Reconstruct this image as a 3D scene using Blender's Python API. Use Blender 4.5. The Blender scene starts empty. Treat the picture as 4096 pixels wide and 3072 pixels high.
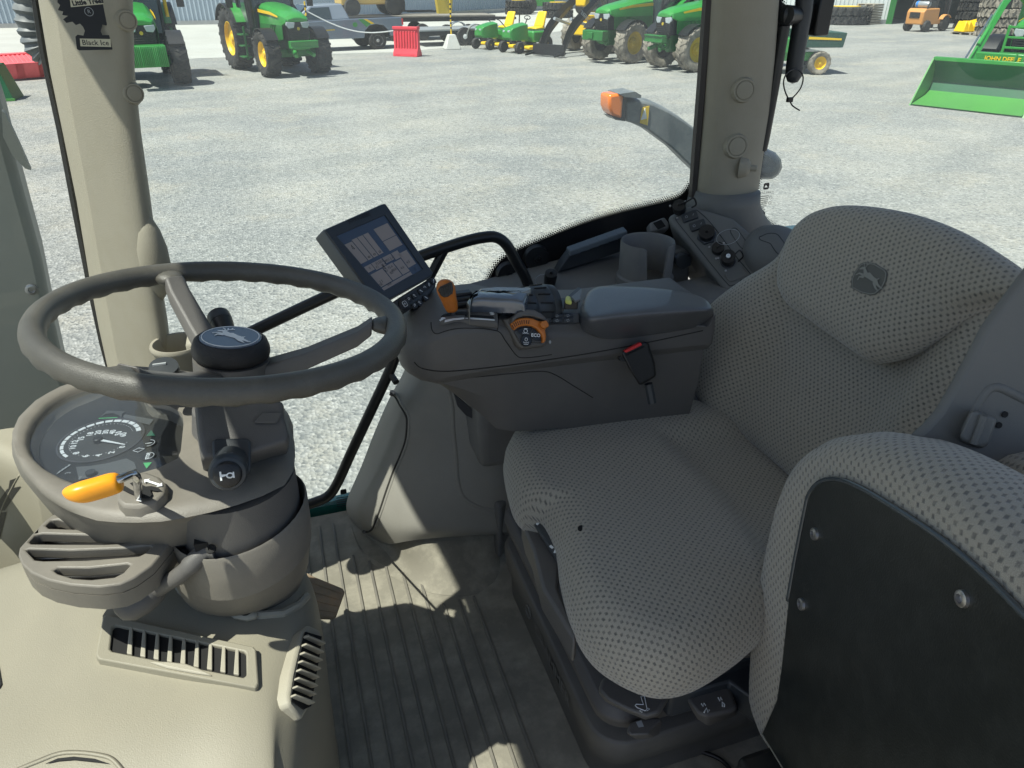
import bpy, bmesh, math, random
import numpy as np
from mathutils import Vector, Matrix, geometry
from mathutils.bvhtree import BVHTree
random.seed(7)
D = bpy.data; SC = bpy.context.scene; COL = SC.collection
V = Vector; R = math.radians
# ---------------- camera, sky, sun, exposure ----------------
CAM = V((0, 0, 1.25)); PITCH = R(29.6); HD = R(18); FPX = 2870.0
cam = D.cameras.new('camera'); cam_o = D.objects.new('camera', cam); COL.objects.link(cam_o)
cam.sensor_width = 36; cam.lens = 36*FPX/4096; cam.clip_start = .02; cam.clip_end = 2000
cam_o.location = CAM; cam_o.rotation_euler = (math.pi/2-PITCH, 0, -HD)
SC.camera = cam_o
SUN = V((.45, .15, -1)).normalized()            # direction the light travels
w = D.worlds.new('World'); SC.world = w; w.use_nodes = True
nt = w.node_tree; bg = nt.nodes['Background']; sky = nt.nodes.new('ShaderNodeTexSky'); sky.sky_type = 'NISHITA'
sky.sun_disc = False; sky.sun_elevation = math.asin(-SUN.z); sky.sun_rotation = math.atan2(-SUN.x, -SUN.y)
sky.air_density = 1.0; sky.dust_density = 1.5; nt.links.new(sky.outputs[0], bg.inputs[0]); bg.inputs[1].default_value = .085
sl = D.lights.new('sun', 'SUN'); sl.energy = 5.0; sl.angle = R(.5); sl.color = (1, .955, .88)
so = D.objects.new('sun', sl); COL.objects.link(so); so.rotation_euler = SUN.to_track_quat('-Z', 'Y').to_euler(); so.location = (-5, 0, 9)
SC.view_settings.view_transform = 'Standard'; SC.view_settings.look = 'None'; SC.view_settings.exposure = .70; SC.view_settings.gamma = 1
SC.render.engine = 'CYCLES'
try:
    SC.cycles.max_bounces = 10; SC.cycles.transparent_max_bounces = 16; SC.cycles.diffuse_bounces = 5
except Exception: pass
GZ = -1.35                                         # ground height; cab floor is z = 0
# ---------------- measuring: where a sight line of the photograph meets a plane of the cab ----------------
CR = {'A':(0,0,.6329),'B':(1300,0,.7233),'C':(2700,0,.6311),'D':(0,0,.9639),'E':(0,1000,.7685),'F':(0,1900,.7064),'G':(1200,700,.8137),'H':(2300,700,.4069),'I':(2700,800,.6632),'J':(1100,1900,.7065),'K':(2000,1900,.7063),'L':(3000,1700,.8272),'M':(1600,1100,.5877),'N':(1300,1400,.6631),'Z':(0,0,1.8517),'O':(3200,0,.4051),'P':(2200,0,.3165),'Q':(500,0,.3617),'R':(1200,0,.3617),'S':(0,1500,.4521),'T':(1250,750,.3315),'V':(1700,1100,.3165)}
fw = V((math.sin(HD)*math.cos(PITCH), math.cos(HD)*math.cos(PITCH), -math.sin(PITCH))); rt = V((math.cos(HD), -math.sin(HD), 0)); upv = rt.cross(fw)
def ray(c, x, y):
    a, b, s = CR[c]
    return fw + rt*((a+x*s-2048)/FPX) - upv*((b+y*s-1536)/FPX)
def q(c, px, py, x=None, y=None, z=None, t=None, P=None, N=None):
    d = ray(c, px, py)
    if x is not None: k = (x-CAM.x)/d.x
    elif y is not None: k = (y-CAM.y)/d.y
    elif z is not None: k = (z-CAM.z)/d.z
    elif t is not None: k = t
    else: k = (V(P)-CAM).dot(N)/d.dot(N)
    return CAM + d*k
def qs(c, pts, **k): return [q(c, *p, **k) for p in pts]
# ---------------- mesh helpers ----------------
def cr(pts, n=6, closed=True):
    pts = [V(p) for p in pts]; m = len(pts); out = []
    for i in range(m if closed else m-1):
        p0 = pts[(i-1) % m] if closed or i > 0 else pts[0]; p1 = pts[i]; p2 = pts[(i+1) % m]
        p3 = pts[(i+2) % m] if closed or i+2 < m else pts[-1]
        for k in range(n):
            t = k/n; out.append(.5*((2*p1)+(p2-p0)*t+(2*p0-5*p1+4*p2-p3)*t*t+(3*p1-p0-3*p2+p3)*t**3))
    if not closed: out.append(pts[-1])
    return out
def rrect(w, h, r, n=4):
    o = []
    for cx, cy, a in ((w/2-r, h/2-r, 0), (-w/2+r, h/2-r, 90), (-w/2+r, -h/2+r, 180), (w/2-r, -h/2+r, 270)):
        for k in range(n+1): t = R(a+90*k/n); o.append((cx+r*math.cos(t), cy+r*math.sin(t)))
    return o
def polar(p2, c, N, a0=0):
    out = []
    m = len(p2)
    for k in range(N):
        a = a0+2*math.pi*k/N; dx, dy = math.cos(a), math.sin(a); best = None
        for i in range(m):
            x1, y1 = p2[i][0]-c[0], p2[i][1]-c[1]; x2, y2 = p2[(i+1) % m][0]-c[0], p2[(i+1) % m][1]-c[1]
            ex, ey = x2-x1, y2-y1; den = dx*ey-dy*ex
            if abs(den) < 1e-12: continue
            t = (x1*ey-y1*ex)/den; s = (x1*dy-y1*dx)/den
            if t > 0 and -1e-6 <= s <= 1+1e-6 and (best is None or t > best): best = t
        best = best or .001
        out.append((c[0]+dx*best, c[1]+dy*best))
    return out
class Fr:                                           # a local frame: origin, x, y, normal
    def __init__(s, o, x, y=None, n=None):
        s.o = V(o); s.x = V(x).normalized()
        if n is None: n = s.x.cross(V(y))
        s.n = V(n).normalized(); s.x = (s.x-s.n*s.x.dot(s.n)).normalized(); s.y = s.n.cross(s.x)
    def p(s, a, b, c=0): return s.o+s.x*a+s.y*b+s.n*c
    def uv(s, w): d = V(w)-s.o; return (d.dot(s.x), d.dot(s.y))
    def up(s, h): return Fr(s.o+s.n*h, s.x, n=s.n)
class MB:
    def __init__(s): s.v = []; s.f = []; s.uv = None
    def add(s, vs, fs):
        b = len(s.v); s.v += [tuple(p) for p in vs]; s.f += [tuple(i+b for i in f) for f in fs]; return b
    def box(s, c, d, f=None, tap=1):
        c = V(c); X, Y, Z = [v/2 for v in d]; pts = []
        for sz in (-1, 1):
            k = tap if sz > 0 else 1
            for sx, sy in ((-1, -1), (1, -1), (1, 1), (-1, 1)):
                p = (sx*X*k, sy*Y*k, sz*Z)
                pts.append(c+V(p) if f is None else f.p(c.x+p[0], c.y+p[1], c.z+p[2]))
        s.add(pts, [(3, 2, 1, 0), (4, 5, 6, 7), (0, 1, 5, 4), (1, 2, 6, 5), (2, 3, 7, 6), (3, 0, 4, 7)]); return s
    def rings(s, rs, cap0=True, cap1=True, closed=False):
        n = len(rs[0]); b = len(s.v); m = len(rs)
        for r in rs: s.v += [tuple(p) for p in r]
        for i in range(m if closed else m-1):
            j = (i+1) % m
            for k in range(n):
                l = (k+1) % n; s.f.append((b+i*n+k, b+i*n+l, b+j*n+l, b+j*n+k))
        if not closed:
            if cap0: s.f.append(tuple(b+k for k in reversed(range(n))))
            if cap1: s.f.append(tuple(b+(m-1)*n+k for k in range(n)))
        return s
    def tube(s, pts, r, n=10, closed=False, cap=True, flat=1, up=None):
        pts = [V(p) for p in pts]; m = len(pts); rr = r if isinstance(r, (list, tuple)) else [r]*m
        rs = []; prev = None
        for i in range(m):
            a = pts[(i-1) % m] if closed or i else pts[0]; c = pts[(i+1) % m] if closed or i < m-1 else pts[-1]
            t = (c-a).normalized()
            if up is not None: u = V(up)-t*V(up).dot(t)
            elif prev is None: u = t.orthogonal()
            else: u = prev-t*prev.dot(t)
            u.normalize(); prev = u; w_ = t.cross(u)
            rs.append([pts[i]+(u*math.cos(2*math.pi*k/n)*flat+w_*math.sin(2*math.pi*k/n))*rr[i] for k in range(n)])
        return s.rings(rs, cap, cap, closed)
    def cyl(s, p0, p1, r0, r1=None, n=16): return s.tube([p0, p1], [r0, r1 if r1 is not None else r0], n)
    def lathe(s, prof, o, ax=(0, 0, 1), n=24, ux=None, sx=1, cap0=True, cap1=True):
        ax = V(ax).normalized(); u = V(ux).normalized() if ux is not None else ax.orthogonal().normalized(); u = (u-ax*u.dot(ax)).normalized(); w_ = ax.cross(u); o = V(o)
        return s.rings([[o+ax*h+(u*math.cos(2*math.pi*k/n)*sx+w_*math.sin(2*math.pi*k/n))*r for k in range(n)] for r, h in prof], cap0, cap1)
    def slab(s, out, vec):
        vec = V(vec); return s.rings([[V(p) for p in out], [V(p)+vec for p in out]])
    def fslab(s, f, p2, h0, h1): return s.rings([[f.p(a, b, h0) for a, b in p2], [f.p(a, b, h1) for a, b in p2]])
    def face(s, pts): s.add(pts, [tuple(range(len(pts)))]); return s
    def grid(s, rows, uvs=None, closed=False):
        n = len(rows[0]); b = len(s.v)
        for r in rows: s.v += [tuple(p) for p in r]
        for i in range(len(rows)-1):
            for k in range(n if closed else n-1):
                l = (k+1) % n; s.f.append((b+i*n+k, b+i*n+l, b+(i+1)*n+l, b+(i+1)*n+k))
        if uvs:
            if s.uv is None: s.uv = [(0, 0)]*b
            for r in uvs: s.uv += r
        return s
    def holes(s, f, outer, inner, h0, h1):            # plate with holes
        bm = bmesh.new(); es = []
        for loop in [outer]+inner:
            vs = [bm.verts.new((a, b, 0)) for a, b in loop]
            es += [bm.edges.new((vs[i], vs[(i+1) % len(vs)])) for i in range(len(vs))]
        bmesh.ops.triangle_fill(bm, use_beauty=True, use_dissolve=False, edges=es, normal=(0, 0, 1))
        bm.verts.ensure_lookup_table(); n = len(bm.verts); co = [(v.co.x, v.co.y) for v in bm.verts]
        fs = []
        for fc in bm.faces:
            ix = [v.index for v in fc.verts]
            if fc.normal.z < 0: ix.reverse()
            fs.append(tuple(n+i for i in ix)); fs.append(tuple(reversed(ix)))
        for e in bm.edges:
            if len(e.link_faces) == 1: a, b = e.verts[0].index, e.verts[1].index; fs.append((a, b, n+b, n+a))
        bm.free()
        s.add([f.p(a, b, h0) for a, b in co]+[f.p(a, b, h1) for a, b in co], fs); return s
    def ribbon(s, f, pts, ws, h, th=.0004):
        pts = [V((a, b)) for a, b in pts]; m = len(pts); ws = ws if isinstance(ws, (list, tuple)) else [ws]*m; L = []; Rr = []
        for i in range(m):
            t = (pts[min(i+1, m-1)]-pts[max(i-1, 0)]).normalized(); nn = V((-t.y, t.x))*ws[i]/2; L.append(pts[i]+nn); Rr.append(pts[i]-nn)
        p = [tuple(a) for a in Rr]+[tuple(a) for a in reversed(L)]
        return s.fslab(f, p, h, h+th)
    def text(s, f, txt, size, h=.0006, align='CENTER', bold=0, mirror=False):
        c = D.curves.new('t', 'FONT'); c.body = txt; c.size = size; c.align_x = align; c.align_y = 'CENTER'; c.resolution_u = 2; c.offset = bold
        o = D.objects.new('t', c); COL.objects.link(o); dg = bpy.context.evaluated_depsgraph_get(); me = o.evaluated_get(dg).to_mesh()
        s.add([f.p(-v.co.x if mirror else v.co.x, v.co.y, h) for v in me.vertices], [tuple(p.vertices) for p in me.polygons])
        o.evaluated_get(dg).to_mesh_clear(); D.objects.remove(o); D.curves.remove(c); return s
def worigin(p):
    o = V((0, 0, 0))
    while p is not None: o = o+p.location; p = p.parent
    return o
def build(name, mb, m, parent=None, bevel=0, seg=2, sub=0, ang=35, label=None, local=False, loc=None, flip=False):
    me = D.meshes.new(name); off = V((0, 0, 0)) if local else worigin(parent)
    if loc is not None and parent is None: off = V(loc)
    me.from_pydata([tuple(V(p)-off) for p in mb.v], [], mb.f); me.update()
    if mb.uv is not None:
        uvl = me.uv_layers.new(name='UVMap'); uv = mb.uv+[(0, 0)]*(len(mb.v)-len(mb.uv))
        for l in me.loops: uvl.data[l.index].uv = uv[l.vertex_index]
    bm = bmesh.new(); bm.from_mesh(me); bmesh.ops.recalc_face_normals(bm, faces=bm.faces)
    if flip: bmesh.ops.reverse_faces(bm, faces=bm.faces)
    bm.to_mesh(me); bm.free()
    me.polygons.foreach_set('use_smooth', [True]*len(me.polygons))
    if ang and not sub: me.set_sharp_from_angle(angle=R(ang))
    me.materials.append(m); o = D.objects.new(name, me); COL.objects.link(o)
    if parent is not None: o.parent = parent
    elif loc is not None: o.location = loc
    if bevel:
        b = o.modifiers.new('bevel', 'BEVEL'); b.width = bevel; b.segments = seg; b.limit_method = 'ANGLE'; b.angle_limit = R(38); b.harden_normals = False
    if sub: b = o.modifiers.new('subd', 'SUBSURF'); b.levels = sub; b.render_levels = sub
    if label: o['label'] = label
    return o
def tag(o, label=None, cat=None, group=None, kind=None):
    for k, x in (('label', label), ('category', cat), ('group', group), ('kind', kind)):
        if x: o[k] = x
    return o
def thing(name, label, cat, loc=(0, 0, 0), group=None):
    o = D.objects.new(name, None); COL.objects.link(o); o.location = loc; o.empty_display_size = .1
    return tag(o, label, cat, group)
def dup(root, loc, rz, label, group=None, sc=None):
    m = {}
    def cp(o, par):
        c = o.copy(); COL.objects.link(c); c.parent = par
        for ch in list(o.children): cp(ch, c)
        return c
    r = cp(root, None); r.location = loc; r.rotation_euler = (0, 0, rz); r['label'] = label
    if group: r['group'] = group
    if sc: r.scale = (sc,)*3
    return r
def bvh(o):
    dg = bpy.context.evaluated_depsgraph_get(); e = o.evaluated_get(dg); me = e.to_mesh(); off = worigin(o)
    b = BVHTree.FromPolygons([tuple(v.co+off) for v in me.vertices], [tuple(p.vertices) for p in me.polygons]); e.to_mesh_clear(); return b
def hit(b, c, x, y, up=0, dflt=None):
    h = b.ray_cast(CAM, ray(c, x, y).normalized())
    if h[0] is None: return q(c, x, y, t=dflt or 1)
    n = h[1]
    if n.dot(CAM-h[0]) < 0: n = -n
    return h[0]+n*up
def bolt(parent, p, n, r, m, name='screw', hexr=None, h=.4):
    b = MB().lathe([(r, 0), (r*.95, r*h*.7), (r*.6, r*h), (r*.5, r*h), (r*.42, r*.1)], p, n, 14); return build(name, b, m, parent)
# ---------------- materials ----------------
def mat(name, col, rough=.5, metal=0, var=.0, vscale=3, bump=0, bscale=300, spec=.5, dirt=None, dscale=4, damt=.5, coat=0, trans=0, emit=0, sss=0):
    m = D.materials.new(name); m.use_nodes = True; n = m.node_tree.nodes; l = m.node_tree.links; b = n['Principled BSDF']
    b.inputs['Base Color'].default_value = (*col, 1); b.inputs['Roughness'].default_value = rough; b.inputs['Metallic'].default_value = metal
    b.inputs['Specular IOR Level'].default_value = spec; b.inputs['Coat Weight'].default_value = coat
    if trans: b.inputs['Transmission Weight'].default_value = trans
    if emit: b.inputs['Emission Color'].default_value = (*col, 1); b.inputs['Emission Strength'].default_value = emit
    tc = n.new('ShaderNodeTexCoord'); src = tc.outputs['Object']; cur = None
    if var or dirt:
        nz = n.new('ShaderNodeTexNoise'); nz.inputs['Scale'].default_value = vscale; nz.inputs['Detail'].default_value = 6; nz.inputs['Roughness'].default_value = .6; l.new(src, nz.inputs['Vector'])
        mx = n.new('ShaderNodeMix'); mx.data_type = 'RGBA'; rp = n.new('ShaderNodeMapRange'); rp.inputs[1].default_value = .3; rp.inputs[2].default_value = .7; l.new(nz.outputs[0], rp.inputs[0]); l.new(rp.outputs[0], mx.inputs[0])
        mx.inputs[6].default_value = (*[c*(1-var) for c in col], 1); mx.inputs[7].default_value = (*[min(1, c*(1+var)) for c in col], 1); cur = mx.outputs[2]
        if dirt:
            nz2 = n.new('ShaderNodeTexNoise'); nz2.inputs['Scale'].default_value = dscale; nz2.inputs['Detail'].default_value = 8; nz2.inputs['Roughness'].default_value = .7; l.new(src, nz2.inputs['Vector'])
            r2 = n.new('ShaderNodeMapRange'); r2.inputs[1].default_value = .45; r2.inputs[2].default_value = .75; r2.inputs[4].default_value = damt; l.new(nz2.outputs[0], r2.inputs[0])
            m2 = n.new('ShaderNodeMix'); m2.data_type = 'RGBA'; l.new(r2.outputs[0], m2.inputs[0]); l.new(cur, m2.inputs[6]); m2.inputs[7].default_value = (*dirt, 1); cur = m2.outputs[2]
        l.new(cur, b.inputs['Base Color'])
    if bump:
        nb = n.new('ShaderNodeTexNoise'); nb.inputs['Scale'].default_value = bscale; nb.inputs['Detail'].default_value = 2; l.new(src, nb.inputs['Vector'])
        bp = n.new('ShaderNodeBump'); bp.inputs['Strength'].default_value = bump; bp.inputs['Distance'].default_value = .001; l.new(nb.outputs[0], bp.inputs['Height']); l.new(bp.outputs[0], b.inputs['Normal'])
    return m
M = {}
M['beige'] = mat('beige_plastic', (.27, .25, .192), .5, bump=.35, bscale=700, var=.05, vscale=5, dirt=(.30, .27, .20), dscale=9, damt=.3, spec=.4)
M['beige2'] = mat('beige_trim', (.36, .335, .265), .55, bump=.35, bscale=700, var=.05, vscale=5, dirt=(.25, .22, .17), dscale=14, damt=.3, spec=.35)
M['pillar'] = mat('pillar_trim', (.30, .278, .218), .62, bump=.5, bscale=500, var=.04, vscale=4, dirt=(.26, .235, .17), dscale=22, damt=.35, spec=.3)
M['taupe'] = mat('taupe_plastic', (.172, .158, .134), .48, bump=.3, bscale=800, var=.05, vscale=6, dirt=(.30, .27, .22), dscale=12, damt=.25, spec=.4)
M['taupe_d'] = mat('dark_taupe_plastic', (.108, .103, .097), .5, bump=.35, bscale=900, var=.06, vscale=6, dirt=(.18, .165, .145), dscale=10, damt=.2, spec=.45)
M['grey'] = mat('grey_trim', (.155, .155, .15), .6, bump=.35, bscale=700, var=.06, vscale=4, dirt=(.25, .235, .205), dscale=9, damt=.35, spec=.35)
M['bluegrey'] = mat('blue_grey_trim', (.145, .146, .137), .55, bump=.3, bscale=700, var=.05, vscale=4, spec=.4)
M['trim'] = mat('fender_trim', (.265, .255, .225), .55, bump=.35, bscale=600, var=.06, vscale=4, dirt=(.32, .305, .265), dscale=9, damt=.35, spec=.35)
M['pad'] = mat('armrest_vinyl', (.075, .077, .083), .36, bump=.5, bscale=1200, var=.08, vscale=20, spec=1.0, coat=.35, dirt=(.11, .115, .12), dscale=16, damt=.4)
M['black'] = mat('black_plastic', (.012, .012, .013), .4, bump=.2, bscale=900)
M['blackm'] = mat('black_paint_metal', (.012, .013, .014), .35, var=.2, vscale=5, dirt=(.05, .05, .045), dscale=18, damt=.25)
M['satin'] = mat('dark_slate_plastic', (.038, .043, .048), .42, bump=.2, bscale=900)
M['rim'] = mat('wheel_rim_rubber', (.078, .074, .063), .42, bump=.5, bscale=900, var=.12, vscale=9, dirt=(.16, .15, .125), dscale=14, damt=.4, spec=.55)
M['orange'] = mat('orange_plastic', (.92, .36, .015), .33, spec=.5)
M['orange2'] = mat('worn_orange_plastic', (.55, .17, .025), .42, bump=.2, bscale=400, dirt=(.28, .09, .02), dscale=25, damt=.5)
M['chrome'] = mat('polished_steel', (.6, .6, .6), .16, 1)
M['steel'] = mat('zinc_steel', (.45, .45, .46), .35, 1, var=.1)
M['white'] = mat('white_print', (.78, .8, .8), .5)
M['dim'] = mat('grey_print', (.35, .37, .38), .5)
M['darkhole'] = mat('dark_cavity', (.008, .008, .008), .8)
M['panel'] = mat('dark_coated_steel', (.012, .015, .0145), .38, bump=.25, bscale=500, dirt=(.045, .05, .046), dscale=30, damt=.4, spec=.5)
M['red'] = mat('red_plastic', (.62, .03, .03), .4)
M['green'] = mat('green_paint', (.035, .26, .045), .3, var=.08, vscale=3, coat=.3)
M['greend'] = mat('green_chassis_paint', (.018, .15, .028), .45, var=.15, vscale=4)
M['yellow'] = mat('yellow_paint', (.85, .55, .01), .4)
M['yellow_d'] = mat('dusty_yellow_paint', (.5, .36, .03), .55, var=.1)
M['tyre'] = mat('tyre_rubber', (.02, .02, .021), .8, bump=.3, bscale=60, dirt=(.14, .125, .1), dscale=5, damt=.5)
M['tyre_dusty'] = mat('dusty_tyre_rubber', (.2, .18, .15), .9, dirt=(.45, .40, .33), dscale=4, damt=.9, var=.3)
M['lens'] = mat('clear_lamp_lens', (.4, .44, .47), .12, spec=.8, coat=.5)
M['amber'] = mat('amber_lens', (.85, .2, .01), .2, spec=.6, coat=.5)
M['redbar'] = mat('red_barrier_plastic', (.72, .045, .07), .45, var=.06)
M['pale_red'] = mat('faded_red_plastic', (.75, .13, .15), .55, var=.1)
M['concrete'] = mat('pale_concrete', (.55, .55, .52), .85, var=.08, dirt=(.4, .38, .33), damt=.4)
M['truck'] = mat('truck_paint', (.17, .21, .27), .3, metal=.3, coat=.5)
M['truckw'] = mat('silver_paint', (.30, .34, .40), .3, metal=.3, coat=.5)
M['dglass'] = mat('dark_vehicle_glass', (.03, .045, .05), .08, spec=.9)
M['wood'] = mat('grey_pallet_wood', (.34, .30, .24), .85, var=.2, vscale=10)
M['orangep'] = mat('faded_orange_paint', (.60, .27, .07), .5, var=.1, dirt=(.3, .16, .07), dscale=3, damt=.4)
M['cat'] = mat('pale_yellow_paint', (.62, .42, .12), .5, var=.1, dirt=(.3, .2, .1), dscale=3, damt=.4)
M['galv'] = mat('galvanised_steel', (.42, .44, .45), .4, .5, var=.1)
M['bedwood'] = mat('weathered_deck', (.22, .2, .17), .85, var=.2)
M['brightgreen'] = mat('bucket_sunlit_green', (.075, .27, .06), .35, var=.06, coat=.2)  # lighter copy of the bucket green, sunlight put into the colour
M['bucket_in'] = mat('bucket_shaded_green', (.010, .10, .04), .4, var=.1, vscale=2)  # darker copy of the bucket green, shade of the back wall painted in
M['gunmetal'] = mat('grey_painted_steel', (.14, .155, .165), .5, var=.12, vscale=8, dirt=(.33, .34, .33), dscale=14, damt=.5)
M['screw'] = mat('black_screw', (.03, .03, .03), .3, .6)
def glass(name, tint, gloss=.06, haze=0.0, hc=(.6, .6, .55), trl=False):
    m = D.materials.new(name); m.use_nodes = True; n = m.node_tree.nodes; l = m.node_tree.links; n.remove(n['Principled BSDF'])
    out = n['Material Output']; tr = n.new('ShaderNodeBsdfTransparent'); tr.inputs[0].default_value = (*tint, 1)
    gl = n.new('ShaderNodeBsdfGlossy'); gl.inputs[1].default_value = .01; lw = n.new('ShaderNodeLayerWeight'); lw.inputs[0].default_value = .5; pw = n.new('ShaderNodeMath'); pw.operation = 'POWER'; l.new(lw.outputs['Facing'], pw.inputs[0]); pw.inputs[1].default_value = 5
    fr = n.new('ShaderNodeMapRange'); fr.inputs[3].default_value = .025; fr.inputs[4].default_value = .9; l.new(pw.outputs[0], fr.inputs[0])
    mx = n.new('ShaderNodeMixShader'); l.new(fr.outputs[0], mx.inputs[0]); l.new(tr.outputs[0], mx.inputs[1]); l.new(gl.outputs[0], mx.inputs[2]); cur = mx.outputs[0]
    if haze:
        df = n.new('ShaderNodeBsdfTranslucent' if trl else 'ShaderNodeBsdfDiffuse'); df.inputs[0].default_value = (*hc, 1); m2 = n.new('ShaderNodeMixShader')
        nz = n.new('ShaderNodeTexNoise'); nz.inputs['Scale'].default_value = 6; nz.inputs['Detail'].default_value = 8
        tc = n.new('ShaderNodeTexCoord'); l.new(tc.outputs['Object'], nz.inputs['Vector'])
        mr = n.new('ShaderNodeMapRange'); mr.inputs[1].default_value = .3; mr.inputs[2].default_value = .75; mr.inputs[3].default_value = haze*.4; mr.inputs[4].default_value = haze*1.5
        l.new(nz.outputs[0], mr.inputs[0]); l.new(mr.outputs[0], m2.inputs[0]); l.new(cur, m2.inputs[1]); l.new(df.outputs[0], m2.inputs[2]); cur = m2.outputs[0]
    l.new(cur, out.inputs[0]); return m
M['glass'] = glass('cab_glass', (.93, .97, .95), haze=.055, hc=(.75, .78, .76), trl=True)
M['windglass'] = glass('dusty_windscreen_glass', (.88, .93, .90), haze=.10, hc=(.45, .46, .42))
M['lensglass'] = glass('gauge_cover', (.86, .88, .9), haze=.03)
M['tealglass'] = mat('glass_edge', (.03, .16, .13), .1, spec=.8)
def N_(m): return m.node_tree.nodes, m.node_tree.links
def fabric():
    m = D.materials.new('woven_seat_fabric'); m.use_nodes = True; n, l = N_(m); b = n['Principled BSDF']; b.inputs['Roughness'].default_value = .95; b.inputs['Specular IOR Level'].default_value = .1
    b.inputs['Sheen Weight'].default_value = .35; b.inputs['Sheen Roughness'].default_value = .5
    uv = n.new('ShaderNodeUVMap'); sep = n.new('ShaderNodeSeparateXYZ'); l.new(uv.outputs[0], sep.inputs[0])
    def mth(op, a, c=None, cl=False):
        k = n.new('ShaderNodeMath'); k.operation = op; k.use_clamp = cl
        for i, x in enumerate((a, c)):
            if x is None: continue
            if isinstance(x, (int, float)): k.inputs[i].default_value = x
            else: l.new(x, k.inputs[i])
        return k.outputs[0]
    # wobble
    nz = n.new('ShaderNodeTexNoise'); nz.inputs['Scale'].default_value = 60; l.new(uv.outputs[0], nz.inputs[0]); wob = mth('MULTIPLY', mth('SUBTRACT', nz.outputs[0], .5), .0038)
    u = mth('DIVIDE', mth('ADD', sep.outputs[0], wob), .0098); v = mth('DIVIDE', mth('ADD', sep.outputs[1], wob), .0062)
    row = mth('MODULO', mth('FLOOR', v), 2); row = mth('ABSOLUTE', row)
    u2 = mth('ADD', u, mth('MULTIPLY', row, .5))
    fu = mth('ABSOLUTE', mth('SUBTRACT', mth('FRACT', u2), .5)); fv = mth('ABSOLUTE', mth('SUBTRACT', mth('FRACT', v), .5))
    d = mth('MAXIMUM', mth('MULTIPLY', fu, 1.0), mth('MULTIPLY', fv, .72))
    dot = n.new('ShaderNodeMapRange'); dot.interpolation_type = 'SMOOTHSTEP'; l.new(d, dot.inputs[0]); dot.inputs[1].default_value = .12; dot.inputs[2].default_value = .27; dot.inputs[3].default_value = 1; dot.inputs[4].default_value = 0
    # threads
    wv = n.new('ShaderNodeTexNoise'); wv.inputs['Scale'].default_value = 1400; wv.inputs['Detail'].default_value = 3; l.new(uv.outputs[0], wv.inputs[0])
    big = n.new('ShaderNodeTexNoise'); big.inputs['Scale'].default_value = 9; big.inputs['Detail'].default_value = 5; l.new(uv.outputs[0], big.inputs[0])
    c1 = n.new('ShaderNodeMix'); c1.data_type = 'RGBA'; l.new(wv.outputs[0], c1.inputs[0]); c1.inputs[6].default_value = (.145, .134, .11, 1); c1.inputs[7].default_value = (.56, .515, .425, 1)
    c3 = n.new('ShaderNodeMix'); c3.data_type = 'RGBA'; c3.blend_type = 'MULTIPLY'; c3.inputs[0].default_value = .5; l.new(c1.outputs[2], c3.inputs[6]); l.new(big.outputs[0], c3.inputs[7])
    c2 = n.new('ShaderNodeMix'); c2.data_type = 'RGBA'; l.new(mth('MULTIPLY', dot.outputs[0], .74), c2.inputs[0]); l.new(c1.outputs[2], c2.inputs[6]); c2.inputs[7].default_value = (.07, .07, .068, 1)
    l.new(c2.outputs[2], b.inputs['Base Color'])
    rn = n.new('ShaderNodeTexNoise'); rn.inputs['Scale'].default_value = 210; l.new(uv.outputs[0], rn.inputs[0]); rr_ = n.new('ShaderNodeMapRange'); l.new(rn.outputs[0], rr_.inputs[0]); rr_.inputs[1].default_value = .35; rr_.inputs[2].default_value = .6; rr_.inputs[3].default_value = .45; rr_.inputs[4].default_value = 1; l.new(mth('MULTIPLY', mth('MULTIPLY', dot.outputs[0], .76), rr_.outputs[0]), c2.inputs[0])
    h = mth('ADD', mth('MULTIPLY', dot.outputs[0], -1), mth('MULTIPLY', wv.outputs[0], .5))
    bp = n.new('ShaderNodeBump'); bp.inputs['Strength'].default_value = .55; bp.inputs['Distance'].default_value = .0015; l.new(h, bp.inputs['Height']); l.new(bp.outputs[0], b.inputs['Normal'])
    return m
M['fabric'] = fabric()
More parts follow.
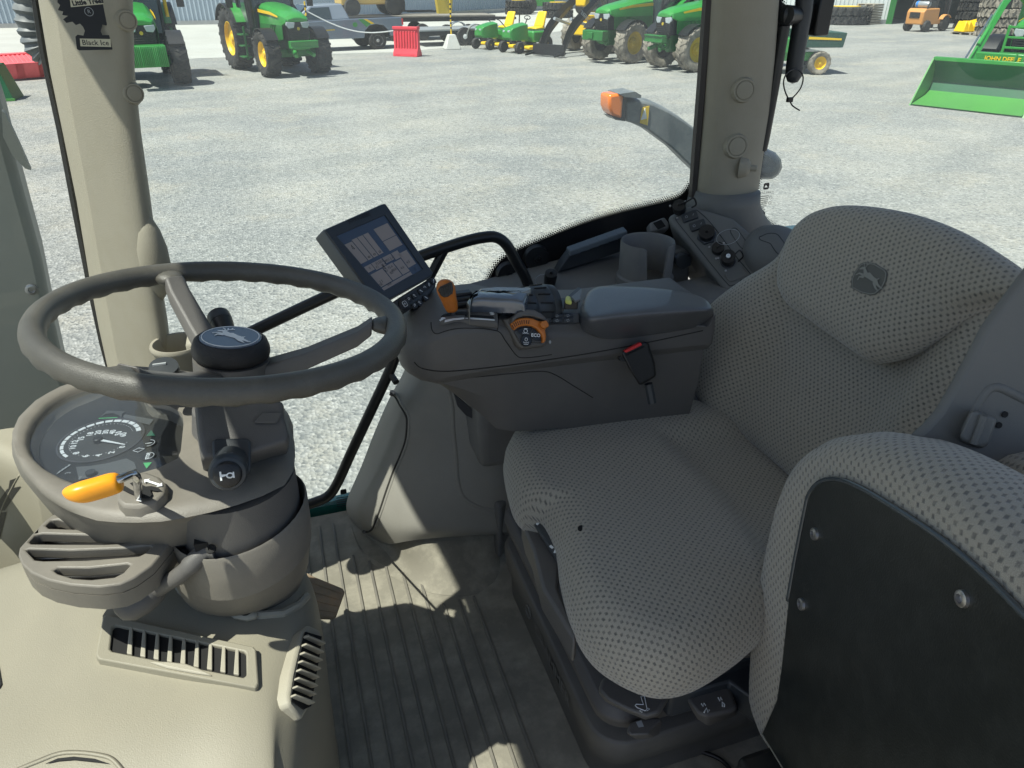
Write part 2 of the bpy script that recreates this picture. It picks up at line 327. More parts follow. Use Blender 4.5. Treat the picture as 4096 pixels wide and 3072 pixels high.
def gravel():
    m = D.materials.new('pale_gravel'); m.use_nodes = True; n, l = N_(m); b = n['Principled BSDF']; b.inputs['Roughness'].default_value = .95; b.inputs['Specular IOR Level'].default_value = .15
    tc = n.new('ShaderNodeTexCoord'); s = tc.outputs['Object']
    def nz(sc, det=4, ro=.6, vec=None):
        k = n.new('ShaderNodeTexNoise'); k.inputs['Scale'].default_value = sc; k.inputs['Detail'].default_value = det; k.inputs['Roughness'].default_value = ro; l.new(vec or s, k.inputs[0]); return k.outputs[0]
    def mix(f, a, c):
        k = n.new('ShaderNodeMix'); k.data_type = 'RGBA'; l.new(f, k.inputs[0])
        for i, x in ((6, a), (7, c)):
            if isinstance(x, tuple): k.inputs[i].default_value = (*x, 1)
            else: l.new(x, k.inputs[i])
        return k.outputs[2]
    def rng(f, a, c, lo=0, hi=1):
        k = n.new('ShaderNodeMapRange'); l.new(f, k.inputs[0]); k.inputs[1].default_value = a; k.inputs[2].default_value = c; k.inputs[3].default_value = lo; k.inputs[4].default_value = hi; return k.outputs[0]
    mp = n.new('ShaderNodeMapping'); mp.inputs['Scale'].default_value = (.6, 1, 1); mp.inputs['Rotation'].default_value = (0, 0, .3); l.new(s, mp.inputs[0])
    c = mix(rng(nz(.5, 6, .65, mp.outputs[0]), .40, .60), (.245, .252, .246), (.345, .343, .318))
    c = mix(rng(nz(.9, 5, .6), .52, .68, 0, .6), c, (.40, .365, .295))
    c = mix(rng(nz(16, 5, .75), .38, .62, 0, .4), c, (.17, .178, .175))
    mp2 = n.new('ShaderNodeMapping'); mp2.inputs['Scale'].default_value = (.10, .9, 1); mp2.inputs['Rotation'].default_value = (0, 0, -.35); l.new(s, mp2.inputs[0])
    c = mix(rng(nz(.35, 5, .6, s), .50, .66, 0, .55), c, (.37, .355, .31)); c = mix(rng(nz(.8, 6, .7, s), .54, .68, 0, .22), c, (.22, .228, .225))
    wt = n.new('ShaderNodeTexWave'); wt.inputs['Scale'].default_value = .11; wt.inputs['Distortion'].default_value = 5; wt.inputs['Detail'].default_value = 3; wt.inputs['Detail Scale'].default_value = .6; mp3 = n.new('ShaderNodeMapping'); mp3.inputs['Rotation'].default_value = (0, 0, 1.15); l.new(s, mp3.inputs[0]); l.new(mp3.outputs[0], wt.inputs[0])
    c = mix(rng(wt.outputs['Fac'], .72, .95, 0, .38), c, (.20, .21, .205))
    vo = n.new('ShaderNodeTexVoronoi'); vo.inputs['Scale'].default_value = 38; l.new(s, vo.inputs[0])
    st = n.new('ShaderNodeSeparateColor'); l.new(vo.outputs['Color'], st.inputs[0])
    c = mix(rng(st.outputs[0], .55, 1, 0, .5), c, (.52, .52, .50)); c = mix(rng(st.outputs[1], .65, 1, 0, .7), c, (.11, .12, .125))
    l.new(c, b.inputs[0])
    bp = n.new('ShaderNodeBump'); bp.inputs['Strength'].default_value = .7; bp.inputs['Distance'].default_value = .02; l.new(vo.outputs['Distance'], bp.inputs['Height']); l.new(bp.outputs[0], b.inputs['Normal'])
    return m
M['gravel'] = gravel()
def siding(name, c0, c1, pitch=.2):
    m = D.materials.new(name); m.use_nodes = True; n, l = N_(m); b = n['Principled BSDF']; b.inputs['Roughness'].default_value = .45; b.inputs['Metallic'].default_value = .2
    tc = n.new('ShaderNodeTexCoord'); wv = n.new('ShaderNodeTexNoise'); wv.inputs['Scale'].default_value = 1.2; wv.inputs['Detail'].default_value = 6; l.new(tc.outputs['Object'], wv.inputs[0])
    mx = n.new('ShaderNodeMix'); mx.data_type = 'RGBA'; l.new(wv.outputs[0], mx.inputs[0]); mx.inputs[6].default_value = (*c0, 1); mx.inputs[7].default_value = (*c1, 1); l.new(mx.outputs[2], b.inputs[0]); return m
M['siding'] = siding('blue_grey_metal_siding', (.33, .40, .47), (.42, .49, .55))
M['siding2'] = siding('white_metal_siding', (.62, .66, .66), (.72, .75, .74))
def floor_m():
    m = mat('worn_rubber_mat', (.22, .205, .165), .8, var=.1, vscale=9, bump=.4, bscale=500, dirt=(.42, .39, .31), dscale=11, damt=.8, spec=.25); return m
M['mat'] = floor_m()
DEER = [([(-.38, .14), (-.1, .16), (.2, .04), (.5, -.04)], [.16, .3, .22, .2]), ([(-.3, .2), (-.48, .42)], [.24, .12]), ([(-.44, .46), (-.62, .44), (-.78, .36)], [.12, .13, .05]),
 ([(-.46, .5), (-.4, .66), (-.18, .78)], .045), ([(-.42, .62), (-.5, .8)], .04), ([(-.3, .72), (-.32, .88)], .04), ([(-.5, .5), (-.58, .66), (-.72, .76)], .04),
 ([(-.38, .1), (-.68, .16), (-.86, .02)], [.14, .07, .04]), ([(-.32, .02), (-.6, -.02), (-.62, -.2)], [.12, .07, .04]),
 ([(.4, -.02), (.66, -.2), (.95, -.32), (1.05, -.3)], [.24, .12, .06, .04]), ([(.4, -.1), (.58, -.34), (.84, -.5)], [.2, .1, .04]), ([(.5, .02), (.6, .14)], [.1, .03])]
def deer(mb, f, s, h=.0006, flip=False, wk=1):
    for i, (p, w_) in enumerate(DEER):
        k = -1 if flip else 1
        mb.ribbon(f, [(a*s*k, b*s) for a, b in p], [x*s*wk for x in w_] if isinstance(w_, list) else w_*s*wk, h+i*.00004, .00003+s*.01)
    return mb
# ================= the yard outside =================
def gp(x, y, c='Z'): return q(c, x, y, z=GZ)
g = MB(); g.face([(-300, -300, GZ), (300, -300, GZ), (300, 300, GZ), (-300, 300, GZ)])
o = build('ground', g, M['gravel']); tag(o, kind='structure')
# pale concrete apron behind the parked tractors (a sheet 4 mm above the gravel)
def strip(pts, z): return MB().face([(p.x, p.y, z) for p in pts])
ap = strip([gp(-300, 175), gp(430, 126), gp(870, 112), gp(1050, 96), gp(1250, 60), gp(1500, 25), gp(1000, 2), gp(-400, 30)], GZ+.004)
apm = mat('pale_gravel_road', (.43, .43, .40), .9, var=.06, vscale=.5, bump=.5, bscale=30, dirt=(.34, .33, .29), dscale=.4, damt=.5)
o = build('road', ap, apm); tag(o, kind='structure')
# ---- buildings
def wall_building(name, p0, p1, h, depth, m, label, pitch=.25, door=None):
    t = thing(name, label, 'building', (p0.x, p0.y, GZ)); d = (p1-p0); L = d.length; d.normalize(); nn = V((-d.y, d.x, 0))
    if nn.dot(p0-CAM) < 0: nn = -nn
    f = Fr(V((p0.x, p0.y, GZ)), d, n=V((0, 0, 1)))
    sgn = 1 if f.y.dot(nn) > 0 else -1
    spans = [(0, L)] if not door else [(0, door[0]), (door[1], L)]
    mb = MB()
    for a, b in spans:
        k = int((b-a)/pitch); top = []
        for i in range(k):
            x = a+i*pitch
            top += [(x, 0), (x+pitch*.55, 0), (x+pitch*.7, -.05*sgn), (x+pitch*.85, -.05*sgn)]
        top += [(b, 0), (b, .25*sgn), (a, .25*sgn)]
        mb.fslab(f, top, 0, h)
    if door: mb.box(((door[0]+door[1])/2, .12*sgn, h-.5), (door[1]-door[0], .2, 1), f)
    build('wall', mb, m, t)
    mb = MB(); mb.box((L/2, depth/2*sgn, h+.1), (L+1, depth+1, .2), f); build('roof', mb, M['galv'], t)
    mb = MB(); mb.box((L/2 if not door else door[0]/2, -.06*sgn, .12), (L if not door else door[0], .04, .24), f); build('base_flashing', mb, M['steel'], t)
    return t, f, sgn
wall_building('metal_shed', gp(-300, 66), gp(620, 50), 5, 12, M['siding'], 'long blue-grey corrugated metal shed behind the tractors on the left')
wall_building('metal_warehouse', gp(640, 50)+V((0, 0, 0)), gp(1290, 14), 6, 18, M['siding'], 'far blue-grey ribbed metal warehouse behind the flatbed trailer')
W0_ = gp(1560, 44); WL = lambda p: (p-W0_).length
D0, D1 = WL(gp(1925, 51.7)), WL(gp(2150, 56.5)); DM = (D0+D1)/2
t, f, sg = wall_building('workshop', gp(1560, 44), gp(2600, 66), 6, 14, M['siding2'], 'white metal workshop with a wide dark open doorway', door=(D0, D1))
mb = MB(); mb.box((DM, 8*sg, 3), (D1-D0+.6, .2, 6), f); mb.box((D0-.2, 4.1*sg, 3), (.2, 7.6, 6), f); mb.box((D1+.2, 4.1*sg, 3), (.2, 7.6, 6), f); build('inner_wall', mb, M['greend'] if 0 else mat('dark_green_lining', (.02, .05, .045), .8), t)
for x in (D0-.15, D1+.15): build('door_frame', MB().box((x, -.1*sg, 2.5), (.35, .12, 5), f), M['greend'], t)
# ---- wheels
def wheel(t, x, y, Rr, wd, tm, rm, side, rr=.55, lugs=20, name='wheel'):
    rim_r = Rr*rr; c = V((x, y, Rr)); ax = V((0, 1, 0))
    pr = [(rim_r, -wd*.36), (Rr*.72, -wd*.5), (Rr*.88, -wd*.5), (Rr*.955, -wd*.42), (Rr*.965, 0), (Rr*.955, wd*.42), (Rr*.88, wd*.5), (Rr*.72, wd*.5), (rim_r, wd*.36)]
    mb = MB().lathe(pr, c, ax, 32, cap0=False, cap1=False)
    for k in range(lugs*2):
        sd = 1 if k % 2 else -1; a0 = math.pi*k/lugs
        def P(a, yy, r): return c+V((math.cos(a)*r, yy, math.sin(a)*r))
        da = .30*3.1416*2/lugs*1.6; wa = math.pi*2/lugs*.16; pts = []
        for r0, r1 in ((.93, 1.0),):
            a1, a2 = a0, a0+da
            y1, y2 = -sd*wd*.03, sd*wd*.5
            lo = [P(a1, y1, Rr*r0), P(a1+wa*2, y1, Rr*r0), P(a2+wa*2, y2, Rr*.86), P(a2, y2, Rr*.86)]; hi = [P(a1, y1, Rr*r1), P(a1+wa*2, y1, Rr*r1), P(a2+wa*2, y2, Rr*.975), P(a2, y2, Rr*.975)]
            mb.rings([lo, hi])
    wo = build(name, MB().lathe([(rim_r*.98, -wd*.3*side), (rim_r*.98, wd*.08*side)], c, ax, 24), M['darkhole'], t)
    build('tyre', mb, tm, wo)
    s = side; pr = [(rim_r*1.02, wd*.36*s), (rim_r*.97, wd*.37*s), (rim_r*.9, wd*.2*s), (rim_r*.5, wd*.12*s), (rim_r*.45, wd*.2*s), (rim_r*.28, wd*.22*s), (rim_r*.2, wd*.3*s)]
    mb = MB().lathe(pr, c, ax, 28, cap0=False)
    for k in range(8): a = k*math.pi/4; mb.cyl(c+V((math.cos(a)*rim_r*.37, wd*.2*s, math.sin(a)*rim_r*.37)), c+V((math.cos(a)*rim_r*.37, wd*.25*s, math.sin(a)*rim_r*.37)), .02, n=6)
    build('rim', mb, rm, wo)
    return wo
def arc(cx, cz, r, a0, a1, y0, y1, th, n=10):
    rs = []
    for k in range(n+1):
        a = R(a0+(a1-a0)*k/n); ca, sa = math.cos(a), math.sin(a)
        rs.append([(cx+ca*r, y0, cz+sa*r), (cx+ca*r, y1, cz+sa*r), (cx+ca*(r+th), y1, cz+sa*(r+th)), (cx+ca*(r+th), y0, cz+sa*(r+th))])
    return MB().rings(rs)
def deere_tractor(label, front='bracket', tm='tyre', Rf=.64, Rb=.92, tr=.80, cabw=.78, rimm='yellow', mud=False):
    t = thing('tractor', label, 'tractor'); X0 = .62
    # hood: sections (x, halfwidth, zbottom, zshoulder, ztop)
    secs = [(.70, .30, 1.52, 1.58, 1.62), (.62, .37, 1.48, 1.62, 1.70), (.30, .42, 1.36, 1.68, 1.79), (-.3, .43, 1.2, 1.76, 1.89), (-1.0, .44, 1.12, 1.84, 1.97), (-1.35, .45, 1.12, 1.86, 1.99)]
    rs = []
    for x, hw, zb, zs, zt in secs:
        rs.append([(x, -hw, zb), (x, -hw, (zb+zs)/2), (x, -hw*.93, zs), (x, -hw*.7, zt-.03), (x, -hw*.35, zt), (x, 0, zt+.005), (x, hw*.35, zt), (x, hw*.7, zt-.03), (x, hw*.93, zs), (x, hw, (zb+zs)/2), (x, hw, zb)])
    build('hood', MB().rings(rs), M['green'], t, bevel=.01, ang=30)
    mb = MB()
    for s in (-1, 1):
        mb.slab([(.45, s*.40, 1.05), (.5, s*.405, 1.42), (-1.3, s*.452, 1.42), (-1.3, s*.452, 1.0), (0, s*.43, .98)], (0, s*.012, 0))
        for k in range(3): mb.tube([(-.15-k*.16, s*.447, 1.12), (-.05-k*.16, s*.447, 1.38), (.02-k*.16, s*.447, 1.42)], .012, 5)
    build('side_panel', mb, M['greend'], t)
    mb = MB()
    for s in (-1, 1): mb.slab([(.28, s*.435, 1.62), (-.3, s*.445, 1.68), (-1.3, s*.46, 1.72), (-1.3, s*.46, 1.81), (-.3, s*.445, 1.76), (.3, s*.43, 1.66)], (0, s*.01, 0))
    build('hood_stripe', mb, M['yellow'], t)
    mb = MB().slab([(.66, -.30, 1.02), (.66, .30, 1.02), (.70, .33, 1.30), (.68, .34, 1.56), (.68, -.34, 1.56), (.70, -.33, 1.30)], (-.5, 0, 0))
    for k in range(7): mb.box((.69, 0, 1.05+k*.055), (.03, .5, .012))
    gr = build('grille', mb, M['black'], t, bevel=.01)
    build('badge', MB().lathe([(.045, 0), (.045, .012)], (.705, 0, 1.33), (1, 0, 0), 14), M['yellow_d'], gr)
    for s in (-1, 1):
        mb = MB().slab([(.715, s*.09, 1.50), (.70, s*.34, 1.52), (.69, s*.36, 1.43), (.70, s*.29, 1.34), (.715, s*.13, 1.36)], (-.06, 0, 0)); hl = build('headlight', mb, M['lens'], t, bevel=.012)
    mb = MB(); mb.box((0, 0, Rf), (.3, 1.5, .22)); mb.box((-.3, 0, .85), (1.6, .42, .45)); mb.box((.45, 0, .78), (.5, .36, .3)); mb.box((-1.9, 0, .9), (1.6, .6, .6)); mb.cyl((0, 0, Rf), (.45, 0, Rf), .12); mb.cyl((-2.75, -.8, Rb), (-2.75, .8, Rb), .14)
    build('chassis', mb, M['greend'], t, bevel=.02)
    if front == 'weight':
        mb = MB(); mb.box((1.0, 0, .82), (.55, .92, .5))
        for k in range(22): mb.box((1.29, -.44+k*.042, .82), (.03, .026, .48))
        build('front_weight', mb, M['green'], t, bevel=.03)
    elif front == 'bracket':
        mb = MB(); mb.box((.95, 0, .93), (.16, .86, .2)); mb.box((1.04, 0, 1.01), (.04, .86, .035)); mb.box((1.04, 0, .85), (.04, .86, .035)); mb.box((.8, 0, .9), (.3, .4, .22)); mb.cyl((.7, -.2, .72), (.98, -.28, .62), .06); mb.cyl((.7, .2, .72), (.98, .28, .62), .06)
        build('weight_bracket', mb, M['greend'] if mud else M['green'], t, bevel=.008)
    else:
        mb = MB().slab([(.8, -.5, .72), (1.15, -.42, .72), (1.15, -.42, 1.02), (.8, -.5, 1.02)], (0, .98, 0)); mb.box((1.18, 0, .87), (.06, .25, .2)); build('front_weight', mb, M['greend'], t, bevel=.02)
    tmm = M[tm]; rim = M[rimm]
    for s in (-1, 1):
        wheel(t, 0, s*tr, Rf, .44, tmm, rim, s, lugs=18, name='front_wheel'); wheel(t, -2.75, s*(tr+.02), Rb, .56, tmm, rim, s, lugs=20, name='rear_wheel')
        build('front_fender', arc(0, Rf, Rf+.05, 35, 160, s*(tr-.2), s*(tr+.2), .02), M['black'], t)
        build('rear_fender', arc(-2.75, Rb, Rb+.08, 30, 150, s*(tr-.32), s*(tr+.2), .03), M['green'], t)
        build('fender_extension', arc(-2.75, Rb, Rb+.085, 28, 150, s*(tr+.2), s*(tr+.34), .025), M['black'], t)
        mb = MB(); mb.tube([(-1.45, s*.78, 2.3), (-1.35, s*1.2, 2.25)], .02, 6); mb.box((-1.35, s*1.28, 2.05), (.05, .2, .4)); build('mirror', mb, M['black'], t, bevel=.01)
    # cab
    mb = MB()
    for s in (-1, 1):
        mb = MB()
        for (x0, x1) in ((-1.4, -1.55), (-2.3, -2.3), (-3.1, -3.0)): mb.tube([(x0, s*.72, 1.15), (x1, s*.76, 2.75)], .05, 6)
        mb.tube([(-1.4, s*.72, 1.15), (-3.1, s*.72, 1.3)], .06, 6); build('cab_frame', mb, M['black'], t)
    mb = MB().rings([[(-1.42, -.7, 1.2), (-1.42, .7, 1.2), (-3.05, .7, 1.3), (-3.05, -.7, 1.3)], [(-1.55, -.73, 2.72), (-1.55, .73, 2.72), (-2.98, .73, 2.72), (-2.98, -.73, 2.72)]]); build('cab_glass', mb, M['dglass'], t)
    mb = MB().rings([[(-1.3, -.8, 2.72), (-1.3, .8, 2.72), (-3.15, .8, 2.72), (-3.15, -.8, 2.72)], [(-1.35, -.8, 2.9), (-1.35, .8, 2.9), (-3.1, .8, 2.9), (-3.1, -.8, 2.9)]]); build('cab_roof', mb, M['green'], t, bevel=.05)
    build('exhaust', MB().cyl((-1.35, -.68, 1.3), (-1.35, -.68, 2.9), .085), M['black'], t)
    for s in (-.92, .92):
        mb = MB()
        for k in range(3): mb.box((-1.75, s, .45+k*.32), (.5, .25, .04))
        mb.box((-1.98, s, .85), (.04, .06, .95)); mb.box((-1.52, s, .85), (.04, .06, .95)); build('steps', mb, M['greend'], t, bevel=.006)
    mb = MB(); mb.box((-1.9, -.55, .75), (.9, .4, .5)); build('battery_box', MB().box((-1.9, .55, .75), (.9, .4, .5)), M['black'], t, bevel=.06); build('fuel_tank', mb, M['black'], t, bevel=.06)
    return t
def put(t, x, y, a, s=1): t.location = (x, y, GZ); t.rotation_euler = (0, 0, R(a)); t.scale = (s, s, s)
TG = 'green tractors parked around the yard'
t = deere_tractor('green tractor with a ribbed front weight block, half hidden behind the left pillar', 'weight'); t['group'] = TG
put(t, -2.85, 23.1, -80)
build('exhaust_stripe', MB().cyl((-1.6, .9, 1.6), (-1.6, .9, 2.9), .05), M['yellow'], t, local=True)
t = deere_tractor('green tractor with bright yellow rims standing beside the grey pickup', 'bracket'); t['group'] = TG
put(t, 1.05, 24.4, -72, .97)
t = deere_tractor('dusty green tractor with pale muddy tyres right of the black-armed loader', 'box', 'tyre_dusty', rimm='yellow_d', mud=True); t['group'] = TG
put(t, 11.9, 25.1, 200)
t = deere_tractor('green tractor with chunky muddy tyres, closest to the rear cab pillar', 'bracket', 'tyre_dusty', rimm='yellow_d', mud=True); t['group'] = TG
put(t, 12.75, 22.2, 191)
# ---- tractor with loader and bucket, at the right edge
t = deere_tractor('green loader tractor with an open bucket resting on the gravel at the right edge', 'none'); t['group'] = TG
put(t, 18.1, 14.4, 204, 1.0)
# bucket: floor, back and side cheeks, as a profile in x-z swept along y
def bucket(t):
    W2 = 1.15; ox = 2.75
    prof = [(ox+.95, .02), (ox+.30, .15), (ox+.10, .24), (ox, .45), (ox+.06, .72), (ox+.22, .92)]
    mb = MB(); pr2 = prof+[(x-.03, z+.0) for x, z in reversed([(a-.01, b-.02 if i < 2 else b) for i, (a, b) in enumerate(prof)])]
    inner = [(a, b) for a, b in prof]; outer = [(a-.035 if i > 1 else a, b-.03 if i < 3 else b) for i, (a, b) in enumerate(prof)]
    poly = inner+outer[::-1]
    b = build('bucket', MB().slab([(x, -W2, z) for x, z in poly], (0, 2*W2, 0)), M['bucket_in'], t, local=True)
    mb = MB().slab([(ox+.97, -W2+.02, .03), (ox+.28, -W2+.02, .168), (ox+.10, -W2+.02, .255), (ox+.10, -W2+.02, .26), (ox+.28, -W2+.02, .175), (ox+.97, -W2+.02, .037)], (0, 2*W2-.04, 0)); build('floor_plate', mb, M['brightgreen'], b, local=True)  # thin plate in the lighter green, paints the bucket floor as sunlit
    mb = MB(); mb.box((ox+.18, 0, .95), (.14, 2*W2+.04, .08)); mb.box((ox+.1, .45, 1.05), (.1, .03, .16)); mb.box((ox+.1, .6, 1.05), (.1, .03, .16)); build('top_rail', mb, M['green'], b, bevel=.01, local=True)
    for s in (-1, 1):
        pl = [(ox+.98, .0), (ox+.25, .1), (ox+.02, .24), (ox-.04, .45), (ox+.02, .74), (ox+.14, .96), (ox+.27, .95)]
        build('side_plate', MB().slab([(x, s*W2, z) for x, z in pl], (0, s*.03, 0)), M['brightgreen'], b, local=True)
bucket(t)
for s in (-1, 1):
    arm = [V((2.66, s*.62, .5)), V((2.15, s*.62, .95)), V((.75, s*.62, 2.25)), V((-.9, s*.62, 1.9))]
    la = build('loader_arm', MB().tube(cr(arm, 4, False), .11, 4, up=(0, 1, 0), flat=.8), M['green'], t, bevel=.008, local=True)
    build('hydraulic_cylinder', MB().cyl((2.05, s*.62, 1.22), (.6, s*.62, 2.5), .045).cyl((2.6, s*.62, .74), (2.1, s*.62, 1.18), .028), M['green'], la, local=True)
    build('piston_rod', MB().cyl((2.66, s*.7, .7), (1.45, s*.7, 1.82), .022), M['chrome'], la, local=True)
    mb = MB(); mb.box((-.6, s*.62, 1.35), (.3, .12, 1.3)); build('mast', mb, M['green'], t, bevel=.01, local=True)
mb = MB(); mb.box((2.05, 0, .95), (.22, 1.3, .26)); tt = build('torque_tube', mb, M['green'], t, bevel=.02, local=True)
fr = Fr((2.17, 0, .96), (0, 1, 0), (0, 0, 1)); build('lettering', MB().text(fr, 'JOHN DEERE', .13, .003, bold=.004), M['yellow'], tt, local=True)
mb = MB()
for k in range(4): mb.box((.95, 0, .9+k*.22), (.05, .8, .05))
mb.box((.95, -.4, 1.2), (.06, .06, .8)); mb.box((.95, .4, 1.2), (.06, .06, .8)); build('grille_guard', mb, M['green'], t, bevel=.01, local=True)
# ---- pickup
def pickup():
    t = thing('pickup', 'grey pickup truck with a green and yellow stripe on its bed side', 'pickup truck')
    prof = [(2.75, .55), (2.8, .95), (2.6, 1.12), (1.55, 1.22), (.75, 1.86), (-.35, 1.9), (-.75, 1.86), (-.8, 1.32), (-2.95, 1.32), (-3.0, .6), (-2.5, .55)]
    body = [(2.75, .55), (2.8, .95), (2.6, 1.12), (1.6, 1.2), (-.8, 1.3), (-2.95, 1.32), (-3.0, .6), (-2.42, .55), (-2.35, .8), (-2.15, 1.0), (-1.85, 1.06), (-1.55, 1.0), (-1.35, .8), (-1.3, .5), (1.3, .5), (1.38, .82), (1.58, 1.0), (1.85, 1.05), (2.12, 1.0), (2.3, .82), (2.36, .55)]
    build('body', MB().slab([(x, -.95, z) for x, z in body], (0, 1.9, 0)), M['truck'], t, bevel=.035, seg=3)
    mb = MB().rings([[(1.55, -.9, 1.2), (1.55, .9, 1.2), (-.8, .9, 1.28), (-.8, -.9, 1.28)], [(.7, -.72, 1.86), (.7, .72, 1.86), (-.55, .74, 1.9), (-.55, -.74, 1.9)]]); build('cab', mb, M['truckw'], t, bevel=.05)
    for s in (-1, 1):
        mb = MB().slab([(1.2, s*.885, 1.3), (-.05, s*.9, 1.32), (-.02, s*.77, 1.78), (.68, s*.76, 1.76)], (0, s*.012, 0)); build('side_window', mb, M['dglass'], t)
        build('door_handle', MB().tube([(-.15, s*.96, 1.12), (.02, s*.96, 1.12)], .02, 6), M['truckw'], t)
        build('mirror', MB().box((1.05, s*1.08, 1.35), (.14, .18, .25)), M['black'], t, bevel=.02)
        mb = MB().slab([(-1.1, s*.956, 1.28), (-1.3, s*.956, 1.28), (-1.62, s*.956, 1.07), (-1.42, s*.956, .95)], (0, s*.004, 0)); build('green_stripe', mb, M['green'], t)
        mb = MB().slab([(-1.32, s*.956, 1.28), (-1.45, s*.956, 1.28), (-1.76, s*.956, 1.09), (-1.64, s*.956, 1.06)], (0, s*.004, 0)); build('yellow_stripe', mb, M['yellow'], t)
        build('taillight', MB().box((-2.97, s*.9, 1.12), (.08, .1, .26)), M['red'], t, bevel=.01)
        build('badge', MB().lathe([(.1, 0), (.1, .006)], (-.95, s*.953, 1.06), (0, s, 0), 12), M['green'], t)
        build('door_lettering', MB().slab([(.9, s*.956, .82), (-.1, s*.956, .86), (-.1, s*.956, .91), (.9, s*.956, .87)], (0, s*.004, 0)), M['yellow_d'], t)
        for x in (-1.85, 1.85):
            c = V((x, s*.85, .38)); w_ = build('wheel', MB().lathe([(.2, -.12), (.34, -.12), (.38, -.08), (.38, .08), (.34, .12), (.2, .12)], c, (0, 1, 0), 24), M['tyre'], t)
            build('rim', MB().lathe([(.22, .1*s), (.22, .125*s), (.18, .09*s), (.08, .11*s), (.05, .14*s)], c, (0, 1, 0), 20, cap0=False), M['steel'], w_)
    build('windscreen', MB().slab([(1.50, -.8, 1.25), (1.50, .8, 1.25), (.8, .66, 1.83), (.8, -.66, 1.83)], (.03, 0, .03)), M['dglass'], t)
    build('wheel_well', MB().box((-1.85, 0, .78), (1.2, 1.5, .6)).box((1.85, 0, .78), (1.2, 1.5, .6)), M['darkhole'], t); build('bed_liner', MB().box((-1.85, 0, 1.325), (2.1, 1.7, .02)), M['black'], t)
    return t
t = pickup(); put(t, *(gp(745, 105)[:2]), 0); pk0, pk1 = gp(818, 107), gp(690, 113)
ang = math.atan2(pk1.y-pk0.y, pk1.x-pk0.x); t.rotation_euler.z = ang+math.pi*0; v = V((math.cos(ang), math.sin(ang), 0)); c = pk0+v*1.85+V((-v.y, v.x, 0))*(-.95); t.location = (c.x, c.y, GZ); t.scale = (1, 1, .88)
# ---- trailers
def trailer(label, L, deck, m, fend=True, wheels=(0,), h=.75):
    t = thing('flatbed_trailer', label, 'trailer')
    mb = MB(); mb.box((0, 0, h), (L, 2.2, .1)); build('deck', mb, m, t)
    mb = MB(); mb.box((0, -1.08, h-.1), (L, .08, .18)); mb.box((0, 1.08, h-.1), (L, .08, .18)); mb.tube([(L/2, -.9, h-.1), (L/2+1.3, 0, h-.15), (L/2, .9, h-.1)], .06, 6); build('frame', mb, M['black'], t)
    for x in wheels:
        for s in (-1, 1):
            c = V((x, s*1.12, .36)); w_ = build('wheel', MB().lathe([(.18, -.1), (.34, -.1), (.36, -.06), (.36, .06), (.34, .1), (.18, .1)], c, (0, 1, 0), 20), M['tyre'], t)
            build('rim', MB().lathe([(.2, .09*s), (.15, .08*s), (.05, .12*s)], c, (0, 1, 0), 16, cap0=False), M['white'], w_)
    if fend:
        for s in (-1, 1): build('mudguard', arc(sum(wheels)/len(wheels), .36, .44, 0, 180, s*.98, s*1.26, .04), M['galv'], t)
    return t
t = trailer('brown-decked flatbed trailer carrying a yellow forklift', 7.0, .9, M['bedwood'], False, (0, -1.2), .98); p = gp(905, 84); put(t, p.x, p.y, -2)
tp = p
t = trailer('long low galvanised trailer with arched mudguards beside the lawn mowers', 5.2, .6, M['galv'], True, (-.6, .45), .6); p = gp(1010, 96); put(t, p.x+.2, p.y+.6, 6)
t = thing('spare_wheel', 'spare wheel with a white rim leaning on the trailer front', 'wheel'); put(t, *gp(940, 84)[:2], 8)
build('tyre', MB().lathe([(.2, -.1), (.36, -.1), (.4, -.05), (.4, .05), (.36, .1), (.2, .1)], (0, -.6, .95), (0, 1, .1), 24), M['tyre'], t); build('rim', MB().lathe([(.22, -.11), (.18, -.07), (.05, -.1)], (0, -.6, .95), (0, 1, .1), 20), M['white'], t)
# ---- forklifts
def forklift(label, m, tank=True):
    t = thing('forklift', label, 'forklift')
    mb = MB().slab([(-1.1, -.5, .35), (-1.15, -.5, .95), (-1.0, -.5, 1.12), (.2, -.5, 1.12), (.25, -.5, .6), (1.0, -.5, .55), (1.0, -.5, .35)], (0, 1.0, 0)); b = build('body', mb, m, t, bevel=.05)
    build('vent', MB().box((-1.13, 0, .8), (.06, .6, .28)), M['darkhole'], b, bevel=.02)
    if tank:
        tk = build('gas_tank', MB().lathe([(.02, -.42), (.13, -.38), (.16, -.3), (.16, .3), (.13, .38), (.02, .42)], (-.65, 0, 1.3), (0, 1, 0), 16), M['galv'], t); build('band', MB().lathe([(.165, .2), (.165, .32)], (-.65, 0, 1.3), (0, 1, 0), 16), mat('blue_band', (.03, .2, .6)), tk)
    for x, r in ((-.75, .28), (.8, .36)):
        for s in (-1, 1): wo = build('wheel', MB().lathe([(r*.5, -.12), (r*.92, -.12), (r, -.08), (r, .08), (r*.92, .12), (r*.5, .12)], (x, s*.52, r), (0, 1, 0), 20), M['tyre'], t); build('rim', MB().lathe([(r*.52, .11*s), (r*.3, .08*s)], (x, s*.52, r), (0, 1, 0), 14), m, wo)
    mb = MB()
    for s in (-1, 1): mb.box((1.15, s*.35, 1.2), (.12, .1, 2.2)); mb.tube([(-.9, s*.45, 1.1), (-.5, s*.42, 2.1), (.6, s*.42, 2.1), (.85, s*.42, .6)], .035, 6)
    build('mast', mb, M['black'], t)
    mb = MB(); mb.box((1.9, .3, .1), (1.2, .1, .05)); mb.box((1.9, -.3, .1), (1.2, .1, .05)); build('forks', mb, M['black'], t)
    build('seat', MB().box((-.1, 0, 1.3), (.5, .5, .35)), M['black'], t, bevel=.05)
    for s in (-1, 1): build('fender', arc(.8, .36, .42, 40, 150, s*.4, s*.64, .04), m, t)
    return t
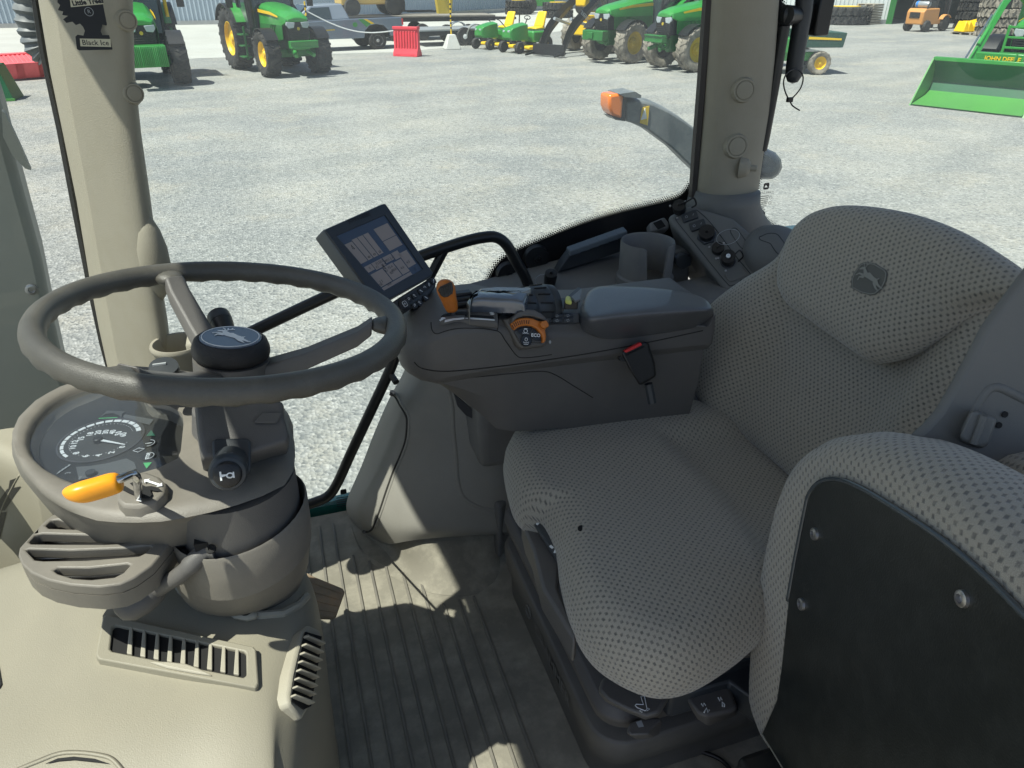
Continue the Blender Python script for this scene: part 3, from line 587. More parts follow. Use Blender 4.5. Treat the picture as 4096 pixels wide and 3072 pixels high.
t = forklift('faded orange forklift with a gas tank in front of the workshop doorway', M['orangep']); p = gp(2008, 68); put(t, p.x, p.y+.4, 12)
t = forklift('pale yellow forklift standing on the flatbed trailer', M['cat'], False); put(t, tp.x-2.2, tp.y+.3, 8, 1.3); t.location.z = GZ+1.03
# ---- barriers, stake
def barrier(label, m, L=1.2, H=.95):
    t = thing('plastic_barrier', label, 'barrier')
    f = [(-.22, 0), (.22, 0), (.2, .12), (.09, .3), (.07, H), (-.07, H), (-.09, .3), (-.2, .12)]
    mb = MB().slab([(-L/2, a, b) for a, b in f], (L, 0, 0))
    for k in range(8):
        for s in (-1, 1): mb.slab([(-L/2+.06+k*.115, s*.085, .28), (-L/2+.12+k*.115, s*.085, .28), (-L/2+.12+k*.115, s*.075, H-.15), (-L/2+.06+k*.115, s*.075, H-.15)], (0, s*.045, 0))
    mb.box((0, 0, H-.05), (L+.02, .24, .1)); build('shell', mb, m, t, bevel=.015)
    mb = MB()
    for k in (-1, 1): mb.box((k*.28, 0, .04), (.2, .43, .08))
    build('foot', mb, m, t); return t
BG = 'red plastic road barriers'
t = barrier('upright red plastic barrier standing behind the pickup tailgate', M['redbar'], 1.0, 1.0); a, b = gp(853, 117), gp(902, 128); put(t, (a.x+b.x)/2+.1, (a.y+b.y)/2+.15, -38, 1.0); t['group'] = BG
t = barrier('faded red barrier lying tipped on the gravel left of the pillar', M['pale_red'], 1.3, 1.0); p = gp(75, 172); t.location = (p.x, p.y, GZ+.25); t.rotation_euler = (R(-72), 0, R(25)); t['group'] = BG
def stake(label, p, h=1.3):
    t = thing('barrier_post', label, 'post'); put(t, p.x, p.y, 0)
    b = build('base', MB().rings([[(-.33, -.33, 0), (.33, -.33, 0), (.33, .33, 0), (-.33, .33, 0)], [(-.3, -.3, .1), (.3, -.3, .1), (.3, .3, .1), (-.3, .3, .1)], [(-.14, -.14, .55), (.14, -.14, .55), (.14, .14, .55), (-.14, .14, .55)]]), M['concrete'], t, bevel=.03, local=True)
    po = build('pole', MB().cyl((0, 0, .5), (0, 0, h+.5), .03, n=10), M['yellow'], t, local=True)
    mb = MB()
    for k in range(6): mb.cyl((0, 0, .75+k*.17), (0, 0, .82+k*.17), .032, n=10)
    build('band', mb, M['black'], po, local=True); return t
stake('white concrete footed post with a yellow and black pole', gp(976, 106)); 
p1 = gp(672, 118); stake('yellow and black striped post in front of the pickup door', p1)
t = thing('chain', 'sagging plastic chain hung in front of the pickup', 'chain', (p1.x, p1.y, GZ+1.5))
p0 = V((p1.x, p1.y, GZ+1.5)); pe = V((gp(860, 110).x, gp(860, 110).y, GZ+.75)); mb = MB(); cpts = [p0.lerp(pe, k/16)+V((0, 0, -.35*math.sin(math.pi*k/16))) for k in range(17)]
build('links', mb.tube(cpts, .022, 5), M['white'], t)
# ---- lawn mowers
def mower(label, steer=True):
    t = thing('lawn_mower', label, 'lawn mower')
    build('hood', MB().rings([[(x, -w_, zb), (x, -w_*.9, zt-.06), (x, 0, zt), (x, w_*.9, zt-.06), (x, w_, zb)] for x, w_, zb, zt in ((.95, .2, .5, .72), (.85, .27, .42, .85), (.5, .29, .4, .93), (.15, .3, .4, .96))]), M['green'], t, bevel=.015)
    build('seat', MB().rings([[(-.75, -.24, .72), (-.75, .24, .72), (-.3, .24, .7), (-.3, -.24, .7)], [(-.75, -.24, .82), (-.75, .24, .82), (-.28, .22, .78), (-.28, -.22, .78)]]).rings([[(-.72, -.25, .8), (-.72, .25, .8), (-.62, .25, .8), (-.62, -.25, .8)], [(-.9, -.2, 1.28), (-.9, .2, 1.28), (-.8, .2, 1.28), (-.8, -.2, 1.28)]]), M['yellow'], t, bevel=.04)
    mb = MB(); mb.box((-.5, 0, .5), (.9, .7, .36)); build('rear_body', mb, M['green'], t, bevel=.06)
    for s in (-1, 1):
        build('headlight', MB().box((.93, s*.12, .7), (.04, .1, .07)), M['lens'], t, bevel=.01)
        for x, r, w_ in ((.7, .19, .15), (-.6, .27, .24)):
            wo = build('wheel', MB().lathe([(r*.5, -w_/2), (r*.9, -w_/2), (r, -w_*.3), (r, w_*.3), (r*.9, w_/2), (r*.5, w_/2)], (x, s*.42, r), (0, 1, 0), 18), M['tyre'], t); build('rim', MB().lathe([(r*.52, w_*.45*s), (r*.4, w_*.3*s), (r*.15, w_*.5*s)], (x, s*.42, r), (0, 1, 0), 14), M['yellow'], wo)
    mb = MB(); mb.box((.05, 0, .17), (.6, 1.1, .12)); build('mower_deck', mb, M['yellow'], t, bevel=.04)
    if steer: build('steering_wheel', MB().tube([(.02, 0, .9), (-.08, 0, 1.08)], .02, 6).tube([(-.08+.05*math.cos(a)*.4, .17*math.cos(a), 1.1+.17*math.sin(a)*.35) for a in [k*math.pi/8 for k in range(16)]], .015, 6, True), M['black'], t)
    else:
        mb = MB(); mb.tube([(-.4, -.32, .6), (.1, -.32, 1.0), (.1, -.1, 1.05)], .018, 6); mb.tube([(-.4, .32, .6), (.1, .32, 1.0), (.1, .1, 1.05)], .018, 6); mb.tube([(-.95, -.3, .6), (-1.0, -.3, 1.6), (-1.0, .3, 1.6), (-.95, .3, .6)], .025, 6); build('roll_bar', mb, M['black'], t)
    return t
t = mower('green ride-on mower with a steering wheel and yellow seat, nearer the black loader arms'); p = gp(1135, 112); put(t, p.x, p.y, 205, 1.1); t['group'] = 'ride-on mowers'
t = mower('green zero-turn mower with control arms and a yellow seat, beside the silver trailer', False); p = gp(1080, 105); put(t, p.x-.1, p.y+.2, 205, 1.05); t['group'] = 'ride-on mowers'
# ---- black-armed wheel loader
t = thing('wheel_loader', 'yellow wheel loader with long black lettered lift arms', 'loader'); 
for s in (-1, 1):
    arm = [V((2.6, s*.55, .1)), V((2.35, s*.55, .55)), V((1.9, s*.55, 1.05)), V((.9, s*.55, 1.65)), V((0, s*.55, 2.1))]
    la = build('lift_arm', MB().tube(cr(arm, 4, False), [.12+.1*math.sin(math.pi*k/16) for k in range(17)], 4, up=(0, 1, 0), flat=.35), M['black'], t)
    build('cylinder', MB().cyl((.6, s*.4, 1.0), (1.9, s*.4, 1.3), .06), M['galv'], la)
    ff = Fr((1.35, s*.66, 1.42), V((-s*-.9, 0, .5)) if s > 0 else V((.9, 0, -.5)), n=V((0, s, 0))); build('lettering', MB().text(ff, 'DEERE', .2, .003), M['white'], la)
    for x in (-.2, -2.3): wheel(t, x, s*.95, .62, .45, M['tyre_dusty'], M['yellow_d'], s, lugs=16)
mb = MB(); mb.box((-1.2, 0, 1.0), (2.8, 1.0, .7)); mb.box((.4, 0, .9), (.6, .7, .5)); mb.box((.6, 0, 1.9), (.3, .5, .4)); build('body', mb, M['yellow'], t, bevel=.05)
mb = MB(); mb.box((-.9, 0, 2.1), (1.2, 1.2, 1.3)); build('cab', mb, M['dglass'], t, bevel=.05)
mb = MB(); mb.box((2.75, 0, .25), (.1, 1.5, .4)); mb.tube([(2.6, -.7, .15), (3.3, -.7, .08)], .05, 4); mb.tube([(2.6, .7, .15), (3.3, .7, .08)], .05, 4); build('fork_carriage', mb, M['black'], t)
p = gp(1190, 124); put(t, p.x+2.2, p.y+1.6, 212, .95)
# ---- tyre stacks
def tyre_stack(label, p, R_, w_, n, m, top=None, tex='tyres stacked at the edge of the yard'):
    t = thing('tyre_stack', label, 'tyres', (p.x, p.y, GZ), tex)
    for k in range(n):
        mb = MB(); c = V((random.uniform(-.04, .04), random.uniform(-.04, .04), w_*(k+.5))); mb.lathe([(R_*.55, -w_*.45), (R_*.9, -w_*.48), (R_, -w_*.36), (R_, w_*.36), (R_*.9, w_*.48), (R_*.55, w_*.45)], c, (0, 0, 1), 28)
        for j in range(44):
            a = 2*math.pi*j/44; s = 1 if j % 2 else -1; ca, sa = math.cos(a), math.sin(a); b = a+.09; cb, sb = math.cos(b), math.sin(b)
            mb.rings([[c+V((ca*r, sa*r, s*.02)), c+V((math.cos(a+.05)*r, math.sin(a+.05)*r, s*.02)), c+V((math.cos(b+.05)*r, math.sin(b+.05)*r, s*w_*.46)), c+V((cb*r, sb*r, s*w_*.46))] for r in (R_*.97, R_*1.05)])
        ty = build('tyre', mb, m, t, local=True)
        if top and k == n-1: build('rim', MB().lathe([(R_*.57, w_*.3), (R_*.57, w_*.52), (R_*.4, w_*.5), (R_*.2, w_*.3)], c, (0, 0, 1), 20, cap0=False), M[top], ty, local=True)
    return t
tyre_stack('two stacked wheels with a yellow rim on top, beside the small green tractor', gp(1120, 31), 1.0, .5, 2, M['tyre'], 'yellow')
tyre_stack('wide wheel stack with a yellow rim on top, left of the red machine', gp(1205, 38), 1.05, .5, 2, M['tyre'], 'yellow')
tyre_stack('broad tyre stack with a yellow rim on top, left of the pallets', gp(1822, 52), 1.45, .5, 2, M['tyre'], 'yellow')
tyre_stack('tall stack of tyres at the workshop wall, behind the other stack', gp(2098, 62), .9, .45, 4, M['tyre'])
tyre_stack('tall stack of fat brown-grey tyres on a pallet near the loader tractor', gp(2155, 78), 1.1, .42, 5, M['tyre_dusty'])
# ---- pallets
def pallets(label, p, n, rz=0):
    t = thing('pallet_stack', label, 'pallets', (p.x, p.y, GZ)); t.rotation_euler.z = R(rz)
    for k in range(n):
        z = k*.145; mb = MB()
        for j in range(3): mb.box((0, -.5+j*.5, z+.05), (1.2, .1, .09))
        for j in range(7): mb.box((-.54+j*.18, 0, z+.105), (.12, 1.1, .02))
        build('pallet', mb, M['wood'], t, local=True)
    return t
pallets('pile of grey wooden pallets between the tyre stack and the doorway', gp(1872, 52), 8, 20)
pallets('low wooden pallet carrying yellow parts', gp(2090, 74), 1, 10)
t = thing('yellow_guard', 'bright yellow folded guard lying on the low pallet', 'machine part', (*gp(2090, 74)[:2], GZ+.13))
rng = random.Random(3); mb = MB()
for k in range(5): mb.rings([[(rng.uniform(-.7, -.5)+k*.25, -.3, 0), (k*.25-.2, -.3, 0), (k*.25-.2, .4, 0), (k*.25-.6, .4, 0)], [(k*.25-.5, -.2, .25+rng.uniform(0, .45)), (k*.25-.25, -.2, .3), (k*.25-.3, .3, .35), (k*.25-.5, .3, .5)]])
build('sheet', mb, M['yellow'], t, bevel=.03, local=True)
# ---- utility vehicle behind the window frame
t = thing('utility_vehicle', 'dark green utility vehicle with a cargo box, behind the window handle', 'utility vehicle')
for s in (-1, 1): wheel(t, -1, s*.6, .33, .26, M['tyre_dusty'], M['yellow'], s, lugs=14); wheel(t, 1.1, s*.6, .33, .24, M['tyre_dusty'], M['yellow'], s, lugs=14)
mb = MB(); mb.slab([(-1.6, -.7, .75), (-1.65, -.7, 1.15), (-.35, -.7, 1.2), (-.35, -.7, .75)], (0, 1.4, 0)); cb = build('cargo_box', mb, mat('dark_green_box', (.02, .07, .05), .5), t, bevel=.02)
for s in (-1, 1): build('stripe', MB().slab([(-1.5, s*.705, .95), (-.5, s*.705, .98), (-.5, s*.705, 1.05), (-1.5, s*.705, 1.0)], (0, s*.006, 0)), M['yellow'], cb)
mb = MB(); mb.box((0, 0, .5), (2.4, 1.0, .25)); mb.slab([(.8, -.6, .5), (1.6, -.6, .55), (1.6, -.6, .8), (.8, -.6, 1.05)], (0, 1.2, 0)); mb.box((0, 0, .8), (.5, 1.2, .4)); build('body', mb, M['green'], t, bevel=.03)
mb = MB()
for s in (-1, 1): mb.tube([(-.3, s*.6, .8), (-.3, s*.6, 1.8), (.5, s*.6, 1.8), (1.0, s*.6, 1.0)], .03, 6)
build('roll_cage', mb, M['black'], t)
p = gp(1748, 163); put(t, p.x-.45, p.y+.95, 165)
# ---- yellow auger hopper over the trailer, small green tractor, red machine
t = thing('yellow_duct', 'bright yellow open-ended duct standing on the trailer end', 'machine part'); p = gp(962, 90); t.location = (p.x, p.y, GZ)
build('pipe', MB().lathe([(.42, -.3), (.42, .35), (.36, .35), (.36, -.3)], (0, 0, 2.3), (.55, -.8, .12), 24, cap0=False, cap1=False), M['yellow'], t, local=True); build('flange', MB().rings([[(-.3, -.2, 1.15), (.3, -.2, 1.15), (.3, .2, 1.15), (-.3, .2, 1.15)], [(-.38, -.25, 1.9), (.38, -.25, 1.9), (.38, .25, 1.9), (-.38, .25, 1.9)]]), M['yellow_d'], t, local=True)
t = thing('small_tractor', 'small green machine body standing far behind between two tyre stacks', 'tractor', (*gp(1158, 28)[:2], GZ)); mb = MB(); mb.slab([(-1.3, -.6, .5), (1.4, -.6, .5), (1.4, -.6, 1.2), (.2, -.6, 1.5), (0, -.6, 2.2), (-1.2, -.6, 2.3)], (0, 1.2, 0)); build('body', mb, M['green'], t, bevel=.08, local=True)
for s in (-1, 1): wo = build('wheel', MB().lathe([(.3, -.15), (.55, -.15), (.6, 0), (.55, .15), (.3, .15)], (-.8, s*.75, .6), (0, 1, 0), 20), M['tyre'], t, local=True)
t = thing('red_machine', 'red farm machine standing far behind the black loader arms', 'machine', (*gp(1262, 30)[:2], GZ)); mb = MB(); mb.box((0, 0, 1.2), (1.2, .8, 1.4)); mb.tube([(-.5, 0, 1.6), (-.2, 0, 3.0), (.5, 0, 3.1)], .12, 8); build('body', mb, M['red'], t, bevel=.08, local=True); build('wheel', MB().lathe([(.2, -.12), (.5, -.12), (.5, .12), (.2, .12)], (-.5, -.6, .5), (0, 1, 0), 20), M['tyre'], t, local=True)
# ---- green implement at the far left edge
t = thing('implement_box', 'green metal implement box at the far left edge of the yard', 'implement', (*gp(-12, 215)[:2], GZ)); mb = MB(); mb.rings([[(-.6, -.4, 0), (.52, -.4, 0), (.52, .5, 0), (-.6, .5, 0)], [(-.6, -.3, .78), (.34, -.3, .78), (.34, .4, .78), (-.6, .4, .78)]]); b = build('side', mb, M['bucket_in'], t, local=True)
mb = MB(); mb.box((-.05, -.42, .03), (1.2, .08, .05)); mb.box((-.1, -.28, .8), (.95, .08, .06)); build('edge_rail', mb, M['brightgreen'], b, local=True)
# ================= the cab =================
CG = 'cab window panes'
# ---- floor
mb = MB(); mb.box((.15, .7, -.02), (2.1, 1.75, .04)); fl = build('floor', mb, M['mat']); tag(fl, kind='structure')
mb = MB(); x = -.175
ribs = []
while x < .31:
    y1 = 1.53 if x < .03 else (1.40-(x-.03)*.9 if x < .2 else 1.17)
    mb.box((x, (.1+y1)/2, .0015), (.006, y1-.1, .006)); x += .0355
rb = build('floor_rib', mb, mat('rib_rubber', (.16, .15, .125), .8, var=.15, vscale=8, dirt=(.3, .27, .21), damt=.6), fl, bevel=.001)
# outer sill and body under the cab, so the cab stands on something
t = thing('tractor', 'dark green tractor body carrying the cab', 'tractor body', (.2, .7, GZ))
mb = MB(); mb.box((.2, .7, -.16), (2.2, 1.5, .2)); mb.box((.2, .7, -.6), (2.0, .7, .7)); build('chassis', mb, M['greend'], t, bevel=.02)
mb = MB().box((.05, 1.585, -.09), (1.0, .12, .06)); build('door_step', mb, M['green'], t, bevel=.01)
for x, r in ((1.1, .9),): 
    for yy in (-.45,): build('rear_wheel', MB().lathe([(r*.5, -.25), (r*.9, -.28), (r, -.2), (r, .2), (r*.9, .28), (r*.5, .25)], (x+.3, yy, GZ+r), (0, 1, 0), 32), M['tyre'], t)
# ---- roof
t = thing('cab_roof', 'grey lined cab roof shading the seat', 'roof', (.3, .7, 1.95))
mb = MB().rings([[V((a+.30, b+.72, 1.90)) for a, b in rrect(1.82, 1.75, .25, 5)], [V((a+.30, b+.72, 2.10)) for a, b in rrect(1.72, 1.65, .25, 5)]]); build('roof_shell', mb, M['green'], t, bevel=.03)
mb = MB().rings([[V((a+.29, b+.72, 1.87)) for a, b in rrect(1.70, 1.55, .2, 5)], [V((a+.29, b+.72, 1.898)) for a, b in rrect(1.74, 1.6, .2, 5)]]); build('headlining', mb, mat('headliner', (.4, .39, .36), .9), t)
# ---- pillars
def pillar(name, label, rows, y, dep, m, c='Z', n=32, pw=2.4, slant=0):
    t = thing(name, label, 'pillar', tuple(V((q(c, *rows[-1][0], y=y).x, y, 0))))
    rs = []
    for L, Rr in rows:
        a, b = q(c, *L, y=y+slant), q(c, *Rr, y=y-slant); o = (a+b)/2; hv = (b-a)/2; ring = []
        for k in range(n):
            th = 2*math.pi*k/n; cx, sx = math.cos(th), math.sin(th)
            ring.append(o+hv*math.copysign(abs(cx)**(2/pw), cx)+V((0, dep*math.copysign(abs(sx)**(2/pw), sx), 0)))
        rs.append(ring)
    return t, build('pillar_cover', MB().rings(rs), m, t, ang=0)
YA = 1.40
rows = [((48, -420), (262, -420)), ((70, -150), (280, -150)), ((86, 0), (286, 0)), ((112, 156), (290, 156)), ((140, 291), (304, 291)), ((168, 430), (324, 430)), ((196, 599), (346, 599)), ((215, 700), (362, 700)), ((237, 800), (374, 800)), ((262, 930), (392, 930)), ((300, 1100), (415, 1100))]
ta, pa = pillar('cab_pillar', 'beige windscreen pillar at the left, half lit by the sun', rows, YA, .06, M['pillar'], slant=.08)
ta['group'] = 'cab pillars'; PB = bvh(pa)
def boss(c, x, y, rp, pr, parent, m, name='screw_cover', asp=1.0, tilt=None, b=PB):
    p = hit(b, c, x, y); toc = (CAM-p).normalized(); nn = (toc*.8+(tilt or V((.45, -.6, 0)))).normalized(); s = CR[c][2]; r = rp*s/FPX*(p-CAM).dot(fw)
    base = build('boss', MB().lathe([(r*1.9, -.03), (r*1.6, -.012), (r*1.35, pr*.5), (r*1.25, pr), (r*1.05, pr*1.02), (r*1.03, pr*.82), (r*.98, pr*.82), (r*.97, pr*1.12), (r*.7, pr*1.22), (.001, pr*1.25)], p, nn, 28), m, parent, ang=50); base.name = name; return base
boss('D', 552, 388, 30, .008, ta, M['pillar'], tilt=V((.3, -.3, 0)))
boss('D', 524, 85, 30, .008, ta, M['pillar'], tilt=V((.3, -.3, 0)))
# blister low on the pillar
p = hit(PB, 'Z', 322, 548); mb = MB().lathe([(.001, .070), (.009, .062), (.018, .04), (.024, .01), (.025, -.02), (.021, -.05), (.012, -.07), (.001, -.085)], p+V((.004, .012, -.005)), (.05, 0, 1), 20, ux=(1, 0, 0)); build('blister', mb, M['pillar'], ta, ang=60)
# black seal along the pillar's left edge, dotted
e0, e1 = qs('Z', [(62, -150), (237, 800)], y=YA+.075); em = qs('Z', [(76, 0), (93, 110), (130, 280), (160, 440), (197, 630), (222, 745), (237, 800), (262, 920)], y=YA+.085)
mb = MB().tube([e0]+em, .0065, 6); build('window_seal', mb, M['black'], ta)
mb = MB(); em2 = [e+V((.0095, -.008, 0)) for e in [e0]+em]; pts = cr(em2, 34, False)
for p in pts: mb.box(tuple(p), (.005, .003, .0025))
build('dot_print', mb, M['black'], ta)
YB = 1.52
rows = [((1548, -700), (1700, -700)), ((1541, -300), (1683, -300)), ((1534, 0), (1668, 0)), ((1527, 120), (1661, 120)), ((1519, 240), (1650, 240)), ((1511, 330), (1636, 330)), ((1505, 395), (1627, 395)), ((1504, 412), (1622, 412)), ((1508, 424), (1612, 424))]
tb, pb = pillar('cab_pillar', 'grey-beige rear pillar with two round screw covers above the socket panel', rows, YB, .065, M['pillar'])
tb['group'] = 'cab pillars'; PB2 = bvh(pb)
for x, y in ((432, 570), (385, 925)): boss('C', x, y, 55, .010, tb, M['pillar'], tilt=V((.0, -1.2, 0)), b=PB2)
p = hit(PB2, 'C', 445, 1062); bs = build('hinge_knob', MB().lathe([(.026, -.012), (.020, .004), (.014, .010), (.008, .012), (.007, .014), (.007, .024), (.005, .027)], p, (.75, -.65, .0), 24), M['pillar'], tb)
for dx, nm, l in ((-1, 'seal', [(1528, -700), (1529, 0), (1516, 180), (1504, 330), (1497, 425)]), (1, 'seal', [(1684, -700), (1669, 0), (1658, 120), (1640, 260), (1628, 360), (1615, 430)])):
    mb = MB().tube(qs('Z', l, y=YB+.01), .010, 6, up=(0, 1, 0), flat=1.5); build('window_seal', mb, mat('seal_rubber', (.035, .03, .028), .5), tb)
# ---- right side window with black print
YG = 1.585
t = thing('side_window', 'large clear side window pane with a dotted black lower border', 'window', (.4, YG, .5), CG)
out = [(-.34, .02), (.16, .02), (.30, .30), (.45, .55), (1.0, .70), (1.02, .75), (1.05, 1.88), (-.25, 1.88), (-.30, .6)]
gl = build('pane', MB().slab([(x, YG, z) for x, z in out], (0, .005, 0)), M['glass'], t)
up_ = [(1030, 640), (1058, 604), (1072, 578), (1100, 553), (1140, 534), (1200, 509), (1270, 482), (1340, 461), (1400, 447), (1450, 434), (1478, 421), (1494, 398)]
U = cr([q('Z', *p, y=YG-.004) for p in up_], 6, False); mb = MB()
lo = [p+V((.03, 0, -.35)) for p in U]; mb.grid([[p for p in U], lo]); build('black_border', MB().slab(U+lo[::-1], (0, .002, 0)), M['black'], t)
mb = MB(); tot = 0; step = .0062; d_ = 0
for i in range(len(U)-1):
    seg = U[i+1]-U[i]; L = seg.length; nrm = V((-seg.z, 0, seg.x)).normalized()
    while d_ < L:
        for j in range(4):
            r = (.0036, .0030, .0023, .0014)[j]; c = U[i]+seg*(d_/L)+seg.normalized()*(step/2*(j % 2))+nrm*(.001+.0046*j)
            mb.face([c+V((r*math.cos(a), 0, r*math.sin(a))) for a in [k*math.pi/3 for k in range(6)]])
        d_ += step
    d_ -= L
build('dot_print', mb, M['black'], t)
# lower teal edge of the pane and its maker's marks
mb = MB().slab(qs('Z', [(640, 1150), (1008, 1045), (1008, 1010), (735, 1078), (640, 1105)], y=YG+.012), (0, .02, 0)); build('lower_edge', mb, M['tealglass'], t)
f = Fr(q('Z', 742, 1062, y=YG-.006), (1, 0, -.06), (0, 0, 1)); mk = MB(); mk.fslab(f, rrect(.016, .016, .004), .0, .0008)
for k in range(5): mk.fslab(f, [(a, b-.018-k*.007) for a, b in ((-.02, -.0012), (.02, -.0012), (.02, .0012), (-.02, .0012))], 0, .0006)
build('glass_mark', mk, M['black'], t)
# ---- rear quarter window
t = thing('rear_side_window', 'clear rear side window with dotted black edge and small printed marks', 'window', (1.9, YG, .7), CG)
e = cr([q('Z', *p, y=YG-.004) for p in [(1710, -700), (1686, 0), (1672, 120), (1656, 250), (1640, 350), (1630, 425), (1628, 450), (1650, 480), (1700, 512), (1745, 545), (1790, 590)]], 8, False)
poly = [p.copy() for p in e]; poly += [V((2.9, YG, .35)), V((2.9, YG, 1.9))]
build('pane', MB().slab([V((p.x-.02, YG, p.z)) if i < len(e) else p for i, p in enumerate(poly)], (0, .005, 0)), M['glass'], t)
mb = MB(); L = [p+V((-.09 if p.z > .78 else -.05, 0, -.0 if p.z > .78 else -.08)) for p in e]; build('black_border', MB().slab(e+L[::-1], (0, .002, 0)), M['black'], t)
mb = MB(); d_ = 0
for i in range(len(e)-1):
    seg = e[i+1]-e[i]; Ls = seg.length; nrm = V((-seg.z, 0, seg.x)).normalized()
    while d_ < Ls:
        for j in range(4):
            r = (.0036, .0030, .0023, .0014)[j]; c = e[i]+seg*(d_/Ls)+seg.normalized()*(step/2*(j % 2))+nrm*(.001+.0046*j)
            mb.face([c+V((r*math.cos(a), 0, r*math.sin(a))) for a in [k*math.pi/3 for k in range(6)]])
        d_ += step
    d_ -= Ls
build('dot_print', mb, M['black'], t)
f = Fr(q('H', 1880, 110, y=YG-.007), (1, 0, 0), (0, 0, 1)); mk = MB()
mk.holes(f, rrect(.017, .017, .004), [[(-.005, -.003), (-.002, .004), (.001, .001), (.005, -.003)]], 0, .0006)
mk.text(Fr(f.p(.0, -.017), f.x, n=f.n), 'JOHN DEERE', .009, 0, mirror=True)
for k, wd in enumerate((.034, .028, .034, .034, .03, .03, .02, .026, .018)): 
    for j in range(int(wd/.0035)): mk.box((-wd/2+j*.0035, -.026-k*.0052, .0), (.0022, .0024, .0006), f)
for a, b in ((.02, -.032), (.02, -.045)): mk.tube([f.p(a+.004*math.cos(x), b+.004*math.sin(x), .0) for x in [k*math.pi/6 for k in range(12)]], .0004, 4, True)
build('glass_mark', mk, M['black'], t)
lf = MB().slab(qs('H', [(1770, 55), (1805, 70), (1800, 150), (1765, 220), (1805, 240), (1810, 300), (1870, 370), (1865, 450), (1790, 430), (1720, 330), (1690, 200)], y=YG-.010), (0, .001, 0)); build('residue', lf, mat('dark_film', (.09, .1, .11), .7), t)
mb = MB().box((q('Z', 1770, 500, y=YG).x, YG+.03, q('Z', 1735, 508, y=YG).z), (.30, .03, .03)); build('lower_edge', mb, mat('pale_teal_edge', (.25, .5, .45), .2), t)
# ---- windscreen
t = thing('windscreen', 'dusty windscreen pane between the steering wheel and the yard', 'window', (-.75, .7, .6), CG)
ctr = [V((-.31, YA+.02, 0)), V((-.46, 1.2, 0)), V((-.58, .95, 0)), V((-.62, .7, 0)), V((-.58, .4, 0)), V((-.46, .15, 0))]
cc = cr(ctr, 4, False); r0 = [p+V((-.03, 0, .30)) for p in cc]; r1 = [p+V((.12, 0, 1.9)) for p in cc]
gw = MB().grid([r0, r1]); build('pane', gw, M['windglass'], t, ang=0)
# ---- rear wall and left rear trim, closing the cab behind the seat
t = thing('rear_cab_wall', 'grey rear wall of the cab behind the operator seat', 'wall', (1.25, .7, 0))
mb = MB().box((1.17, .66, .3), (.05, 1.4, .6)); build('wall_panel', mb, M['bluegrey'], t, bevel=.01)
# ================= things seen just outside the panes =================
t = thing('exhaust_cover', 'tall grey-green exhaust cover standing outside the windscreen', 'exhaust', (-1.5, 1.9, GZ))
Pp = V((-1.1, 1.75, .5)); Np = V((.2, -1, 0)).normalized()
prof = [(-260, 60), (-40, 95), (5, 235), (28, 330), (60, 450), (90, 560), (118, 700), (140, 800), (160, 880), (170, 1100), (-260, 1100)]
sh = [q('Z', *p, P=Pp, N=Np) for p in prof]; cvm = mat('grey_green_cover', (.24, .25, .22), .55, var=.1, dirt=(.22, .22, .19), dscale=12)
cv = build('cover', MB().slab(sh, Np*-.18), cvm, t, bevel=.02)
mb = MB().slab([q('Z', *p, P=Pp+Np*.012, N=Np) for p in [(5, 235), (12, 240), (45, 310), (68, 362), (55, 358), (28, 330), (8, 290)]], Np*.03); build('torn_flap', mb, cvm, t)
bolt(cv, q('Z', 68, 625, P=Pp+Np*.002, N=Np), Np, .014, M['steel'])
t = thing('mirror_arm', 'grey ribbed rubber hose guard outside the windscreen top corner', 'hose', (-.6, 1.7, 1))
mb = MB(); pts = cr(qs('Z', [(50, -60), (62, 0), (72, 60), (86, 100), (105, 118)], y=1.7), 8, False); mb.tube(pts, [.026+.003*math.sin(i*1.9) for i in range(len(pts))], 12); build('hose', mb, M['gunmetal'], t)
# hood of this tractor below the windscreen
t = thing('own_hood', 'grey rounded hood and duct of this tractor just beyond the windscreen base', 'hood', (-1.0, .9, 0))
mb = MB(); rs = []
for x, z in ((-2.2, .28), (-1.5, .36), (-.85, .40), (-.7, .36)): rs.append([V((x, .9+.5*math.cos(a)*1.1, z-.35+.35*math.sin(a)**.6)) for a in [max(1e-3, k*math.pi/12) if k < 12 else math.pi-1e-3 for k in range(13)]])
build('hood_shell', MB().rings(rs), mat('hood_grey', (.13, .145, .14), .4, var=.1), t, ang=60)
mb = MB().tube(cr([V((-.72, 1.45, .42)), V((-.62, 1.25, .47)), V((-.63, 1.0, .49)), V((-.66, .7, .5))], 6, False), .045, 16); build('cowl_duct', mb, mat('duct_grey', (.2, .22, .215), .35), t, ang=60)
mb = MB().lathe([(.001, .06), (.05, .05), (.07, 0), (.06, -.05)], (-.68, 1.08, .5), (0, -.3, 1), 16); build('cap', mb, mat('cream_cap', (.45, .44, .36), .5), t)
# signal arm
t = thing('signal_lamp_arm', 'grey curved arm with an orange turn lamp and warning sticker outside the side window', 'lamp arm', (1.0, 1.95, .9))
YS = 2.15
cl = [((1352, 222), (1352, 262)), ((1378, 217), (1372, 268)), ((1410, 224), (1398, 280)), ((1445, 240), (1425, 300)), ((1480, 262), (1452, 320)), ((1520, 292), (1482, 350)), ((1570, 332), (1530, 395))]
rs = []
for a, b in cl:
    A, B = q('Z', *a, y=YS), q('Z', *b, y=YS); rs.append([A, A+V((0, .05, .01)), B+V((0, .05, 0)), B])
arm = build('arm', MB().rings(rs), M['gunmetal'], t, bevel=.006, sub=0)
mb = MB().slab(qs('P', [(0, 0)], y=YS), (0, .01, 0)) if 0 else MB().slab(qs('Z', [(1316, 205), (1349, 201), (1344, 258), (1322, 250), (1315, 232)], y=YS-.012), (0, .07, 0)); lm = build('lamp', mb, M['amber'], t, bevel=.008)
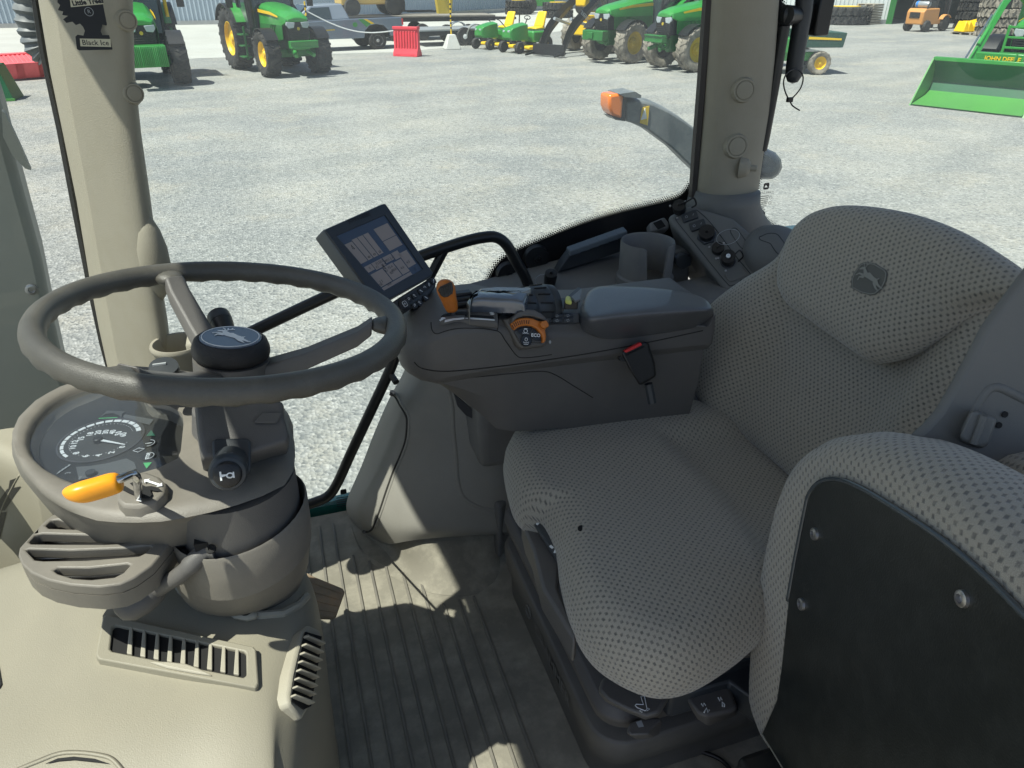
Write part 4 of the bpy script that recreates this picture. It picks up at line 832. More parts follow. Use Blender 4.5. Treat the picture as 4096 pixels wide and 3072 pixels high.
build('lamp_base', MB().slab(qs('Z', [(1344, 203), (1353, 203), (1350, 262), (1330, 259), (1322, 252), (1344, 256)], y=YS-.010), (0, .066, 0)), M['black'], t)
build('cap_plate', MB().slab(qs('Z', [(1338, 203), (1372, 198), (1386, 206), (1384, 212), (1350, 210)], y=YS-.02), (0, .09, 0)), M['gunmetal'], t)
mb = MB().slab(qs('Z', [(1387, 233), (1403, 229), (1399, 271), (1383, 266)], y=YS-.004), (0, .003, 0)); st = build('warning_sticker', mb, M['yellow'], t)
mb = MB().slab(qs('Z', [(1394, 233), (1397, 256), (1385, 259)], y=YS-.007), (0, .003, 0)); build('pictogram', mb, M['white'], st)
# window handle outside and gas strut with cable tie
t = thing('window_handle', 'black curved window handle bracket with a looped cable tie', 'window handle', (1.3, 1.48, .9)); YH = 1.50
mb = MB().tube(cr(qs('C', [(830, -120), (815, 60), (795, 180), (775, 300), (760, 400), (752, 480)], y=YH), 6, False), .019, 14); h_ = build('handle', mb, M['satin'], t)
p = q('C', 752, 482, y=YH); build('end_cap', MB().lathe([(.019, .02), (.018, .0), (.012, -.012), (.001, -.016)], p, (0, 0, 1), 14), M['satin'], h_)
mb = MB().slab(qs('C', [(865, -60), (865, 25), (958, 20), (962, 30), (952, 172), (880, 170), (850, 195), (812, 250), (800, 190), (835, 60), (840, -60)], y=YH+.02), (0, .03, 0)); mb.box(tuple(q('C', 905, 100, y=YH+.03)), (.04, .05, .08)); build('latch_bracket', mb, M['blackm'], t, bevel=.006)
mb = MB().tube(cr(qs('C', [(720, 60), (700, 95), (705, 160)], y=YH-.01), 4, False), .016, 10); mb.cyl(q('C', 700, 95, y=YH-.02), q('C', 760, 100, y=YH), .020); build('ball_joint', mb, M['blackm'], t)
mb = MB().tube(qs('C', [(692, 165), (662, 330), (630, 530), (595, 720), (565, 880), (548, 952)], y=YH-.02), .0125, 12).tube(qs('C', [(545, 955), (530, 1060), (518, 1085)], y=YH-.02), .006, 8); build('gas_strut', mb, M['blackm'], t)
mb = MB().tube(cr(qs('C', [(722, 632), (698, 580), (688, 520), (705, 470), (745, 440), (790, 450), (812, 490), (800, 550), (765, 600), (728, 634)], y=YH-.035), 5, False), .0016, 6); ct = build('cable_tie', mb, M['black'], t)
mb = MB(); mb.box(tuple(q('C', 727, 632, y=YH-.035)), (.013, .008, .010)); mb.tube(cr(qs('C', [(727, 636), (745, 670), (790, 700)], y=YH-.035), 4, False), .0016, 6); build('tie_head', mb, M['black'], ct)
t = thing('work_lamp', 'dark rounded lamp housing outside the rear side window', 'lamp', (1.4, 1.9, .8))
mb = MB().rings([[q('C', 560+(x-560)*k, 1035+(y-1035)*k, y=1.85+dy) for x, y in [(500, 940), (575, 938), (635, 965), (672, 1010), (680, 1060), (660, 1110), (615, 1135), (510, 1138)]] for k, dy in ((.85, -.03), (1, 0), (1, .1), (.8, .14))]); build('housing', mb, mat('lamp_navy', (.025, .035, .055), .4, var=.2, dirt=(.12, .13, .14), dscale=40), t, bevel=.012)
# ---- air freshener on the pillar
t = thing('air_freshener', 'black tree-shaped cardboard air freshener hanging on the left pillar', 'air freshener', tuple(hit(PB, 'D', 365, 100)))
Pf = hit(PB, 'D', 380, 130)+V((0, -.012, 0)); Nf = V((.22, -1, .1)).normalized(); Pf = Pf+Nf*.012
tree = [(245, -60), (238, 10), (250, 22), (240, 42), (262, 48), (258, 62), (282, 66), (262, 80), (275, 95), (300, 90), (315, 104), (332, 98), (345, 112), (352, 128), (346, 148), (322, 144), (313, 152), (319, 204), (330, 209), (465, 206), (470, 198), (464, 152), (450, 146), (425, 146), (418, 130), (425, 102), (440, 106), (452, 92), (468, 96), (484, 84), (468, 68), (483, 52), (462, 42), (478, 30), (468, 12), (480, -5), (470, -60)]
pt = [q('D', *p, P=Pf, N=Nf) for p in tree]; ca = build('card', MB().slab(pt, Nf*.0015), mat('freshener_black', (.015, .017, .02), .6), t)
def lab(pts, name, parent, m, h=.002): return build(name, MB().slab([q('D', *p, P=Pf+Nf*h, N=Nf) for p in pts], Nf*.0004), m, parent)
crm = mat('cream_label', (.6, .57, .42), .7)
lb = lab([(331, 160), (458, 162), (461, 195), (334, 192)], 'lower_label', ca, crm)
lb2 = lab([(288, -20), (436, -26), (438, 16), (294, 30)], 'upper_label', ca, crm)
def dfr(c, x, y, x2, y2, P, N, h=.0026):
    o = q(c, x, y, P=P, N=N); return Fr(o+V(N)*h, q(c, x2, y2, P=P, N=N)-o, n=N)
build('lettering', MB().text(dfr('D', 396, 178, 450, 179, Pf, Nf), 'Black Ice', .0098, 0, bold=.0001), M['black'], lb)
build('lettering', MB().text(dfr('D', 365, 9, 430, 3, Pf, Nf), 'Little Trees', .0088, 0, bold=.0004), M['black'], lb2)
mk = MB().text(dfr('D', 369, 49, 420, 49, Pf, Nf, .002), 'R', .007, 0); fr = dfr('D', 369, 49, 420, 49, Pf, Nf, .002); mk.tube([fr.p(.0055*math.cos(a), .0055*math.sin(a)) for a in [k*math.pi/8 for k in range(16)]], .0005, 4, True); build('registered_mark', mk, M['dim'], ca)
build('cord', MB().tube(qs('D', [(365, -60), (367, -200)], y=1.30), .0008, 5), M['white'], t)
# ---- front console (hood over the dash)
t = thing('front_console', 'beige sunlit front console with air vents under the steering wheel', 'dashboard', (-.4, .8, 0))
TC = t
def hz(x, y):
    z = .505+.12*max(0, -.2-x)**1.0*.6
    z += .035*math.exp(-((x+.30)**2/.02+(y-1.0)**2/.05))
    z -= max(0, .60-y)**1.4*1.1
    z -= .5/(1+math.exp(-(y-1.02)/.012))/(1+math.exp((x+.38)/.03))
    return z
xs = [-.95, -.85, -.75, -.65, -.55, -.47, -.41, -.36, -.31, -.27, -.235, -.20, -.17, -.145, -.12, -.10]
ys = [.0, .1, .2, .28, .35, .41, .46, .51, .56, .61, .66, .71, .76, .82, .88, .94, 1.0, 1.1, 1.25, 1.38]
rows = []
for y in ys:
    e = -.037-.2*max(0, .75-y)-.9*max(0, y-.90)
    xs2 = [x if x > -.2 else x for x in xs]; r = [V((min(x, e-.035-.02*(len(xs)-1-i)) if y > .9 else x, y, hz(x, y)-.008*max(0, (x+.15)/.05)**2)) for i, x in enumerate(xs)]
    zt = r[-1].z; r += [V((e-.028, y, zt-.010)), V((e-.012, y, zt-.030)), V((e-.003, y, zt-.06)), V((e, y, zt-.12)), V((e-.01, y, .2)), V((e-.015, y, 0))]
    rows.append(r)
cn = build('console_shell', MB().grid(rows), M['beige'], t, sub=2, ang=0); CB = bvh(cn)
# centre vent
pc = [hit(CB, 'F', *p) for p in [(590, 803), (1450, 985), (1465, 1215), (548, 1045)]]
o = sum(pc, V())/4; ex = ((pc[1]+pc[2])-(pc[0]+pc[3])).normalized(); ey = ((pc[0]+pc[1])-(pc[3]+pc[2])); f = Fr(o+V((0, 0, .0055)), ex, ey); f = Fr(f.o, f.x, n=f.n if f.n.z > 0 else -f.n)
def fp(f, c, pts): return [f.uv(q(c, *p, P=f.o, N=f.n)) for p in pts]
outr = fp(f, 'F', [(600, 803), (1440, 985), (1452, 1000), (1465, 1190), (1450, 1218), (560, 1052), (545, 1030), (585, 815)]); inn = fp(f, 'F', [(655, 860), (1380, 1008), (1395, 1022), (1397, 1145), (1380, 1158), (640, 1010), (625, 995), (638, 875)])
vf = build('vent_frame', MB().holes(f, outr, [inn], -.018, .004), M['beige'], t, bevel=.0025)
cxy = (sum(a for a, b in inn)/8, sum(b for a, b in inn)/8)
build('vent_cavity', MB().fslab(f, [((a-cxy[0])*1.04+cxy[0], (b-cxy[1])*1.08+cxy[1]) for a, b in inn], -.002, -.001), M['darkhole'], vf)
mb = MB()
for k in range(9):
    a = fp(f, 'F', [(742+k*75, 875+k*15.2), (735+k*75.5, 1022+k*14.5)]); (ax, ay), (bx, by) = a
    mb.fslab(f, [(ax-.0022, ay+.001), (ax+.0022, ay+.001), (bx+.0034, by), (bx-.0034, by)], -.001, .0036)
build('vent_fin', mb, M['beige2'], vf, bevel=.001)
lip = fp(f, 'F', [(850, 1078), (960, 1078), (1060, 1090), (1130, 1115), (1205, 1155), (1100, 1140), (950, 1112)]); build('thumb_lip', MB().fslab(f, lip, .003, .008), M['beige2'], vf, bevel=.002)
# side vent on the edge towards the seat
sv = [(1718, 885), (1760, 845), (1815, 870), (1832, 900), (1822, 990), (1790, 1180), (1768, 1300), (1718, 1385), (1648, 1300), (1642, 1240), (1660, 1120), (1690, 990)]
h3 = [hit(CB, 'F', *p) for p in [(1740, 880), (1790, 1000), (1700, 1300), (1670, 1100), (1760, 1150)]]; Ps = sum(h3, V())/5; Ns = (h3[2]-h3[0]).cross(h3[1]-h3[3]); Ns = Ns.normalized() if Ns.dot(CAM-Ps) > 0 else -Ns.normalized(); Ps = Ps+Ns*.010; print('sidevent', Ps, Ns); f = Fr(Ps, (0, -1, 0), n=Ns)
o2 = fp(f, 'F', sv); mb = MB().fslab(f, o2, -.05, -.002); sb = build('side_vent', mb, M['beige2'], t, bevel=.004)
i2 = fp(f, 'F', [(1728, 888), (1820, 915), (1812, 1000), (1760, 1310), (1720, 1328), (1650, 1278), (1650, 1235), (1700, 1000)]); build('vent_cavity', MB().fslab(f, i2, -.001, .0006), M['darkhole'], sb)
mb = MB()
for k in range(8):
    x0, x1 = 1716-k*10.5, 1812-k*9.0; y0, y1 = 912+k*48, 958+k*48
    a, b = fp(f, 'F', [(x0, y0), (x1, y1)]); c_, d_ = fp(f, 'F', [(x0-3, y0+13), (x1-3, y1+13)])
    mb.rings([[f.p(*a, 0), f.p(*b, 0), f.p(*d_, 0), f.p(*c_, 0)], [f.p(*a, .007), f.p(*b, .009), f.p(*d_, .011), f.p(*c_, .009)]])
build('vent_fin', mb, M['beige2'], sb, bevel=.0015)
# handle recess at the bottom, windscreen vents at the left edge
def seam(b, c, pts, r, parent, m, name='seam', up=0, n=5, closed=False, n_=6):
    P2 = cr([V((*p, 0)) for p in pts], n_, closed); mb = MB().tube([hit(b, c, p.x, p.y, up) for p in P2], r, n, closed); return build(name, mb, m, parent, ang=0)
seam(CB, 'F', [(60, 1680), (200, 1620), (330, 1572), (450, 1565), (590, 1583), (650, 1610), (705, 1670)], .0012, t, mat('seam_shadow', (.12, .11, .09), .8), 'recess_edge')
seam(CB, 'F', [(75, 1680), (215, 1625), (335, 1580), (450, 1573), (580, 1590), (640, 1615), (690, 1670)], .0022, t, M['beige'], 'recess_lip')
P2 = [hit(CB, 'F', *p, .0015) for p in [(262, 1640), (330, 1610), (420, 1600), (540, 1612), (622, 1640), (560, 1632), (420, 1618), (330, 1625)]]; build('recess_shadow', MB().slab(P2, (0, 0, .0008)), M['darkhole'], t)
for pts in ([(60, 32), (100, 18), (78, 70), (52, 78)], [(45, 80), (120, 66), (30, 200), (-40, 200)], [(-60, 222), (40, 210), (2, 360), (-60, 360)], [(-20, 1000), (12, 1190), (0, 1212), (-60, 1225)]):
    P2 = [hit(CB, 'F', *p, .001) for p in pts]; build('defroster_slot', MB().slab(P2, (0, 0, .001)), M['darkhole'], t)
seam(CB, 'F', [(110, 0), (70, 70), (20, 170), (-20, 290)], .002, t, M['beige'], 'slot_rib')
# ---- steering column
ts = thing('steering_column', 'grey-brown steering column with instrument housing and horn stalk', 'steering column', (-.12, .78, .45)); 
ax = [(.46, .065, -.127, .850), (.48, .073, -.127, .846), (.505, .079, -.126, .838), (.53, .0835, -.124, .820), (.555, .0845, -.122, .806), (.585, .084, -.117, .793), (.61, .082, -.112, .784), (.635, .079, -.108, .779)]
rs = [[V((x+r*1.02*math.cos(a), y+r*.98*math.sin(a), z)) for a in [2*math.pi*k/40 for k in range(40)]] for z, r, x, y in ax]
lc = build('lower_cover', MB().rings(rs), M['taupe'], ts, ang=60)
rs = [[V((-.108+r*1.0*math.cos(a), .777+r*.98*math.sin(a), z+.012*math.cos(a-.3))) for a in [2*math.pi*k/40 for k in range(40)]] for z, r in ((.60, .0810), (.625, .083), (.665, .084), (.668, .082), (.655, .078), (.62, .076))]
build('collar', MB().rings(rs), M['taupe'], ts, ang=60)
build('inner_sleeve', MB().lathe([(.072, 0), (.073, .12)], (-.106, .777, .6), (0, 0, 1), 36), M['taupe_d'], ts)
seam_m = mat('joint_line', (.02, .02, .02), .8)
# base bezel with screw
p = hit(CB, 'F', 1400, 800, .003); mb = MB().slab([hit(CB, 'F', *x, .001) for x in [(1230, 755), (1330, 740), (1430, 735), (1462, 770), (1470, 830), (1400, 845), (1330, 832), (1280, 800)]], (0, 0, .012)); bz = build('base_lug', mb, M['beige2'], ts, bevel=.006)
bolt(bz, p+V((0, -.002, .011)), (0, -.3, 1), .0085, M['screw'])
mb = MB().tube([hit(CB, 'F', *x, .002) for x in [(1000, 610), (1030, 660), (1100, 720), (1220, 762), (1330, 780), (1480, 800), (1600, 790), (1690, 740), (1730, 690)]], .006, 8); build('base_ring', mb, M['beige2'], ts)
# ---- instrument housing
zc = .735; hc = (-.225, .905)
def loopz(c, pts, z, N=56, ce=hc): return [V((a, b, z)) for a, b in polar([tuple(q(c, *p, z=z)[:2]) for p in pts], ce, N)]
o_top = [(95, 870), (180, 790), (290, 725), (420, 680), (700, 645), (1000, 645), (1250, 675), (1420, 745), (1500, 830), (1530, 980), (1535, 1100), (1500, 1190), (1400, 1245), (1250, 1300), (1050, 1355), (850, 1392), (640, 1400), (480, 1385), (330, 1330), (220, 1260), (120, 1150), (65, 1040), (60, 950)]
lens = [(400, 725), (330, 750), (240, 810), (170, 890), (138, 960), (135, 1020), (160, 1080), (230, 1145), (330, 1200), (420, 1230), (520, 1225), (640, 1190), (820, 1140), (938, 1082), (945, 1020), (957, 900), (948, 850), (880, 815), (760, 790), (700, 640), (560, 660)]
o_bot = [(60, 990), (160, 850), (400, 730), (1000, 665), (1420, 765), (1525, 900), (1535, 1140), (1500, 1225), (1400, 1300), (1250, 1360), (1050, 1410), (850, 1440), (640, 1446), (470, 1428), (320, 1372), (200, 1290), (110, 1180), (66, 1080)]
def mixl(a, b, k, dz=0): return [p.lerp(r, k)+V((0, 0, dz)) for p, r in zip(a, b)]
LO = loopz('E', o_top, zc); LL = loopz('E', lens, zc-.002); LB = loopz('E', o_bot, zc-.035)
Cc = V((hc[0], hc[1], 0))
def shrink(l, k, z): return [V((hc[0]+(p.x-hc[0])*k, hc[1]+(p.y-hc[1])*k, z)) for p in l]
rs = [shrink(LB, .70, zc-.12), shrink(LB, .93, zc-.075), LB, mixl(LB, LO, .5, .002), mixl(LO, LO, 0, -.006), mixl(LO, LL, .06, .001), mixl(LO, LL, .2, .004), mixl(LO, LL, .55, .0045), mixl(LO, LL, .85, .003), mixl(LL, LL, 0, .001), shrink(LL, .985, zc-.006), shrink(LL, .96, zc-.018), shrink(LL, .9, zc-.03)]
hs = build('instrument_housing', MB().rings(rs, True, True), M['taupe'], ts, ang=55); HB = bvh(hs)
ti = build('gauge_face', MB().slab(shrink(LL, .955, zc-.024), (0, 0, .001)), mat('gauge_black', (.02, .021, .022), .5), hs)
lg = build('gauge_lens', MB().slab(shrink(LL, .98, zc-.0085), (0, 0, .0006)), M['lensglass'], hs)
gz = zc-.0225
def gq(x, y, c='S', z=gz): return q(c, x, y, z=z)
gc = gq(890, 575); e1, e2 = gq(1262, 500), gq(520, 650); rd = (e1-e2).length/2; gc = (e1+e2)/2
gf = Fr(gc, V((0, 1, 0))*-1 if 0 else V((.05, 1, 0)), n=V((0, 0, 1)))   # x of the writing runs along +Y, up is -X
mb = MB(); mb.lathe([(rd*1.06, 0), (rd*1.06, .0014), (rd*1.02, .0016), (rd*1.0, .0004)], gc, (0, 0, 1), 64, cap1=False); build('dial_bezel', mb, mat('dial_ring', (.07, .07, .075), .3), ti)
build('dial', MB().lathe([(rd, 0), (rd, .0006)], gc, (0, 0, 1), 64), mat('dial_charcoal', (.045, .046, .045), .55), ti)
# arc of thick ticks and numerals; angle measured from the writing's x axis
def ga(wx, wy): p = gq(wx, wy); a, b = gf.uv(p); return math.atan2(b, a), math.hypot(a, b)
mb = MB(); na = [ga(*p)[0] for p in [(1200, 505), (1085, 470), (985, 460), (900, 470), (830, 485), (700, 530), (560, 600), (540, 690), (600, 735)]]
A0 = na[0]; A1 = na[8]
if A1 < A0: A1 += 2*math.pi
nseg = 15
for k in range(nseg):
    a0 = A0+(A1-A0)*k/nseg; a1 = A0+(A1-A0)*(k+.82)/nseg; st = 4; wdt = .12*(1-k/nseg*.4)
    o_ = [(rd*.97*math.cos(a0+(a1-a0)*j/st), rd*.97*math.sin(a0+(a1-a0)*j/st)) for j in range(st+1)]; i_ = [(rd*(.97-wdt)*math.cos(a0+(a1-a0)*j/st), rd*(.97-wdt)*math.sin(a0+(a1-a0)*j/st)) for j in range(st+1)]
    mb.fslab(gf, o_+i_[::-1], .0008, .001)
build('tick_band', mb, M['white'], ti)
mb = MB()
for s, px in (('0', (1085, 640)), ('2', (990, 690)), ('4', (875, 715)), ('6', (760, 722)), ('8', (678, 695)), ('10', (648, 645)), ('12', (665, 600)), ('15', (720, 568)), ('18', (800, 528)), ('20', (872, 512)), ('30', (938, 508)), ('40', (1000, 508)), ('50', (1052, 520)), ('60', (1095, 532))):
    fr = Fr(gq(*px)+V((0, 0, .0009)), gf.x, n=gf.n); mb.text(fr, s, .0105, 0, bold=.0003)
for k in range(44):
    a = A0+.1+(A1-A0+1.9)*k/44; rr = rd*.76; mb.box((rr*math.cos(a), rr*math.sin(a), .001), (.0008, .0008, .0003), gf)
build('numerals', mb, M['white'], ti)
n0, n1 = gf.uv(gq(905, 598)), gf.uv(gq(1112, 636)); nd = build('needle', MB().ribbon(gf, [n0, n1], [.0042, .0014], .0035, .0006), M['white'], ti)
build('needle_hub', MB().lathe([(.0062, 0), (.0062, .006), (.005, .007)], gq(875, 592), (0, 0, 1), 20), M['black'], nd)
def gpoly(pts, name, m, h=.001): return build(name, MB().slab([gq(*p)+V((0, 0, h)) for p in pts], (0, 0, .0004)), m, ti)
lcd = mat('lcd_grey', (.11, .115, .115), .35)
gpoly([(1110, 355), (1360, 400), (1325, 448), (1105, 392), (1092, 372)], 'display_field', lcd); gpoly([(880, 385), (950, 322), (1115, 328), (1085, 350), (1075, 385), (1050, 360), (1000, 345), (940, 350)], 'display_field', mat('lcd_dim', (.075, .08, .08), .4))
gpoly([(675, 820), (800, 812), (950, 788), (1120, 745), (1190, 780), (1210, 835), (1100, 880), (900, 905), (700, 930)], 'display_field', lcd)
gm = mat('green_indicator', (.10, .55, .18), .4); gpoly([(1270, 785), (1345, 780), (1298, 835)], 'arrow_lamp', gm); gpoly([(1295, 545), (1340, 495), (1375, 545)], 'arrow_lamp', mat('green_unlit', (.04, .16, .1), .4))
gpoly([(875, 388), (1040, 380), (1040, 384), (875, 393)], 'green_bar', gm)
for px, s, r_ in (((1320, 612), 'i', 60), ((1312, 726), 'STOP', 62)):
    a, b = gq(px[0]-r_, px[1]+5), gq(px[0]+r_, px[1]-5); r = (b-a).length/2; c_ = (a+b)/2
    w_ = build('warning_lamp', MB().lathe([(r, 0), (r, .0016)], c_, (0, 0, 1), 28), mat('lamp_black', (.012, .013, .015), .3), ti); build('lamp_ring', MB().tube([c_+V((r*.85*math.cos(k*.2), r*.85*math.sin(k*.2), .002)) for k in range(-9, 8)], .0004, 4), M['white'], ti)
    build('lamp_symbol', MB().text(Fr(c_+V((0, 0, .0018)), gf.x, n=gf.n), s, .012 if s == 'i' else .0062, 0, bold=.0003), M['white'], ti)
gpoly([(1165, 675), (1225, 635), (1295, 650), (1235, 690)], 'warning_field', M['black']); mb = MB().tube([gq(*p)+V((0, 0, .0018)) for p in [(1180, 680), (1232, 655), (1280, 662), (1225, 692)]], .0005, 4, True); build('warning_mark', mb, M['white'], ti)
mb = MB()
for k in range(4): mb.slab([gq(500+k*33, 885-k*22)+V((0, 0, .001)), gq(528+k*30, 870-k*20)+V((0, 0, .001)), gq(555+k*24, 845-k*16)+V((0, 0, .001)), gq(528+k*26, 855-k*18)+V((0, 0, .001))], (0, 0, .0003))
mb.text(Fr(gq(605, 872)+V((0, 0, .001)), gf.x, n=gf.n), '3', .009, 0); mb.text(Fr(gq(712, 920)+V((0, 0, .0016)), gf.x, n=gf.n), '1000', .004, 0); build('small_scale', mb, M['dim'], ti)
build('small_knob', MB().lathe([(.006, 0), (.006, .006)], gq(810, 890), (0, 0, 1), 20), M['satin'], ti)
# lower part of the column head with horn plate
colh = [(1010, 815), (1030, 960), (1045, 1060), (1110, 1130), (1240, 1160), (1500, 1060), (1520, 980), (1500, 860), (1485, 790), (1250, 760), (1060, 775)]
Pk = V((-.10, .73, .76)); Nk = V((.12, -.62, .77)).normalized(); f = Fr(Pk, (1, 0, 0), n=Nk); ch_ = fp(f, 'E', [(1010, 800), (1020, 940), (1045, 1085), (1240, 1085), (1500, 1000), (1510, 960), (1485, 870), (1478, 785), (1250, 740), (1060, 760)])
cxx = (sum(a for a, b in ch_)/len(ch_), sum(b for a, b in ch_)/len(ch_))
def sc2(p, k): return [((a-cxx[0])*k+cxx[0], (b-cxx[1])*k+cxx[1]) for a, b in p]
hd = build('column_head', MB().rings([[f.p(a, b, -.09) for a, b in sc2(ch_, 1.0)], [f.p(a, b, -.012) for a, b in sc2(ch_, 1.0)], [f.p(a, b, -.003) for a, b in sc2(ch_, .97)], [f.p(a, b, .0) for a, b in sc2(ch_, .9)]]), M['taupe_d'], ts, bevel=.004, ang=40); HH = bvh(hd)
# small raised tab and oval on the head
tb_ = [hit(HH, 'E', *p, .0005) for p in [(1320, 905), (1365, 850), (1470, 850), (1440, 905)]]; build('raised_tab', MB().slab(tb_, Nk*.004), M['taupe_d'], hd, bevel=.0015)
hp = fp(f, 'E', [(1105, 1005), (1125, 992), (1290, 988), (1306, 1005), (1308, 1150), (1290, 1170), (1180, 1190), (1110, 1130)]); pl = build('stalk_plate', MB().fslab(f, hp, -.004, .008), M['satin'], ts, bevel=.006)
h0 = q('E', 1205, 1085, P=f.p(0, 0, .0), N=f.n); h1 = q('E', 1186, 1165, P=f.p(0, 0, .045), N=f.n); axh = (h1-h0).normalized(); r_ = 98*.7685/FPX*(h1-CAM).dot(fw)
hk = build('horn_stalk', MB().lathe([(r_*.9, -.045), (r_*.93, -.02), (r_*.98, -.018), (r_*1.0, -.004), (r_*.9, .0), (r_*.78, .001)], h1, axh, 36), M['satin'], ts, ang=40)
build('horn_button', MB().lathe([(r_*.74, -.002), (r_*.72, .004), (r_*.62, .006), (.001, .0065)], h1, axh, 32), M['black'], hk, ang=50)
fh = Fr(h1+axh*.0068, V((1, -.2, 0)), n=axh); mb = MB(); s = .0075
mb.fslab(fh, [(-1.0*s, .75*s), (-.75*s, .75*s), (-.75*s, .3*s), (.1*s, .25*s), (.1*s, .1*s), (-.75*s, -.1*s), (-.75*s, -.6*s), (-1.0*s, -.6*s)], 0, .0004); mb.tube([fh.p(.35*s+.42*s*math.cos(a), .05*s+.34*s*math.sin(a), .0003) for a in [k*math.pi/8 for k in range(16)]], .0009, 4, True); mb.fslab(fh, [(.75*s, .5*s), (.95*s, .5*s), (.95*s, -.4*s), (.75*s, -.4*s)], 0, .0004); build('horn_symbol', mb, M['white'], hk)
for a_, s_ in ((1.45, '<->'), (.3, 'o')): 
    pp = h1+axh*-.009+(fh.x*math.cos(a_)+fh.y*math.sin(a_))*r_*1.003; build('stalk_mark', MB().text(Fr(pp, -(fh.x*-math.sin(a_)+fh.y*math.cos(a_)), n=(fh.x*math.cos(a_)+fh.y*math.sin(a_))), s_, .007, .0004), M['dim'], hk)
# ---- shuttle lever
ob = [hit(HB, 'S', *p) for p in [(1050, 960), (1180, 935), (1330, 935), (1440, 975), (1500, 1040), (1490, 1120), (1400, 1210), (1250, 1265), (1110, 1255), (1055, 1190), (1050, 1080)]]
cb = sum(ob, V())/len(ob); top = [cb+(p-cb)*.93+V((0, 0, .014)) for p in ob]; bb = build('shuttle_base', MB().rings([[p+V((0, 0, -.004)) for p in ob], [cb+(p-cb)*.96+V((0, 0, .011)) for p in ob], top]), M['taupe'], ts, bevel=.003, ang=50); BB = bvh(bb)
zt = max(p.z for p in top)
mb = MB().slab([q('S', *p, z=zt+.0006) for p in [(1070, 985), (1110, 985), (1150, 1010), (1185, 1030), (1210, 1015), (1150, 960), (1200, 945), (1290, 990), (1340, 985), (1400, 1000), (1430, 1028), (1380, 1030), (1330, 1020), (1345, 1060), (1320, 1092), (1270, 1092), (1200, 1070), (1130, 1040), (1070, 1010)]], (0, 0, .0006)); build('lever_slot', mb, M['darkhole'], bb)
mb = MB().text(Fr(q('S', 1240, 1105, z=zt+.001), V((.6, .8, 0)), n=V((0, 0, 1))), 'P', .0095, 0, bold=.0002); fa = Fr(q('S', 1355, 955, z=zt+.001), q('S', 1430, 985, z=zt)-q('S', 1280, 935, z=zt), n=V((0, 0, 1)))
mb.fslab(fa, [(.014, 0), (.009, .004), (.009, .0014), (-.009, .0014), (-.009, .004), (-.014, 0), (-.009, -.004), (-.009, -.0014), (.009, -.0014), (.009, -.004)], 0, .0004); build('shift_marks', mb, M['white'], bb)
r0 = q('S', 1232, 1085, z=zt-.004); zl = zt+.062
rp = [r0, q('S', 1222, 1000, z=zt+.028), q('S', 1215, 925, z=zt+.052), q('S', 1195, 885, z=zl-.002), q('S', 1150, 882, z=zl+.001), q('S', 1060, 922, z=zl+.002), q('S', 1000, 940, z=zl+.002)]
lv = build('lever_rod', MB().tube(cr(rp, 6, False), .0044, 14), M['chrome'], ts, ang=0)
g0, g1 = q('S', 1065, 945, z=zl+.002), q('S', 690, 1050, z=zl-.006); g2 = q('S', 560, 1050, z=zl-.006)
gpt = [(1070, 950, 58), (1040, 950, 72), (960, 972, 78), (880, 998, 76), (800, 1020, 78), (720, 1040, 76), (650, 1050, 62), (590, 1052, 44), (556, 1048, 18)]
gr_ = MB(); rs = []; gd = (g1-g0).normalized(); 
for x, y, r in gpt:
    c_ = q('S', x, y, z=zl-.001); rr = 1.22*r*.4521/FPX*(c_-CAM).dot(fw); u = gd.cross(V((0, 0, 1))).normalized(); w_ = u.cross(gd); rs.append([c_+u*math.copysign(abs(math.cos(a))**.8, math.cos(a))*rr*1.0+w_*math.copysign(abs(math.sin(a))**.8, math.sin(a))*rr*1.05 for a in [2*math.pi*k/20 for k in range(20)]])
lg_ = build('lever_grip', MB().rings(rs), M['orange'], ts, ang=60, sub=1)
# ---- grille tray under the instruments
zg = .665; gd_ = mat('tray_shade', (.05, .048, .045), .6)  # dark colour of the plate that imitates shade below the slots
f = Fr(V((-.25, .75, zg)), (1, 0, 0), n=V((.04, -.06, 1)))
oG = fp(f, 'F', [(310, 225), (260, 262), (180, 345), (112, 420), (105, 460), (125, 510), (180, 560), (270, 600), (400, 628), (560, 640), (680, 625), (760, 590), (860, 520), (960, 400), (1040, 290), (1030, 280), (800, 290), (500, 255)])
s1 = fp(f, 'F', [(258, 292), (290, 262), (330, 258), (420, 285), (540, 298), (535, 314), (400, 312), (280, 308)]); s2 = fp(f, 'F', [(165, 385), (200, 345), (240, 337), (500, 345), (800, 335), (940, 308), (950, 320), (905, 372), (860, 385), (600, 398), (350, 398), (180, 396)])
s3 = fp(f, 'F', [(145, 430), (165, 425), (400, 432), (700, 420), (845, 402), (865, 410), (820, 450), (790, 465), (500, 488), (250, 492), (200, 487)]); s4 = fp(f, 'F', [(303, 545), (330, 530), (500, 532), (720, 508), (742, 515), (700, 560), (650, 585), (520, 598), (420, 592), (330, 565)])
tg = build('grille_top', MB().holes(f, oG, [s1, s2, s3, s4], -.013, .002), M['taupe'], ts, bevel=.002)
cg = (sum(a for a, b in oG)/len(oG), sum(b for a, b in oG)/len(oG)); so_ = [((a-cg[0])*.985+cg[0], (b-cg[1])*.985+cg[1]) for a, b in oG]; si = [((a-cg[0])*.93+cg[0], (b-cg[1])*.92+cg[1]) for a, b in oG]
b0 = len(so_); mb = MB().rings([[f.p(a, b, -.0125) for a, b in [((a-cg[0])*1.001+cg[0], (b-cg[1])*1.001+cg[1]) for a, b in oG]], [f.p(a, b, -.036) for a, b in so_], [f.p(a, b, -.038) for a, b in si], [f.p(a, b, -.0132) for a, b in si]], closed=True); build('grille_wall', mb, M['taupe'], tg, bevel=0, ang=30)
